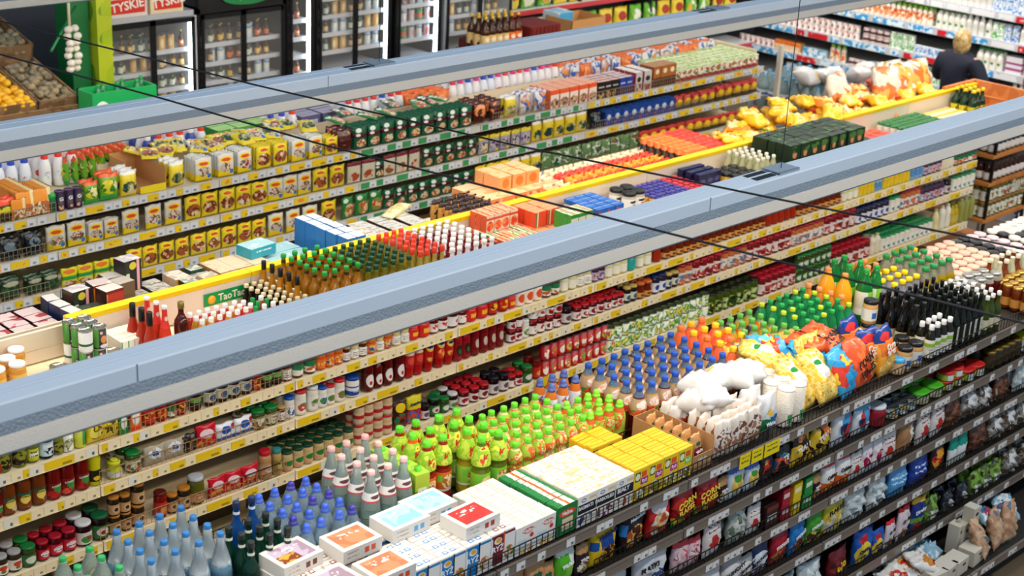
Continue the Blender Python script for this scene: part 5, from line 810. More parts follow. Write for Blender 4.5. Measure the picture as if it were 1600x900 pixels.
bm = bmesh.new(); bbox(bm, -.16, .16, -.003, .0, -.035, .04); part('plate', newmesh(bm, mat('149a50', .4)), t); part('lettering', text_mesh('TaoTao', .06, mat('f4f0d8', .5), .03, .0, -.004), t)
bm = bmesh.new(); lathe(bm, [(0, 0), (.026, 0), (.026, .003), (0, .003)], 16)
for v in bm.verts: v.co = Vector((v.co.x-.11, -v.co.z-.004, v.co.y))
part('sunflower_emblem', newmesh(bm, mat('f0b018')), t)
# wooden end box of the middle deck
t = thing('wooden_bin', 'orange-brown wooden bin closing the far end of the middle deck', 'bin', (12.95, 6.95, g2z[0]-.02))
bm = bmesh.new(); W_ = art('c8743a', (('n', 'd8864a', 6, .5), ('n', 'b8642c', 9, .62)), .5)
bbox(bm, -.28, .28, .07, .1, 0, .24); bbox(bm, .25, .28, -.5, .07, 0, .24); bbox(bm, -.28, .28, -.52, -.5, 0, .06); bbox(bm, -.28, .28, -.5, .07, -.02, 0); part('panel', newmesh(bm, W_), t)
bm = bmesh.new(); bbox(bm, .235, .25, -.5, .07, .11, .116); part('ledge', newmesh(bm, mat('e8a868')), t)
xa, xb = xs(833, Y2, g2z[3]), xs(858, Y2, g2z[3]); bm = bmesh.new(); bbox(bm, xa, xb, Y2-.0165, Y2-.0155, g2z[3]-.08, g2z[3]+.02)
o = part('promotion_tag', newmesh(bm, art('f2c81c', (('r', .2, .7, .15, .3, '5a4a14'),), .4))); tag(o, 'yellow promotion tag standing proud of the middle run lower rail', 'tag')
# cream wire fences on parts of the middle shelves
for n_, (a, b, k) in enumerate(((155, 400, 1), (400, 458, 1), (156, 300, 2), (300, 400, 2), (400, 455, 2), (157, 300, 3), (300, 440, 3), (380, 450, 3))):
    z = g2z[k]; x0, x1 = xs(a, Y2, z), xs(b, Y2, z)
    o = part('wire_fence', wire_fence(x1-x0-.01, .08, .03, mat('c8a070', .35, .3), .0012)); o.location = ((x0+x1)/2, Y2+.006, z); tag(o, f"thin tan wire fence, {nth(n_)} one counted along the middle run's left shelves", 'fence')
g1z = [H-3.345+.055, H-3.605+.055, H-3.87+.055, H-4.15, H-4.6]
Y1 = 8.72
def tag1(rn, k, w_):
    for _ in range(14):
        yield (rn.choice((.05, .08, .13)), rn.choice((YEL_T, ORY_T, YEL_T)), .004)
        for _ in range(rn.choice((1, 2))): yield (.06, CLIP_T, rn.uniform(.003, .02))
def tag1g(rn, k, w_):
    for _ in range(14):
        yield (rn.choice((.06, .08, .11)), GRN_T, .004)
        for _ in range(rn.choice((1, 2))): yield (.06, CLIP_T, rn.uniform(.003, .02))
j1 = 6.737*.887
raild = mat('d4d2cc', .4)
for i in range(-2, 5):
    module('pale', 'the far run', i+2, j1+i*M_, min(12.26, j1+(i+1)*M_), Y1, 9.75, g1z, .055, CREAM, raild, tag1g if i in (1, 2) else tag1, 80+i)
for n_, (a, b, k) in enumerate(((0, 90, 0), (770, 860, 0), (860, 1057, 0), (0, 85, 1), (930, 1100, 1), (0, 80, 2))):
    z = g1z[k]; x0, x1 = xs(a, Y1, z), xs(b, Y1, z)
    o = part('wire_fence', wire_fence(x1-x0-.01, .07, .03, mat('b0a088', .35, .3), .0013)); o.location = ((x0+x1)/2, Y1+.006, z); tag(o, f"pale wire fence, {nth(n_)} of those along the far run", 'fence')

# ------------------------------------------------------------------ stock: nearest deck, rear half
zd = g3z[0]; Wn = 'nearest deck rear half'
yr = 4.395
fill(['water'], 2.68, 3.08, yr+.02, 4.78, zd, 'nearest deck left corner', gapx=1.0, gapy=1.0, jit=.008)
fill(['watergreen'], 2.45, 2.68, yr+.1, 4.8, zd, 'nearest deck left edge', jit=.01)
fill(['greenglass'], 3.08, 3.34, yr-.05, 4.6, zd, 'beside the water bottles', gapx=1.02, gapy=1.05, jit=.006)
fill(['blueglass'], 3.2, 3.34, 4.61, 4.7, zd, 'behind green glass bottles')
fill(['sport', 'sport2'], 3.36, 3.68, yr-.04, 4.76, zd, 'among blue sport caps', gapx=1.0, gapy=1.0, jit=.008)
fill(['tallglass'], 3.74, 4.03, yr+.03, 4.78, zd, 'beside the blue sport caps', gapx=1.05, gapy=1.05, jit=.008)
fill(['greencarton'], 4.03, 4.12, yr+.05, 4.75, zd, 'beside the tall clear bottles')
fill(['kred', 'korange'], 4.14, 4.34, yr+.12, 4.8, zd, 'nearest deck, before small juices', gapx=1.03, gapy=1.04, jit=.005)
fill(['kgreen', 'kgold'], 4.36, 4.56, yr, 4.8, zd, 'nearest deck, before small juices', gapx=1.03, gapy=1.04, jit=.005)
fill(['ksa', 'ksb', 'ksc', 'ksa'], 4.58, 5.08, yr, 4.82, zd, 'nearest deck lime caps', gapx=1.02, gapy=1.06, jit=.006)
fill(['ksd', 'ksa', 'ksd'], 5.08, 5.36, yr, 4.64, zd, 'right of lime cap block', gapx=1.02, gapy=1.06, jit=.006)
fill(['purplesport'], 5.1, 5.36, 4.68, 4.82, zd, 'behind the lime caps')
fill(['bya', 'byb', 'byc'], 5.4, 6.14, yr-.03, 4.82, zd, 'nearest deck blue caps', gapx=1.0, gapy=1.0, jit=.007)
fill(['pinko', 'pinky'], 6.18, 6.46, yr, 4.82, zd, 'beside the blue caps', gapx=1.04, gapy=1.04, jit=.007)
fill(['goa', 'goa', 'goc', 'gob'], 6.48, 6.82, yr, 4.82, zd, 'nearest deck green caps', gapx=1.02, gapy=1.04, jit=.006)
fill(['soda', 'sodayel'], 6.84, 7.32, yr, 4.82, zd, 'nearest deck centre', gapx=1.0, gapy=1.02, jit=.006)
fill(['peachcap'], 7.32, 7.42, yr+.1, 4.82, zd, 'right of green sodas')
fill(['orange2'], 7.43, 7.56, 4.55, 4.82, zd, 'behind the dark bottles')
fill(['green2'], 7.57, 7.76, 4.5, 4.82, zd, 'beside orange drinks', jit=.008)
fill(['darkyel'], 7.72, 8.02, yr, 4.66, zd, 'nearest deck yellow caps', gapx=1.0, gapy=1.02)
fill(['peachcap'], 7.78, 8.04, 4.68, 4.82, zd, 'behind yellow caps')
fill(['oilgreen'], 8.06, 8.42, yr, 4.74, zd, 'nearest deck right part', gapx=1.0, gapy=1.02)
fill(['oilyel'], 8.2, 8.6, 4.76, 4.84, zd, 'rear edge right part')
fill(['peachjar'], 8.45, 9.02, yr, 4.82, zd, 'nearest deck right part', gapx=1.0, gapy=1.0)
fill(['blackjar'], 9.04, 9.24, yr-.1, 4.82, zd, 'right of pale lids', gapx=1.0, gapy=1.0)
fill(['pinklid'], 9.25, 9.45, yr-.1, 4.82, zd, 'nearest deck far right', gapx=1.0, gapy=1.0)
fill(['whitelidj', 'whitelidj', 'blackjar'], 9.46, 10.4, yr-.1, 4.82, zd, 'nearest deck far right end', gapx=1.0, gapy=1.0)
# front half
yf3 = Y3+.02
fill(['ryzm', 'ryzk'], 2.96, 3.38, 3.97, 4.2, zd, 'left of blue rice', gapy=1.03, rz=.02)
fill(['ryzk'], 3.38, 3.6, 3.97, 4.06, zd, 'front of nearest deck')
fill(['ryzb'], 3.6, 3.88+.14, 3.97, 4.2, zd, 'front of nearest deck', gapx=1.02, gapy=1.03, rz=.02, jit=.002)
fill(['ryzm'], 4.02, 4.16, 3.97, 4.2, zd, 'front of nearest deck', gapy=1.03, rz=.02)
fill(['ryzb'], 3.5, 3.9, 4.23, 4.37, zd, 'behind blue rice cartons', gapx=1.02, gapy=1.03, rz=.04, jit=.004)
fill(['ryzm'], 3.2, 3.5, 4.2, 4.37, zd, 'behind maroon rice cartons', gapy=1.03, rz=.04)
for k_, px, py, zz, rz in (('liek', 455, 862, .157, .06), ('lieo', 548, 838, .157, .0), ('liek', 520, 905, .16, .05), ('lieo', 600, 880, .158, 0), ('lieb', 625, 806, .158, .0), ('lieb', 668, 783, .157, 0), ('lier', 735, 802, .157, .03), ('liek', 455, 885, .095, .06)):
    p = atz(px, py, zd+zz+.062)
    mk(P[k_], (p.x, p.y, zd+zz), rz, P[k_].look+', '+{455: 'leftmost of the flat ones, upper' if zz > .1 else 'beneath the leftmost one', 548: 'behind, left of the pale blue ones', 520: 'cut by the photo bottom edge', 600: 'nearest the front fence', 625: 'left one of the pair', 668: 'right one of the pair', 735: 'rightmost of the flat ones'}[px], '')
fill(['hal'], 4.17, 4.41, 3.97, 4.37, zd, 'front of nearest deck', gapx=1.0, gapy=1.03, rz=.02, jit=.002)
fill(['halg'], 4.42, 4.545, 3.97, 4.33, zd, 'between groats and rice', gapx=1.0, gapy=1.03, rz=.02, jit=.002)
fill(['bas', 'par', 'bia'], 4.55, 4.915, 3.97, 4.34, zd, 'nearest deck front', gapx=1.0, gapy=1.03, rz=.02, jit=.002, order='col')
fill(['yel', 'yel', 'yel', 'yelg'], 4.92, 5.335, 3.97, 4.2, zd, 'nearest deck front', gapx=1.0, gapy=1.03, rz=.02, jit=.002, order='col')
fill(['yel'], 4.93, 5.14, 4.24, 4.38, zd, 'behind main yellow block', gapx=1.0, gapy=1.03, rz=.1)
# cardboard wafer tray
t = thing('cardboard_tray', 'open brown cardboard tray of wafers beside the yellow cartons', 'tray', (5.43, 4.17, zd))
cb = mat('b98a5a', .7); bm = bmesh.new()
bbox(bm, -.075, .075, -.19, .19, 0, .004); bbox(bm, -.075, -.072, -.19, .19, .004, .15); bbox(bm, .072, .075, -.19, .19, .004, .15); bbox(bm, -.072, .072, -.19, -.187, .004, .08); bbox(bm, -.072, .072, .187, .19, .004, .15); part('tray_wall', newmesh(bm, cb), t)
part('lettering', text_mesh('Wafle', .03, mat('f0e8dc'), 0, .05, -.1915), t)
for n_ in range(6): mk(P['tanw'], (5.43, 4.02+n_*.055, zd+.03), 0, f"brown paper wafer packet, {nth(n_)} from front", 'inside the cardboard tray', rot=(R(-8), 0, R(8)), scale=.7)
fill(['wafb'], 5.53, 5.88, 3.97, 4.2, zd, 'beside the cardboard tray', gapx=1.0, gapy=1.08, rz=.2)
fill(['wafw'], 5.5, 5.8, 4.22, 4.37, zd, 'behind beige wafers', gapx=1.0, gapy=1.08, rz=.2)
for i, (x, y, z, rx, rz) in enumerate(((5.62, 4.3, .19, 82, 20), (5.75, 4.25, .21, 80, -30), (5.88, 4.33, .2, 84, 70), (5.72, 4.36, .24, 85, 10), (5.95, 4.2, .2, 78, 120), (6.02, 4.32, .21, 82, 40))):
    mk(P['whitep'], (x, y, zd+z), 0, f"soft white crumpled pack, {nth(i)} of six lying on the white heap", '', rot=(R(rx), 0, R(rz)))
fill(['white'], 5.88, 6.08, 3.98, 4.22, zd, 'front of nearest deck', gapx=1.0, gapy=1.1, rz=.3)
fill(['roll'], 6.09, 6.26, 3.98, 4.24, zd, 'beside green-wave packs', gapx=1.0, gapy=1.02)
pile = [('pasta', 6.36, 4.02, .02, 40, 10), ('pasta', 6.42, 4.2, .16, 70, 35), ('pasta', 6.3, 4.3, .12, 75, -15), ('pasta', 6.52, 4.0, .02, 38, 5), ('blueb', 6.58, 4.3, .17, 72, 60), ('blueb', 6.66, 4.12, .1, 55, 25), ('blueb', 6.7, 4.0, .0, 28, 12), ('redb', 6.8, 4.3, .17, 74, 100), ('redb', 6.84, 4.14, .12, 60, 15), ('redb', 6.86, 4.02, .0, 24, 8), ('orbag', 6.92, 4.36, .14, 80, 80), ('corn', 7.0, 4.2, .02, 12, 8), ('corn', 7.08, 4.03, .0, 12, 10), ('corn', 6.98, 4.06, .0, 14, -6), ('blueb', 6.5, 4.36, .1, 60, 80), ('pasta', 6.6, 4.2, .0, 10, 0)]
for i, (k_, x, y, z, rx, rz) in enumerate(pile):
    mk(P[k_], (x, y, zd+z), 0, P[k_].look+f", {nth(i)} counted through the heap from left", '', rot=(R(-rx), 0, R(rz)))
fill(['jarpb_w'], 7.05, 7.3, 4.2, 4.38, zd, 'behind cereal bags', gapx=1.0, gapy=1.02)
fill(['jarpb'], 7.18, 7.4, 3.97, 4.2, zd, 'right of cereal bags', gapx=1.0, gapy=1.02, stack=1)
fill(['jarpb'], 7.32, 7.42, 4.3, 4.4, zd, 'before orange drinks', stack=2)
fill(['bluelid'], 7.12, 7.2, 3.97, 4.03, zd, 'at front wire fence')
fill(['vinegar'], 7.44, 7.66, 4.08, 4.38, zd, 'right of peanut butter', gapx=1.1, gapy=1.1)
fill(['whitecap'], 7.44, 7.68, 3.97, 4.09, zd, 'before black vinegar', gapx=1.05)
fill(['vinegar2'], 7.7, 8.02, 3.97, 4.34, zd, 'nearest deck front right', gapx=1.08, gapy=1.1)
fill(['dkwhite'], 8.03, 8.24, 3.97, 4.3, zd, 'beside slim oil bottles', gapx=1.15, gapy=1.1)
fill(['honey', 'clearjar', 'honey'], 8.06, 8.62, 4.18, 4.38, zd, 'nearest deck right', gapx=1.05, gapy=1.02, seed=3)
fill(['goldlid'], 8.55, 8.98, 3.97, 4.22, zd, 'nearest deck right', gapx=1.02, gapy=1.02)
fill(['palebot', 'ambbot'], 8.64, 9.02, 4.22, 4.4, zd, 'behind gold lids', gapx=1.0, gapy=1.02)
fill(['ambbot', 'palebot', 'goldlid'], 9.02, 9.7, 3.97, 4.28, zd, 'nearest deck right end', gapx=1.0, gapy=1.04)
fill(['honey', 'blackjar'], 9.7, 10.4, 3.97, 4.28, zd, 'nearest deck far end', gapx=1.0, gapy=1.04)
# nearest run, lower shelves (photo columns at the shelf edge)
line('tanw 740 790;tanw 790 860;tanw 850 872;grw 872 905;dkw 905 925;meky 925 972;mekb 974 1015;musr 1016 1052;cfr 1055 1092;cfr 1094 1128;dkw 1128 1140;blwh 1140 1168;blwh 1170 1192;dkred 1192 1215;teamd 1215 1240;team 1240 1268;team 1270 1300;fit 1302 1340;fit 1340 1366;tubw 1368 1394;fish 1398 1440 3 2;tubg 1440 1482 3 1;tubr 1484 1512 3 2;tubr 1514 1545 2 1;darkj 1550 1600 4;tuby 1602 1625 1;darkj 1628 1700 3', Y3, g3z[1], 'second shelf of nearest run')
line('platki 940 985;platki 985 1055;pinkb 1056 1080;pinkb 1080 1100;whred 1100 1135;greyb 1138 1172 2;whred 1174 1192;jelb 1194 1220 2;jelr 1220 1236 2 2;jely 1236 1254 2 2;jelg 1254 1272 2 2;dkw 1272 1286;sugar 1288 1310 2;sugar 1310 1332 2;whred 1334 1348;pinkw 1350 1382 2;whred 1382 1402;paperb 1404 1432 2;whred 1434 1478 2;nutb 1480 1502;clearb 1506 1552 2;nutb 1554 1580 2;plast 1582 1620 2;dkred 1622 1700', Y3, g3z[2], 'third shelf of nearest run')
line('platki 1080 1128;crg 1130 1162;crg 1162 1176;crb 1178 1205;mur 1208 1234;mub 1236 1262;mug 1264 1288;fly 1290 1318;plast 1320 1356 2;plast 1358 1388 2;blb 1390 1422 2;dbb 1424 1452 2;dkred 1452 1480 2;tealb 1484 1512;nutb 1514 1545 2;clearb 1548 1610 2;plast 1612 1700 2', Y3, g3z[3], 'fourth shelf of nearest run')
line('plast 1210 1246;plast 1248 1284;ojo 1290 1334;rico 1338 1364;rico 1366 1384;crw 1386 1402;crw 1404 1424;crd 1426 1446;herb 1448 1470 2;darkb 1474 1516 2;herb 1518 1565 2;clearb 1568 1620 2;plast 1622 1700', Y3, g3z[4], 'fifth shelf of nearest run')
zb = g3z[5]; Yb = Y3-.27
rn = random.Random(5)
for i, (k_, px, py, dz, rx, rz) in enumerate((('bluew', 1385, 880, .03, 75, 20), ('bluew', 1415, 860, .05, 78, -30), ('bluew', 1440, 850, .06, 80, 40), ('bluew', 1400, 900, .03, 75, 80), ('candyw', 1440, 900, .06, 74, 10), ('candyw', 1462, 885, .08, 70, 60), ('bluew', 1470, 862, .05, 80, 15), ('candyw', 1425, 920, .04, 70, 0), ('cone', 1572, 850, .03, 15, 10), ('cone', 1592, 840, .03, 10, -5), ('cone', 1555, 860, .02, 30, 20), ('bluew', 1560, 815, .04, 60, 20), ('bluew', 1580, 805, .04, 60, -30))):
    p = atz(px, py, zb+.08); p.y = min(max(p.y, Yb+.03), 4.3)
    mk(P[k_], (p.x, p.y, zb+dz), 0, P[k_].look+f", {nth(i)} on the lowest shelf heap", '', rot=(R(-rx), 0, R(rz)))
line('bluew 1250 1300;candyw 1300 1350', Yb, zb, 'lowest shelf left part')
for i, (px, py, dz, k_) in enumerate(((1512, 835, .1, 'milkbox'), (1500, 838, .0, 'milkbox'), (1492, 840, 0, 'milkbox'), (1478, 880, 0, 'milklie'), (1500, 872, 0, 'milklie'), (1530, 858, 0, 'milklie'), (1460, 890, 0, 'milklie'))):
    p = atz(px, py, zb+.1)
    mk(P[k_], (p.x, min(max(p.y, Yb+.09), 4.2), zb+dz), rn.uniform(-.1, .1), P[k_].look+f", {nth(i)} in the lowest shelf group", '')
for i, (px, k_) in enumerate(((1550, 'tubr'), (1547, 'bluelid'))): 
    p = atz(px, 850, zb+.1); mk(P[k_], (p.x, Yb+.2, zb+i*.08), 0, P[k_].look, 'stacked on lowest shelf right')

# ------------------------------------------------------------------ stock: middle run
line('redbell 0 8;olive 2 50;olivy 50 68;olivk 68 91;olive 92 104;whcan 104 122;grcan 123 140;yelp 141 168;yelp 168 189;spice_g 190 204;spice_o 205 226;redj 227 252;redj 252 268;grlab 269 282;redj 283 298;coff 299 325;jblue 326 400;redj 401 414;coff 416 446;brlab 447 462;grlab 463 500;orlab 501 542;brlab 543 554;crlab 555 567;brlab 568 580;orlab 581 593;crlab 594 606;orlab 607 619;crlab 620 632;crlab 633 645;redtub 646 660;redtub 661 677;dkwl 678 705;dkwl 706 722;dkwl 723 735;redtub 736 750;redtub 751 768;redj 769 800;peachj 812 852;redtub 801 811;grlab 853 880;mustj 881 906;crlab 907 930;purp 931 950;mustj 951 985;tealcup 986 997;mustj 999 1023;redbell 1025 1040;brbell 1041 1200;redbell 1201 1248;brbell 1250 1318;mustj 1319 1345;mustb 1346 1370;blueb2 1371 1382;mustb 1383 1400;mustb 1401 1425;blueb2 1426 1445;purp 1446 1474;whcone 1475 1494;grlab 1495 1530', Y2, g2z[1], 'middle run upper shelf')
line('pasR 0 8;pasB 10 57;pasB 58 80;pasR 81 124;pasR 125 146;lemonb 147 166;lemball 176 198 1;grlid 199 232 3;cbag 233 262;cbag 263 292;dbag 293 310;rbag 311 344;wblbag 345 372;wblbag 373 400;grlid 402 440 3 1;brlab 441 452 2;mayb 453 467 2;mayr 468 484 2;mayw 487 503 2;mayb 504 517 2;mayr 518 530 3;mayr 531 545 3;maynavy 546 573 2;ketb 574 590;ketg 591 604;ketb 605 621;ketb 622 638;ketr 639 652;ketr 653 666;kety 667 683;kety 684 700;kety 701 714;ketd 715 740;ketm 741 754;ketm 755 793;jamr 800 822 2 2;mayw 822 832 2;dkwl 833 857 1 2;jamr 858 882 2 2;jamk 883 900 2;jamr 901 950 2;jamr 951 980 3;jblue 981 1000 2;brbell 1001 1023 2;blcup 1024 1045;jblue 1046 1064;redlid2 1065 1085;redlid 1086 1130 1;redlid2 1131 1170;redlid 1171 1240;redlid2 1241 1290;redlid 1291 1340;blcup 1341 1392;whtub 1393 1410;redlid2 1411 1440;purp 1441 1478;jamk 1479 1490;whtub 1491 1526', Y2, g2z[2], 'middle run centre shelf')
line('greyl 0 42 2 1;gherk 43 64 2;jamR 66 84 2;jamR 85 105 2;jamR 106 127 2;jamw 128 152 2;jamg 153 178 2;mush 179 196 1 2;mush 197 213 1 2;mush 214 234 2 2;redpk 250 268;mush 269 285 1;mush 286 304 1;pickl 305 326 1;rbag 330 358;rbag 360 380;rbag 382 410;sqbr 412 432;sqgr 433 447;tanj 448 558 3;tanr 560 618 2 2;poud 619 640;pouy 641 664;jamk 665 677 2;jamg 679 694;gherk 695 708 2;jamw 709 722 2;jamr 724 770 3;jamk 771 800 2;jamr 801 822 2;gherk 823 838 2;redpk 839 850 2;stackred 851 952 1 2;grstk 953 1110 1 2;dkgrn 1111 1188 2;redlid 1190 1246 2;gherk 1247 1300 1 2;redlid 1301 1362 2;whcone 1363 1378 1;whtub 1379 1460 3;whpat 1461 1470;whbot 1471 1488;yellowoil 1489 1500;olivebig 1501 1524 2', Y2, g2z[3], 'middle run lower shelf')
line('rbag 40 110;redlid 112 180 2;plast 182 250;dkgrn 250 330 1;jamk 330 420 1;gherk 460 500 2;gherk 500 560;dkgrn 840 960 2;dkgrn 1520 1560 2;soda 1490 1530 2', Y2, g2z[4], 'middle run bottom shelf')
zd2 = g2z[0]; yA = 6.52
fill(['panda'], 3.24, 3.46, 6.72, 6.96, zd2, 'middle deck left end', gapx=1.02, gapy=1.04, stack=1)
mk(P['panda'], (3.49, 6.93, zd2+.0), 0, 'mango jar with white lid, topmost', 'against cream divider'); 
fill(['cantop'], 3.55, 4.02, 6.72, 6.86, zd2, 'before tall tins', gapx=1.5)
fill(['cancorn', 'canwh', 'cancorn', 'cancorn'], 3.74, 3.9, 6.7, 6.96, zd2, 'against the divider', gapx=1.02, gapy=1.04, stack=2)
fill(['tooth'], 4.0, 4.16, 6.76, 6.97, zd2, 'beside red sauces', gapx=1.0, rz=.02)
fill(['sweet'], 4.1, 4.2, 6.66, 6.9, zd2+.0, 'middle deck left', gapx=1.0, gapy=1.02)
fill(['sweetr'], 4.21, 4.29, 6.69, 6.97, zd2, 'middle deck left', gapy=1.1)
fill(['brownb'], 4.29, 4.37, 6.66, 6.74, zd2, 'beside red sauces')
fill(['babyj', 'babyr'], 4.4, 4.75, 6.62, 6.8, zd2, 'below green sign', gapx=1.05, gapy=1.1)
fill(['tabas', 'babyr'], 4.74, 4.92, 6.6, 6.8, zd2, 'left of cork bottles', gapx=1.0, gapy=1.1, seed=2)
fill(['sherry'], 4.9, 5.12, 6.52, 6.96, zd2, 'before amber vinegars', gapx=1.0, gapy=1.0)
fill(['vink'], 5.02, 5.12, 6.6, 6.97, zd2, 'before amber vinegars', gapx=1.2, gapy=1.1)
fill(['vinb'], 5.13, 5.46, 6.5, 6.97, zd2, 'middle deck', gapx=1.0, gapy=1.04, jit=.006)
fill(['oildk'], 5.46, 5.84, 6.5, 6.97, zd2, 'middle deck', gapx=1.0, gapy=1.02, jit=.005)
fill(['oilred'], 5.86, 6.1, 6.5, 6.97, zd2, 'middle deck', gapx=1.0, gapy=1.04, jit=.005)
fill(['syrup'], 6.12, 6.52, 6.5, 6.97, zd2, 'middle deck', gapx=1.0, gapy=1.02, jit=.005)
fill(['spicej'], 6.54, 6.68, 6.5, 6.9, zd2, 'beside white-capped syrups', gapx=1.0)
fill(['juic', 'juicg'], 6.7, 7.02, 6.52, 6.96, zd2, 'middle deck centre', gapx=1.02, gapy=1.04, stack=1, rz=.03)
fill(['juic'], 6.72, 7.0, 6.82, 6.97, zd2+.116, 'on the other cartons', gapx=1.02, gapy=1.04, rz=.05, seed=4)
fill(['juicf'], 7.04, 7.5, 6.52, 6.95, zd2, 'middle deck centre', gapx=1.02, gapy=1.04, rz=.03, stack=1)
fill(['juicf'], 7.06, 7.3, 6.72, 6.95, zd2+.106, 'on red pulp cartons', gapx=1.02, gapy=1.04, rz=.05, seed=5)
fill(['juicg'], 7.2, 7.4, 6.52, 6.66, zd2+.106, 'near lamp edge', gapx=1.02, gapy=1.04, rz=.05, seed=6)
fill(['whiteblue'], 7.56, 7.84, 6.62, 6.97, zd2, 'middle deck', gapx=1.02, gapy=1.04, rz=.04)
fill(['tealt'], 7.5, 7.75, 6.5, 6.62, zd2, 'before blue-topped boxes', gapx=1.02)
fill(['bigjar'], 7.98, 8.18, 6.7, 6.97, zd2, 'middle deck', gapx=1.02, gapy=1.1)
fill(['babycap', 'babycapd', 'babycap'], 8.2, 8.56, 6.5, 6.93, zd2, 'middle deck', gapx=1.0, gapy=1.02)
fill(['babycapr'], 8.57, 8.76, 6.5, 6.95, zd2, 'beside violet caps', gapx=1.0, gapy=1.02)
fill(['navybox'], 8.78, 9.02, 6.72, 6.96, zd2, 'middle deck right of violet caps', gapx=1.02, gapy=1.6, rz=.08)
fill(['blacklid'], 9.06, 9.34, 6.6, 6.88, zd2, 'middle deck', gapx=1.02, gapy=1.04)
fill(['clearb2'], 9.32, 9.56, 6.6, 6.96, zd2, 'beside black lids', gapx=1.02, gapy=1.04)
for lv in range(2):
    fill(['dgbox'], 9.6+lv*.1, 10.86-lv*.15, 6.56+lv*.02, 6.96, zd2+lv*.131, ('lower layer of green pile', 'upper layer of green pile')[lv], gapx=1.03, gapy=1.06, rz=.12, seed=lv, jit=.008)
fill(['redlidf'], 10.95, 11.4, 6.52, 6.96, zd2, 'middle deck right', gapx=1.0, gapy=1.0)
fill(['grsm'], 11.42, 12.02, 6.55, 6.96, zd2, 'middle deck right', gapx=1.02, gapy=1.05)
fill(['boxbr', 'boxye', 'boxye'], 12.02, 12.63, 6.54, 6.97, zd2, 'middle deck right end', gapx=1.0, gapy=1.03, rz=.02, order='row')
fill(['oliveo'], 12.68, 12.92, 6.72, 6.98, zd2-.02, 'in the wooden bin', gapx=1.0, gapy=1.06)
yB = 7.06
fill(['lowred'], 3.5, 3.9, 7.08, 7.5, zd2, 'middle deck rear left', gapx=1.02, gapy=1.04, rz=.06)
fill(['nboxb'], 3.92, 4.0, 7.15, 7.5, zd2, 'beside dark red teas', gapx=1.0, gapy=1.1)
fill(['tealtray'], 4.02, 4.2, 7.06, 7.3, zd2, 'before tall coffee boxes', gapx=1.0, gapy=1.02, rz=.02)
fill(['cofk'], 4.03, 4.15, 7.32, 7.42, zd2, 'middle deck rear left'); fill(['cofr'], 4.18, 4.3, 7.22, 7.45, zd2, 'middle deck rear left', gapy=1.1); fill(['cofb'], 4.31, 4.42, 7.3, 7.5, zd2, 'middle deck rear left')
fill(['lowgr'], 4.24, 4.7, 7.07, 7.5, zd2, 'middle deck rear', gapx=1.02, gapy=1.05, rz=.08)
mk(P['cofk'], (4.47, 7.45, zd2+.071), .1, 'single tall black coffee box', 'standing on low tea boxes')
fill(['lowor', 'lowdg', 'lowgr'], 4.72, 5.0, 7.07, 7.5, zd2, 'left of brown boxes', gapx=1.02, gapy=1.05, rz=.08, seed=9)
fill(['kraft'], 5.0, 5.36, 7.07, 7.52, zd2, 'behind amber vinegars', gapx=1.02, gapy=1.04, rz=.03)
fill(['tealb2'], 5.3, 5.7, 7.3, 7.6, zd2, 'middle deck rear', gapx=1.02, gapy=1.04, rz=.08, stack=1)
mk(P['tealb2'], (5.37, 7.45, zd2+.092), .1, 'flat turquoise box, topmost', 'on the brown boxes')
fill(['nboxb', 'nbox'], 5.46, 5.75, 7.07, 7.24, zd2, 'before blue cartons', gapx=1.6, gapy=1.04, rz=.05, order='col')
fill(['bluec'], 5.78, 5.94, 7.08, 7.62, zd2, 'middle deck rear', gapx=1.04, gapy=1.07, rz=.06)
fill(['tealb2'], 5.96, 6.16, 7.08, 7.2, zd2, 'beside tall blue cartons')
fill(['redbx'], 6.0, 6.25, 7.3, 7.6, zd2, 'middle deck rear', rz=.05)
fill(['silvb'], 6.2, 6.72, 7.07, 7.6, zd2, 'middle deck rear', gapx=1.02, gapy=1.03, rz=.03)
fill(['cooky'], 6.78, 7.1, 7.1, 7.5, zd2, 'middle deck rear', gapx=1.0, gapy=1.2)
mk(P['pastab'], (6.5, 7.55, zd2+.07), 0, 'long pale wrapped bread packet', 'on silver boxes', rot=(R(-85), 0, R(-70)))
fill(['oranbig'], 7.1, 7.9, 7.07, 7.6, zd2, 'middle deck rear', gapx=1.02, gapy=1.03, rz=.04)
fill(['oranbig'], 7.1, 7.65, 7.2, 7.6, zd2+.081, 'upper layer, middle deck rear', gapx=1.02, gapy=1.05, rz=.08, seed=3)
fill(['oranbx'], 7.3, 7.7, 7.3, 7.6, zd2+.162, 'on flat orange cartons', gapx=1.02, gapy=1.05, rz=.1)
fill(['wbag2', 'oranbx'], 7.75, 8.0, 7.07, 7.6, zd2, 'middle deck rear centre', gapx=1.0, gapy=1.3)
fill(['ybag', 'rbag2', 'ybag', 'rbag2', 'wbag2'], 8.02, 9.08, 7.08, 7.6, zd2, 'middle deck rear', gapx=1.0, gapy=1.15, order='row', rz=.2)
fill(['hit'], 9.1, 9.36, 7.1, 7.6, zd2, 'middle deck rear', gapx=1.0, gapy=1.1); fill(['hitr'], 9.36, 9.62, 7.1, 7.6, zd2, 'middle deck rear', gapx=1.0, gapy=1.1)
rn = random.Random(11); n_ = {}
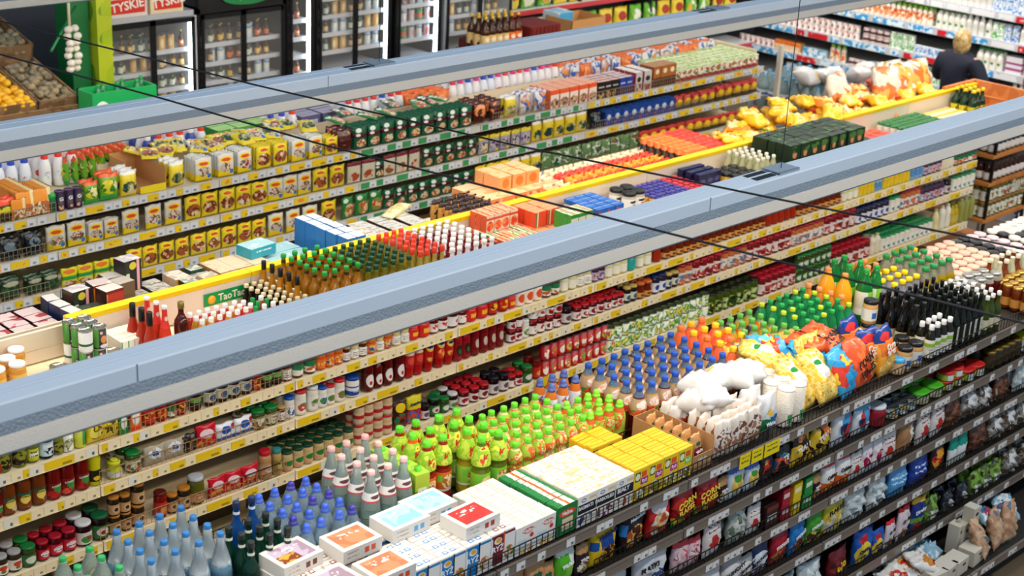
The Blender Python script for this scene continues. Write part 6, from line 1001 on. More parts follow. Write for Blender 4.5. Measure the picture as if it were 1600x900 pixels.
for i in range(74):
    x = 9.75+3.0*(i/74)+rn.uniform(-.1, .1); y = rn.uniform(7.12, 7.58); z = zd2+.03+rn.choice((0, .05, .1))+(.05 if 10.2 < x < 11.8 else 0)
    k_ = rn.choice(('cry', 'cry', 'cry', 'cro', 'cry', 'crr' if x > 11 else 'cry', 'crgn' if 10.3 < x < 11 else 'cro')); j = n_.get(k_, 0); n_[k_] = j+1
    mk(P[k_], (x, y-.1, z), 0, P[k_].look+f", {nth(j)} counted from left", 'on middle deck heap', rot=(R(-rn.uniform(70, 96)), 0, R(rn.uniform(-60, 60))))
for i, (px, py) in enumerate(((1385, 138), (1405, 132), (1425, 135), (1445, 140), (1465, 132), (1355, 160))):
    p = atz(px, py+18, zd2+.1); mk(P['crbig'], (p.x, 7.3+.1*(i % 2), zd2+.01), 0, f"large orange and silver crisps bag, {nth(i)} from left by the wooden bin", '', rot=(R(-rn.uniform(8, 30)), 0, R(rn.uniform(-30, 30))))
for i in range(6): mk(P['crnavy'], (11.9+i*.12, 7.5, zd2+.04), 0, f"small navy blue crisps bag, {nth(i)} from left behind yellow bags", '', rot=(R(-70), 0, R(20*i)))

# ------------------------------------------------------------------ stock: far run
line('orp 0 30 2;orp 0 0.5;env 30 34 1;shaker 82 92 2;gin 93 134;vegp 136 160 2;vegp 161 190 2;vegy 192 220 3;vegy 262 300 3;winy 302 340 5;winy 341 400 5;winy2 401 455 5;winy 456 510 5;winy2 512 530 4;cofbag 531 553 3;knor 555 640 6;knor 641 740 7;cofbag 741 790 4 1;vegy 791 812 2;whbg 813 858 3;fxr 860 934 4;fxk 936 968 4;fxb 969 990 4;fxg 991 1020 4;fxbr 1021 1056 2;ccup 1058 1188 6', Y1, g1z[0], 'far run top deck')
for i in range(14): mk(P['env'], (xs(30, Y1, g1z[0])+.07, Y1+.03+i*.024, g1z[0]), 0, f"upright orange and cream soup envelope, {nth(i)} from front, far run left end", '', rot=(R(-6), 0, R(0)))
for i in range(9): mk(P['env'], (xs(52, Y1, g1z[0])+.09, Y1+.03+i*.024, g1z[0]), 0, f"upright orange and cream soup envelope, {nth(i)} from front, beside green shakers", '', rot=(R(-6), 0, R(0)))
line('darkp 0 40 2;darkp 41 75 2;winy 76 140;winy 141 190 2;winy 191 225;winy 227 290;winy2 291 345;winy2 346 420;winy 421 490;winy2 491 542;know 544 590;knor 591 600;know 601 660;knor 662 748;ylv 750 832;vegy 833 920;darkp 921 945;blulow 946 985 2;blulow 986 1056 2;yrb 1057 1120 2;yrb 1121 1186 2', Y1, g1z[1], 'far run second shelf')
line('gherp 0 45 2;gherp 46 98 2;wing 99 150 1 1;wing 151 200;winy2 201 300;winy2 301 420;winy 421 500;winy2 501 532;kngr 534 600;knor 601 742;winy2 743 800;vegy 801 848;grwb 849 1000;yrb 1001 1100;yrb 1101 1186', Y1, g1z[2], 'far run third shelf')
line('gherp 0 100;winy2 101 260;winy 261 500', Y1, g1z[3], 'far run fourth shelf')
rn = random.Random(21)
for i in range(34):
    k_ = rn.choice(('winy', 'winy2', 'vegy', 'vegy')) if i < 26 else rn.choice(('knor', 'kngr')); px = 262+i*9.5 if i < 26 else 560+(i-26)*24
    mk(P[k_], (xs(px, Y1, g1z[0]), Y1+rn.uniform(.1, .3), g1z[0]+.172), 0, P[k_].look+f", {nth(i)} of the loose ones lying", 'on far deck bags', rot=(R(-rn.uniform(72, 86)), 0, R(rn.uniform(-50, 50))))
# backboard and cardboard tray of the far deck
zf = g1z[0]
t = thing('deck_divider', 'long cream divider board along the far deck', 'divider', (7.6, 9.17, zf)); bm = bmesh.new(); bbox(bm, -2.3, 2.3, -.01, .012, 0, .11); part('board', newmesh(bm, mat('ecd9b8', .5)), t)
x0, x1 = xs(222, Y1, zf), xs(262, Y1, zf)
t = thing('cardboard_tray', 'brown cardboard tray with yellow edge on the far deck', 'tray', ((x0+x1)/2, Y1+.2, zf)); w_ = (x1-x0)
bm = bmesh.new(); bbox(bm, -w_/2, w_/2, -.18, .2, 0, .004); bbox(bm, -w_/2, -w_/2+.003, -.0, .2, .004, .18); bbox(bm, w_/2-.003, w_/2, -.18, .2, .004, .16); bbox(bm, -w_/2, w_/2, .197, .2, .004, .19); part('tray_wall', newmesh(bm, mat('c08a54', .7)), t)
bm = bmesh.new(); bbox(bm, -w_/2, w_/2, -.183, -.18, 0, .05); part('yellow_front', newmesh(bm, mat('e8d020')), t)
ya = 9.2; RR = 'far deck rear half'
fill(['clnp', 'clnb'], 4.3, 4.85, ya, 9.6, zf, 'far deck left end', gapx=1.1, gapy=1.1); fill(['clnr'], 4.9, 5.2, ya, 9.6, zf, 'beside green refills', gapx=1.1, gapy=1.1)
fill(['vegp'], 5.05, 5.6, 9.2, 9.5, zf, 'far deck dark green row', gapx=.5, gapy=1.1, rz=.1, base_rz=R(80))
fill(['clnw', 'clnr'], 5.7, 6.2, ya, 9.6, zf, 'behind brown tray', gapx=1.1, gapy=1.1); fill(['gbox'], 6.3, 6.75, ya, 9.5, zf, 'far deck rear', rz=.06); fill(['clnb', 'clnr'], 6.75, 7.05, ya, 9.6, zf, 'beside green boxes', gapx=1.1, gapy=1.1); fill(['vbox'], 7.05, 7.45, ya, 9.5, zf, 'far deck rear', rz=.05)
fill(['clnr', 'clnb', 'clnr'], 7.5, 8.1, ya, 9.62, zf, 'far deck rear centre', gapx=1.08, gapy=1.1); fill(['soapp'], 8.1, 8.6, ya, 9.6, zf, 'far deck rear', gapy=1.3)
fill(['clnr', 'clnb', 'clnp'], 8.6, 9.9, ya, 9.62, zf, 'far deck rear right', gapx=1.08, gapy=1.1, seed=2); fill(['whbg', 'soapp'], 9.9, 12.1, ya, 9.6, zf, 'far deck rear end', gapx=1.05, gapy=1.3)

# ------------------------------------------------------------------ wooden end rack of the middle run
t = thing('wooden_rack', 'black-framed rack with orange wooden shelves at the middle run end', 'rack', (13.15, 6.9, 0))
wd = art('c8803c', (('n', 'b8702e', 8, .55),), .45)
rz_ = [H-3.47, H-3.74, H-4.0, H-4.35, H-4.75]
for z in rz_:
    bm = bmesh.new(); bbox(bm, -.42, .42, -.42, .42, z-.03, z); part('shelf', newmesh(bm, wd), t)
for x, y in ((-.36, -.4), (.36, -.4), (-.36, .38), (.36, .38)):
    bm = bmesh.new(); bbox(bm, x-.012, x+.012, y-.012, y+.012, 0, H-3.3); part('post', newmesh(bm, BLACK), t)
J('rackw', 'dark preserve jar with white label', .17, .04, '3a1c12', '2a2018', art('e4e0dc', (('b', 'z', 0, .2, 'b8b4b0'),)), name='preserve_jar', lz=(.1, .5)); J('rackg', 'vegetable jar with white label', .15, .04, '5a5a20', 'b87a34', art('e8e4d8', (('p', .5, .4, .4, .4, ('e8e4d8', '4a7a2c', 'b8502c'), 24),)), name='vegetable_jar', lz=(.1, .7))
for z, k_, s, wh_ in ((rz_[1], 'rackw', 1, 'rack second shelf'), (rz_[2], 'rackw', 1, 'rack third shelf'), (rz_[3], 'rackg', 2, 'rack fourth shelf')):
    fill([k_], 12.78, 13.52, 6.51, 6.9, z, wh_, gapx=1.02, gapy=1.04, stack=s)
o = part('brand_plate', text_mesh('ŻYWIEC', .1, mat('e8d8c0', .5), 13.32, H-4.08, 6.46)); tag(o, 'cream lettering plate reading the brand below the rack shelf', 'sign')
# snacks hanging beyond the rack
for i in range(6): mk(P['cry' if i % 2 == 0 else 'crnavy'], (13.9+.2*(i//2), 6.7, H-4.0-.35*(i % 2)-.3), 0, f"hanging snack bag, {nth(i)} one right of the wooden rack", '')
t = thing('snack_stand', 'tall wire snack stand right of the wooden rack', 'stand', (14.1, 6.85, 0)); bm = bmesh.new()
for z in (.3, .64, .95): bbox(bm, -.35, .35, -.2, .2, z-.36 if z < .4 else z-.345, z-.335)
for x in (-.35, .35): bbox(bm, x-.01, x+.01, .18, .2, 0, 1.5)
part('stand_frame', newmesh(bm, mat('9aa0a6', .4, .4)), t)

# ------------------------------------------------------------------ dairy wall
XD = 17.0; dz_ = [H-2.93, H-3.29, H-3.62, H-3.98, H-4.31, H-4.66]
t = thing('dairy_chiller', 'long open white dairy chiller along the right wall', 'chiller', (17.5, 8.5, 0))
wm = mat('e8eaec', .4)
for z in dz_:
    bm = bmesh.new(); bbox(bm, -.5, .55, -5.5, 4.9, z-.02, z); part('shelf', newmesh(bm, wm), t)
    bm = bmesh.new(); bbox(bm, -.512, -.5, -5.5, 4.9, z-.085, z+.004); part('price_rail', newmesh(bm, mat('c4c8ce', .35)), t)
bm = bmesh.new(); bbox(bm, .55, .58, -5.5, 4.9, 0, 2.4); part('back_panel', newmesh(bm, mat('3f4650', .5)), t)
bm = bmesh.new(); bbox(bm, -.5, .58, -5.5, 4.9, 0, .25); part('base', newmesh(bm, mat('4a4e54', .5)), t)
bm = bmesh.new(); bbox(bm, -.3, .58, 4.9, 4.95, 0, 2.4); bbox(bm, -.3, .58, -5.55, -5.5, 0, 2.4); part('end_panel', newmesh(bm, wm), t)
BLT = art('3aa0e0', (('n', 'dff0fa', 18, .5),), .4); RDT = art('cc2430', (('n', 'e8a8a8', 14, .62),), .4); WHT = art('e8e8ec', (('n', 'b8bcc8', 14, .62),), .4)
rn = random.Random(3)
for k, z in enumerate(dz_):
    y = 12.9
    while y > 3.6:
        w_ = rn.choice((.12, .2, .3)); m_ = (BLT if k in (2, 4, 3) and y > 9 else WHT) if rn.random() < .75 else RDT
        if y > 9.5 or k < 6:
            bm = bmesh.new(); bbox(bm, -.516, -.5125, -w_/2, w_/2, -.08, -.012); o = part('price_label', newmesh(bm, m_), t); o.location = (0, y-w_/2-8.5, z)
        y -= w_+rn.uniform(.01, .08)
def dairy(spec, k, where):
    z = dz_[k]; tally = {}
    for it in spec.split(';'):
        it = it.split(); ks = it[0].split('+'); a, b = float(it[1]), float(it[2]); rows = int(it[3]) if len(it) > 3 else 1; st = int(it[4]) if len(it) > 4 else 1
        t0 = P[ks[0]]; n = max(1, round((a-b)/(t0.w*1.05))); dy = (a-b)/n
        for c in range(n):
            for r in range(rows):
                for s in range(st):
                    t = P[ks[(c+s) % len(ks)]]; q = (t.look, r, s); i = tally.get(q, 0); tally[q] = i+1
                    mk(t, (XD+.02+t.d/2+r*t.d*1.05, a-dy*(c+.5), z+s*t.h), R(-90), f"{t.look}, {nth(i)} from left"+(f", {nth(r)} row" if rows > 1 else '')+(', lower' if st > 1 and s == 0 else ', upper' if st > 1 else ''), where)
dairy('yogb 12.8 11.0 1 1;yogg 11.0 10.2 1 2;kefo 10.2 9.6;milkg 9.6 9.2;kefw 9.2 8.9;yogb 8.9 7.0 1 2', 0, 'chiller first shelf')
dairy('kefo 11.0 10.0;milkg 9.9 9.4;kefw 9.4 9.0;yogb 9.0 8.5 1 2;pinkcr 8.5 8.0;milkg 8.0 7.0;kefo 7 6.5', 1, 'chiller second shelf')
dairy('yogw 12.6 11.6 1 1;yogg 11.5 11.2;kefo 11.1 9.75 2;milkg 9.7 9.3 2;kefw 9.3 9.05 1;milkg 9.05 8.95;yogg 8.95 8.8 1 2;yogb 8.8 8.6 1 2;kefw 8.6 8.5;yogb 8.5 7.8 1 2;pinkcr 7.8 6.6', 2, 'chiller third shelf')
dairy('yogw 12.6 10.75 1 2;desd 10.7 10.3 2 2;yogg 10.3 9.95 1 2;yogb 9.95 9.2 1;milkg 9.1 8.75 2;pack6 8.7 8.5;pinkcr 8.48 8.4;kefw 8.4 8.2;kefo 8.2 7.0', 3, 'chiller fourth shelf')
dairy('yogw 12.6 12.0 1;butr 12.0 11.6 1 1;tealt 11.55 11.2 1 2;kefo 11.15 10.9;desd 10.85 10.6;tealt 10.55 10.1 1 2;yogg 10.1 9.4 1 2;yogb 9.4 8.7 1;kefw 8.6 8.1;yogb 8.0 7.0', 4, 'chiller fifth shelf')
dairy('yogb 11.8 10.6 1 2;desd 10.6 9.9 1 2;yogg 9.9 8.5 1;yogw 8.5 7.2', 5, 'chiller lowest shelf')

# ------------------------------------------------------------------ shopper
def skin(name, chains, m_, parent, sub=2):
    vs, es, rs, idx = [], [], [], {}
    for ch in chains:
        prev = None
        for (p, r) in ch:
            key = tuple(round(c, 4) for c in p)
            if key not in idx: idx[key] = len(vs); vs.append(p); rs.append(r)
            i = idx[key]
            if prev is not None: es.append((prev, i))
            prev = i
    me = bpy.data.meshes.new(name); me.from_pydata(vs, es, []); o = link(bpy.data.objects.new(name, me), parent)
    md = o.modifiers.new('skin', 'SKIN'); md.use_smooth_shade = True
    for i, v in enumerate(me.skin_vertices[0].data):
        r = rs[i]; v.radius = r if isinstance(r, tuple) else (r, r); v.use_root = (i == 0)
    if sub: s = o.modifiers.new('sub', 'SUBSURF'); s.levels = sub; s.render_levels = sub
    me.materials.append(m_); return o
pp = atx(1507, 50, 15.75)
per = thing('person', 'person with blond hair in a navy top seen from behind at dairy shelves', 'person', (pp.x, pp.y, 0), R(-8)); hgt = pp.z
SKIN = mat('d8a084', .5); NAVY = mat('151a2c', .8)
s = hgt/1.66
def v(x, y, z): return (x*s, y*s, z*s)       # person faces +x; y is her left
hd = [(v(0, 0, .95), (.15*s, .16*s)), (v(-.01, 0, 1.1), (.14*s, .17*s)), (v(0, 0, 1.28), (.13*s, .18*s)), (v(0, 0, 1.4), (.075*s, .1*s)), (v(.01, 0, 1.47), .052*s), (v(.03, 0, 1.53), .07*s), (v(.035, 0, 1.6), .075*s)]
def arm(sg, el, wr): return [(v(0, 0, 1.28), (.13*s, .18*s)), (v(0, sg*.2, 1.35), .065*s), (v(*el), .048*s), (v(*wr), .028*s)]
def leg(sg): return [(v(0, 0, .95), (.15*s, .16*s)), (v(0, sg*.1, .86), .1*s), (v(.02, sg*.1, .48), .065*s), (v(-.01, sg*.11, .09), .042*s), (v(.1, sg*.12, .04), .035*s)]
armR = arm(-1, (.02, -.34, 1.1), (.12, -.43, 1.02)); armL = arm(1, (.06, .34, 1.08), (.27, .3, 1.03))
def hand(w, dr, sg):
    ch = []; w = Vector(w); dr = Vector(dr).normalized(); side = dr.cross(Vector((0, 0, 1))).normalized()
    pal = w+dr*.06*s; ch.append([(tuple(w), .028*s), (tuple(w+dr*.03*s), .026*s), (tuple(pal), .028*s)])
    for k, ln in enumerate((.062, .072, .068, .052)):
        b = pal+side*(k-1.5)*.018*s+dr*.012*s; m1 = b+dr*ln*.5*s; e = m1+dr*ln*.35*s+Vector((0, 0, -.022*s)); ch.append([(tuple(pal), .028*s), (tuple(b), .0095*s), (tuple(m1), .0085*s), (tuple(e), .007*s)])
    b = w+dr*.03*s+side*sg*.03*s; ch.append([(tuple(w+dr*.03*s), .026*s), (tuple(b), .011*s), (tuple(b+dr*.035*s+side*sg*.012*s), .009*s)]); return ch
skin('body', [hd, armR, armL, leg(1), leg(-1)] + hand(armR[-1][0], (.8, -.5, -.1), 1) + hand(armL[-1][0], (.9, .0, -.1), -1), SKIN, per)
skin('navy_top', [[(v(0, 0, .82), (.19*s, .21*s)), (v(-.01, 0, 1.0), (.18*s, .21*s)), (v(-.01, 0, 1.18), (.165*s, .22*s)), (v(0, 0, 1.3), (.145*s, .205*s)), (v(.005, 0, 1.415), (.09*s, .12*s))],
    [(v(0, 0, 1.3), (.145*s, .205*s)), (v(0, -.2, 1.345), .115*s), (v(.02, -.33, 1.13), .088*s), (v(.07, -.385, 1.07), .068*s)], [(v(0, 0, 1.3), (.145*s, .205*s)), (v(0, .2, 1.345), .115*s), (v(.06, .34, 1.1), .088*s), (v(.14, .33, 1.06), .068*s)]], NAVY, per)
skin('trousers', [[(v(0, 0, .9), (.16*s, .18*s)), (v(0, .1, .82), .12*s), (v(.02, .1, .48), .085*s), (v(-.01, .11, .08), .06*s)], [(v(0, 0, .9), (.16*s, .18*s)), (v(0, -.1, .82), .12*s), (v(.02, -.1, .48), .085*s), (v(-.01, -.11, .08), .06*s)]], mat('20222c', .8), per)
bm = bmesh.new(); bmesh.ops.create_icosphere(bm, subdivisions=4, radius=1)
rnh = random.Random(2)
for q in bm.verts:
    c = q.co.copy(); ang = math.atan2(c.y, c.x); st = 1+.05*math.sin(ang*17)+.03*math.sin(ang*31+1)
    x, y, z = c.x*.105*st, c.y*.1*st, c.z*.115
    if c.z < 0: z = c.z*.17; x = c.x*.1*st+.0-.012*abs(c.z); y *= 1.0+.25*abs(c.z)
    if c.x > .35: x = x*.55
    q.co = Vector((x*s-.0*s, y*s, (1.575+z)*s))
bmesh.ops.delete(bm, geom=[f for f in bm.faces if f.calc_center_median().x > .06*s and f.calc_center_median().z < 1.62*s], context='FACES')
hairm = art('d8b878', (('n', 'b8945a', 26, .5), ('n', 'ecd8a4', 34, .6)), .5); part('hair', newmesh(bm, hairm, True), per)
bm = bmesh.new(); 
for sg in (-1, 1): lathe_v = bmesh.ops.create_uvsphere(bm, u_segments=8, v_segments=6, radius=.008*s, matrix=Matrix.Translation(Vector(v(.1, sg*.03, 1.565))))
part('eye', newmesh(bm, mat('2a2a2a')), per)
bm = bmesh.new(); bmesh.ops.create_cone(bm, segments=8, radius1=.014*s, radius2=.003*s, depth=.035*s, matrix=Matrix.Translation(Vector(v(.115, 0, 1.535)))); part('nose', newmesh(bm, SKIN, True), per)
bm = bmesh.new(); bbox(bm, .098*s, .106*s, -.022*s, .022*s, 1.5*s, 1.507*s); part('mouth', newmesh(bm, mat('a85048')), per)

# ------------------------------------------------------------------ drinks fridges along the back
YF = 12.2
def fx(px, py=30): return aty(px, py, YF).x
def fridge(label, px0, px1, top, shell, led, div, goods, lit, header=None):
    x0, x1 = fx(px0), fx(px1); w_ = x1-x0; t = thing('drinks_fridge', label, 'fridge', ((x0+x1)/2, YF+.35, 0))
    sh = mat(shell, .4); bm = bmesh.new()
    bbox(bm, -w_/2, -w_/2+.03, -.35, .35, 0, top); bbox(bm, w_/2-.03, w_/2, -.35, .35, 0, top); bbox(bm, -w_/2, w_/2, .32, .35, 0, top); bbox(bm, -w_/2, w_/2, -.35, .35, top-.05, top); bbox(bm, -w_/2, w_/2, -.35, .35, 0, .25); part('cabinet', newmesh(bm, sh), t)
    bm = bmesh.new(); bbox(bm, -w_/2+.032, w_/2-.032, .29, .32, .25, top-.05); part('inner_back', newmesh(bm, mat('4c4e52' if lit > 10 else '26221f', .6)), t)  # back colour lighter in bright fridges, darker in dim ones: shade put into colour
    n = 2 if div else 1; dw = (w_-.06)/n
    for d in range(n):
        a = -w_/2+.03+d*dw; b = a+dw; f = .03; bm = bmesh.new()
        bbox(bm, a, a+f, -.37, -.352, .25, top-.06); bbox(bm, b-f, b, -.37, -.352, .25, top-.06); bbox(bm, a, b, -.37, -.352, top-.1, top-.06); bbox(bm, a, b, -.37, -.352, .25, .3); dr = part('door', newmesh(bm, mat('14161a', .35)), t)
        bm = bmesh.new(); bbox(bm, a+f, b-f, -.362, -.36, .3, top-.1); part('pane', newmesh(bm, mat('ffffff', .02, 0, 0, 0, 1.45, .05)), dr)
    zs = [top-.36, top-.54, top-.72, top-.9, top-1.1]
    for z in zs:
        bm = bmesh.new(); bbox(bm, -w_/2+.032, w_/2-.032, -.28, .28, z-.012, z); bbox(bm, -w_/2+.032, w_/2-.032, -.3, -.28, z-.03, z+.012); part('shelf', newmesh(bm, mat('c8ccd4', .4)), t)
    for (sx) in led:
        bm = bmesh.new(); xx = -w_/2+.05 if sx < 0 else w_/2-.07; bbox(bm, xx, xx+.03, -.33, -.31, .3, top-.12); part('led_strip', newmesh(bm, mat('e4f6ff', .4, 0, 0, lit)), t)
    if header:
        bm = bmesh.new(); bbox(bm, -w_/2, w_/2, -.37, -.3, top, top+.22); hp = part('header_panel', newmesh(bm, mat(header[0], .4)), t)
        if header[1]: part('lettering', text_mesh(header[1], header[3], mat(header[2], .5), 0, top+.1, -.372), t)
    for k, z in enumerate(zs[:4]):
        nb = int((w_-.14)/.054)
        for i in range(nb):
            g = goods[(k*2+i*len(goods)//max(1, nb)) % len(goods)]
            if random.Random(k*31+i+int(px0)).random() < .06: continue
            mk(P[g], (x0+.07+.054*(i+.5), YF+.35-.24+(.05 if i % 2 else 0), z), random.uniform(-1, 1), f"{P[g].look}, {nth(i)} from left on {nth(k)} shelf", label.split(' ')[0]+' '+label.split(' ')[1]+' fridge')
T0 = H-2.93
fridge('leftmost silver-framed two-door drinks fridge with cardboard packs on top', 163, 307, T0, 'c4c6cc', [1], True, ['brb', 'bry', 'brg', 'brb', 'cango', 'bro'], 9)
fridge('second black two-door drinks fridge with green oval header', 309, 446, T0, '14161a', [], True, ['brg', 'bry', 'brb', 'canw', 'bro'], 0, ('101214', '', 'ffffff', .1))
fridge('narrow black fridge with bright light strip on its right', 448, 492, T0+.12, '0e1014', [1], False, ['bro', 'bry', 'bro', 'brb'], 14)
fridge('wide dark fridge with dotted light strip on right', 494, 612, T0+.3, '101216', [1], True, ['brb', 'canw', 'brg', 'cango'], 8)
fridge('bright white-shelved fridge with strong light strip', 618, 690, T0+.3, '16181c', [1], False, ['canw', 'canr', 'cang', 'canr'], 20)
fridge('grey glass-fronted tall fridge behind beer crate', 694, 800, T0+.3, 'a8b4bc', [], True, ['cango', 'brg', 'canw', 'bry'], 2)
# cartons with lettering on the leftmost fridge
for i, (a, b) in enumerate(((163, 234), (236, 290))):
    x0, x1 = fx(a), fx(b); t = thing('beer_carton', f"{('left', 'right')[i]} white beer carton with red lettering on the leftmost fridge", 'carton', ((x0+x1)/2, YF+.14, T0)); w_ = x1-x0-.02
    bm = bmesh.new(); bbox(bm, -w_/2, w_/2, -.12, .12, 0, .26); part('box', newmesh(bm, art(('e8dcd8', 'ecd8b0')[i], (('r', .12, .95, .12, .62, 'd8301c'),))), t); part('lettering', text_mesh('TYSKIE', .11, mat('f6f0ea'), .02, .1, -.122, tilt=.12), t)
# green oval sign on the second fridge
t = thing('oval_sign', 'green and white oval sign above the second fridge', 'sign', (fx(385), YF-.03, T0+.09)); bm = bmesh.new(); bmesh.ops.create_cone(bm, cap_ends=True, segments=32, radius1=.3, radius2=.3, depth=.02, matrix=Matrix.Rotation(R(90), 4, 'X')); bmesh.ops.scale(bm, vec=(1, 1, .3), verts=bm.verts); part('plate', newmesh(bm, mat('1f8a4c', .4)), t)
bm = bmesh.new(); tube(bm, [(-.24, -.016, .03), (-.1, -.016, -.03), (.05, -.016, .02), (.2, -.016, .06)], .012); part('white_stroke', newmesh(bm, mat('f0f2f0')), t)

# ------------------------------------------------------------------ fruit corner at the left
def crate(loc, w_, d_, h_, tilt, label, rz=0):
    t = thing('wooden_crate', label, 'crate', loc, rz); t.rotation_euler = (tilt, 0, rz)
    wdm = art('8a6a48', (('n', '6f5236', 9, .55),), .7)
    bm = bmesh.new(); bbox(bm, -w_/2, w_/2, 0, d_, 0, .012); part('bottom', newmesh(bm, wdm), t)
    for a in ((-w_/2, -w_/2+.015, 0, d_), (w_/2-.015, w_/2, 0, d_), (-w_/2, w_/2, 0, .015), (-w_/2, w_/2, d_-.015, d_)):
        bm = bmesh.new(); bbox(bm, *a, .012, h_); part('side_board', newmesh(bm, wdm), t)
    return t
POT = []
for sd, (a, b) in enumerate((('9c8a6a', '7f6e52'), ('8a8068', '6e6450'))):
    bm = bmesh.new(); bmesh.ops.create_icosphere(bm, subdivisions=2, radius=.035); rq = random.Random(sd)
    for q in bm.verts: q.co = Vector((q.co.x*1.25, q.co.y, q.co.z*.9))*(1+.08*math.sin(q.co.x*90+sd)+rq.uniform(-.02, .02))
    tt = T('potato', 'potato', 'x', .08, .07, .06); tt.add('potato', newmesh(bm, art(a, (('n', b, 20, .55),), .7), True)); POT.append(tt)
bm = bmesh.new(); bmesh.ops.create_icosphere(bm, subdivisions=2, radius=.036)
for q in bm.verts: q.co.x *= 1.2; q.co += Vector((.008 if q.co.x > .04 else (-.008 if q.co.x < -.04 else 0), 0, 0))
LEM = T('lemon', 'lemon', 'x', .08, .07, .07); LEM.add('lemon', newmesh(bm, art('e8b01e', (('n', 'd8981a', 24, .6),), .45), True))
def heap(tt, org, tilt, w_, d_, n, cat, where, seed):
    rn = random.Random(seed); ct, st_ = math.cos(tilt), math.sin(tilt); rows = int(d_/.062); cols = int(w_/.072); c_ = 0
    for r in range(rows):
        for c in range(cols):
            for lv in range(1 if rn.random() < .3 else 2):
                lx = -w_/2+.04+c*.072+rn.uniform(-.01, .01)+(.03 if lv else 0); ly = .04+r*.062+rn.uniform(-.01, .01); lz = .045+lv*.05
                t = tt[(r+c) % len(tt)]; c_ += 1
                t.place((org[0]+lx, org[1]+ly*ct-lz*st_, org[2]+ly*st_+lz*ct), rn.uniform(0, 6), f"{t.look if t.look != 'x' else cat} in {where}, {nth(r)} row up, {nth(c)} from left"+(', on top' if lv else ''), None)
TI = R(14)
POT[0].look = 'tan potato'; POT[1].look = 'greyish potato'; LEM.look = 'yellow lemon'
def fc(px, py, Yq): p = aty(px, py, Yq); return (p.x, p.y, p.z)
o1 = fc(122, 166, 11.3)
for (ox, oz, oy, w_, dd, tt, lb, wh_) in ((-.18, 0, 0, .36, .76, POT, 'lower right wooden crate holding potatoes', 'lower right crate'), (-.62, .0, 0, .5, .76, [LEM], 'lower left wooden crate heaped with lemons', 'lower left crate'), (-.2, .27, .8, .5, .7, POT, 'upper right wooden crate holding potatoes', 'upper right crate'), (-.73, .27, .8, .5, .7, [LEM], 'upper left wooden crate holding lemons', 'upper left crate'), (-.45, -.16, -.5, .95, .46, [POT[0]], 'lowest wooden crate with scattered potatoes', 'lowest crate'), (-.4, .56, 1.55, .5, .5, POT, 'topmost wooden crate with potatoes', 'topmost crate')):
    org = (o1[0]+ox, o1[1]+oy, o1[2]+oz-.02); crate(org, w_, dd, .12, TI, lb); heap(tt, org, TI, w_-.04, dd-.05, 0, 'x', wh_, int(ox*100))
bm = bmesh.new()
bbox(bm, -1.2, .1, -.45, -.06, 0, o1[2]-.22); bbox(bm, -1.2, .1, .0, .74, 0, o1[2]-.04); bbox(bm, -1.2, .1, .82, 1.5, 0, o1[2]+.22); bbox(bm, -1.2, .1, 1.57, 2.05, 0, o1[2]+.5)
t = thing('display_stand', 'dark stepped stand under the fruit crates', 'stand', (o1[0], o1[1], 0)); part('step_box', newmesh(bm, mat('1c1a1a', .7)), t)
# green pillar and garlic
p1, p2 = fc(116, 60, 11.9), fc(163, 60, 12.0)
bm = bmesh.new(); bbox(bm, p1[0]+.0, (p1[0]+p2[0])/2, 11.95, 12.2, 0, 3.2); o = part('green_pillar', newmesh(bm, mat('14703a', .5))); tag(o, 'dark green upright panel behind the garlic braid', 'panel')
bm = bmesh.new(); bbox(bm, (p1[0]+p2[0])/2+.02, p2[0]-.01, 11.85, 12.2, 0, 3.2); o = part('green_pillar', newmesh(bm, art('a8c01e', (('b', 'x', 0, .3, '6a9a28'), ('n', 'b8c828', 3, .5))))); tag(o, 'lime yellow-green upright panel left of the fridges', 'panel')
bm = bmesh.new(); bbox(bm, p1[0]-.75, p1[0]-.0, 13.5, 13.6, 0, 3.4); o = part('dark_partition', newmesh(bm, mat('30201f', .7))); tag(o, 'dark partition behind the fruit crates', 'partition')
g0 = fc(107, 14, 11.6); t = thing('garlic_braid', 'hanging braid of white garlic bulbs beside green panel', 'garlic braid', g0)
bm = bmesh.new(); tube(bm, [(0, 0, .6), (0, 0, .06), (0, 0, -.2)], .012); part('braid_stem', newmesh(bm, mat('d8ccb0', .7)), t)
rn = random.Random(1)
gb = bmesh.new(); bmesh.ops.create_icosphere(gb, subdivisions=2, radius=.036)
for q in gb.verts: q.co *= 1+.07*math.cos(6*math.atan2(q.co.y, q.co.x)); q.co.z *= .85
gm = newmesh(gb, mat('e4ddd0', .6), True)
for i in range(14):
    o = part('garlic_bulb', gm, t); o.location = (-.035 if i % 2 else .035, -.02-.02*(i % 3), -.16-.048*(i//2)*1.15)
bm = bmesh.new(); tube(bm, [tuple(Vector(fc(80, 80, 11.4))-Vector(g0)), tuple(Vector(fc(118, 10, 11.8))-Vector(g0))], .012); o = part('green_pole', newmesh(bm, mat('1a7a3c', .4))); o.location = g0; tag(o, 'thin slanted green pole behind the garlic braid', 'pole')
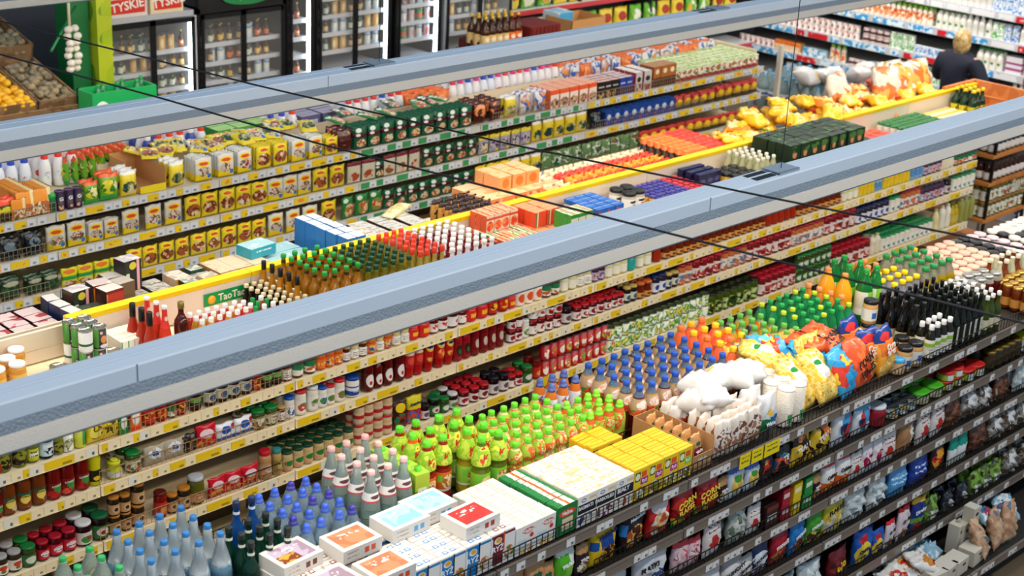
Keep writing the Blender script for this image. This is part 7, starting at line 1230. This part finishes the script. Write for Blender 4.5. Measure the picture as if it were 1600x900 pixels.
# green crate with bottles before the first fridge
a, b = aty(142, 150, 11.0), aty(243, 150, 11.0); t = thing('green_crate', 'bright green drinks crate in front of the leftmost fridge', 'crate', ((a.x+b.x)/2, 11.1, 0)); w_ = b.x-a.x
bm = bmesh.new(); zt_ = H-3.22; bbox(bm, -w_/2, w_/2, -.12, -.1, .0, zt_); bbox(bm, -w_/2, -w_/2+.02, -.1, .12, 0, zt_); bbox(bm, w_/2-.02, w_/2, -.1, .12, 0, zt_); bbox(bm, -w_/2, w_/2, .1, .12, 0, zt_); bbox(bm, -w_/2+.02, w_/2-.02, -.1, .1, zt_-.22, zt_-.2); part('crate_wall', newmesh(bm, art('1fa85c', (('e', .15, .86, .16, .1, 'eaf6ee'),), .35)), t)
for i in range(6): mk(P['soda'], (a.x+.1+i*.09, 11.06+.08*(i % 2), zt_-.2), 0, f"green soda bottle, {nth(i)} from left in the green crate", '')
# beer crate, cardboard boxes on a pallet stack between the runs
tb = atz(760, 66, H-3.42); t = thing('beer_crate', 'dark red plastic beer crate standing on stacked crates', 'crate', (tb.x+.1, tb.y, H-3.48)); CR = art('5a1814', (('n', '48120f', 3, .5),), .5)
bm = bmesh.new()
for q in ((-.3, .3, -.2, -.18), (-.3, .3, .18, .2), (-.3, -.28, -.18, .18), (.28, .3, -.18, .18)): bbox(bm, *q, 0, .1)
bbox(bm, -.28, .28, -.18, .18, 0, .02); part('crate_wall', newmesh(bm, CR), t)
t = thing('beer_crate', 'closed dark red ribbed crate right of the bottle-filled one', 'crate', (tb.x+.66, tb.y, 0)); bm = bmesh.new()
for k in range(5): bbox(bm, -.22, .22, -.2, .2, k*.335, k*.335+.325)
for k in range(7): bbox(bm, -.2+k*.06, -.17+k*.06, -.207, -.2, 1.35, 1.65)
part('crate_body', newmesh(bm, mat('6a1a14', .5)), t)
t = thing('crate_stack', 'stack of brown crates under the beer crate', 'crate', (tb.x+.1, tb.y, 0)); bm = bmesh.new()
for k in range(4): bbox(bm, -.32, .32, -.22, .22, k*.3675, k*.3675+.36)
part('crate_body', newmesh(bm, art('3a1a16', (('n', '2a1412', 4, .5),))), t)
for i in range(6):
    for j in range(3): mk(P['brb' if i < 4 else 'bro'], (tb.x-.16+i*.092, tb.y-.14+j*.1, H-3.45), 0, f"tall {'dark' if i < 4 else 'orange-labelled'} beer bottle, {nth(i)} from left, {nth(j)} row, in red crate", '', scale=2.0)
for i, (px, py, zz, w_, d_, h_, cc, lb) in enumerate(((845, 34, H-3.5, .5, .4, .22, 'e8d8c4', 'white-edged open cardboard box with red print beside the beer crate'), (900, 24, H-3.4, .55, .4, .28, 'c08a50', 'large plain brown cardboard box behind the lamp'))):
    p = atz(px, py, zz); t = thing('cardboard_box', lb, 'box', (p.x, p.y, zz-h_)); bm = bmesh.new()
    for q in ((-w_/2, w_/2, -d_/2, -d_/2+.006), (-w_/2, w_/2, d_/2-.006, d_/2), (-w_/2, -w_/2+.006, -d_/2, d_/2), (w_/2-.006, w_/2, -d_/2, d_/2)): bbox(bm, *q, 0, h_)
    bbox(bm, -w_/2, w_/2, -d_/2, d_/2, 0, .006); part('box_wall', newmesh(bm, art(cc, (('r', .1, .9, .1, .5, 'e0684a' if i == 0 else 'b07a44'),), .7)), t)
    t2 = thing('pallet_stack', f"pile of goods cartons under the {('white-edged', 'plain brown')[i]} box", 'carton', (p.x, p.y, 0)); bm = bmesh.new(); bbox(bm, -w_/2, w_/2, -d_/2, d_/2, .14, zz-h_-.001)
    for k in (-1, 0, 1): bbox(bm, k*w_*.4-.03, k*w_*.4+.03, -d_/2, d_/2, 0, .14)
    part('carton_block', newmesh(bm, mat('b09070', .7)), t2)
p = atz(873, 8, H-3.3); mk(P['tealt'], (p.x, p.y, H-3.46), 0, 'blue and white milk pack', 'in open cardboard box', scale=2.0)
# shelf unit with snack bags in the far background
t = thing('shelving_unit', 'far wall shelf unit with colourful snack bags', 'shelving unit', (14.9, 12.6, 0))
for z in (H-3.1, H-3.45+.02, H-3.85, H-4.3):
    bm = bmesh.new(); bbox(bm, -2.6, 2.2, -.25, .25, z-.03, z); part('shelf', newmesh(bm, wm), t); bm = bmesh.new(); bbox(bm, -2.6, 2.2, -.262, -.25, z-.05, z+.004); part('price_rail', newmesh(bm, mat('c44048', .4)), t)
bm = bmesh.new(); bbox(bm, -2.6, 2.2, .25, .28, 0, 2.6); part('back_panel', newmesh(bm, mat('4a4e54')), t)
bm = bmesh.new()
for x in (-2.6, -1.3, 0, 1.2, 2.18): bbox(bm, x, x+.03, -.2, .25, 0, 2.6)
part('upright', newmesh(bm, mat('2a2c30')), t)
B('bgy', 'yellow nappy-size snack bag', .24, .28, .1, 'e8cf3c', [('e', .5, .6, .3, .2, 'a83a2c')], 90, name='snack_bag'); B('bgg', 'green and white snack bag', .22, .28, .1, '6ab83a', [('p', .5, .4, .4, .4, ('e8e8d8', '6ab83a', 'e0b040'), 8)], 91, name='snack_bag')
for r, z in enumerate((H-3.45+.02, H-3.85)):
    for i in range(16): mk(P[('bgy', 'bgg', 'bgg', 'bgy')[(i+r) % 4]], (12.5+i*.27, 12.45, z), 0, f"{P[('bgy', 'bgg', 'bgg', 'bgy')[(i+r) % 4]].look}, {nth(i)} from left", f"far wall {('upper', 'lower')[r]} shelf")
for i in range(20): mk(P['yogb'], (12.5+i*.2, 12.45, H-3.1), 0, f"pale cup, {nth(i)} from left on the far wall top shelf", '')
# bottled water stack, promo board and slim post by the far aisle end
t = thing('promo_post', 'slim white post at the end of the far aisle', 'post', (12.4, 8.66, 0)); bm = bmesh.new(); bbox(bm, -.022, .022, -.022, .022, 0, H-3.1); part('post_bar', newmesh(bm, mat('d8d2c4', .5)), t)
t = thing('promo_board', 'pale board with blue pictures at the far run end', 'board', (12.33, 9.2, H-3.5)); bm = bmesh.new(); bbox(bm, -.012, .012, -.3, .5, -.05, .32); part('board', newmesh(bm, art('ecdcc8', (('b', 'z', .9, 1, 'f0e4b0'),), .5)), t)
bm = bmesh.new()
for k in range(4):
    for j in range(2): bbox(bm, -.016, -.0125, -.22+k*.15, -.12+k*.15, .08+j*.1, .15+j*.1)
part('blue_picture', newmesh(bm, mat('1f8ab0')), t)
bm = bmesh.new(); bbox(bm, -.01, .01, .0, .04, -1.45, -.05); part('board_leg', newmesh(bm, mat('8a8a8a')), t)
P['bigw'] = bottle('large_water_bottle', 'water bottle', 'large clear water bottle', .36, .065, 'pet', glassy('c4dcdc', .6), mat('4a90c0', .3), art('d8e0e8', (('b', 'z', .3, .6, '3a6ab0'),)), (.4, .6), capr=.3, cap0=.93)
t = thing('pallet', 'low pallet under the large water bottles', 'pallet', (13.9, 9.3, 0)); bm = bmesh.new(); bbox(bm, -.5, .5, -.5, .5, .1, .14)
for k in (-.45, 0, .4): bbox(bm, k, k+.06, -.5, .5, 0, .1)
part('pallet_board', newmesh(bm, mat('a88a60', .7)), t)
for s_ in range(3): fill(['bigw'], 13.42, 14.36, 8.85, 9.75, .14+s_*.365, ('bottom layer on pallet', 'middle layer on pallet', 'top layer on pallet')[s_], gapx=1.03, gapy=1.03, seed=s_)
for i in range(6): mk(P['whitep'], (13.5+.16*i, 8.95+.1*(i % 2), .14+3*.365+.03), 0, f"white plastic-wrapped pack, {nth(i)} from left on the water bottles", '', rot=(R(-70), 0, R(40*i)), scale=1.3)
# mixed goods table beyond the middle deck
t = thing('goods_table', 'low table of mixed goods between far aisle and dairy', 'table', (14.6, 8.0, 0)); bm = bmesh.new(); bbox(bm, -.6, .6, -.5, .5, .62, .66)
for a in (-.55, .5):
    for b in (-.45, .4): bbox(bm, a, a+.05, b, b+.05, 0, .62)
part('table_top', newmesh(bm, mat('b02430', .4)), t)
fill(['yogg', 'yogb', 'fxr', 'tealt'], 14.05, 15.15, 7.55, 8.45, .66, 'on the red low table', gapx=1.5, gapy=1.5, seed=1)
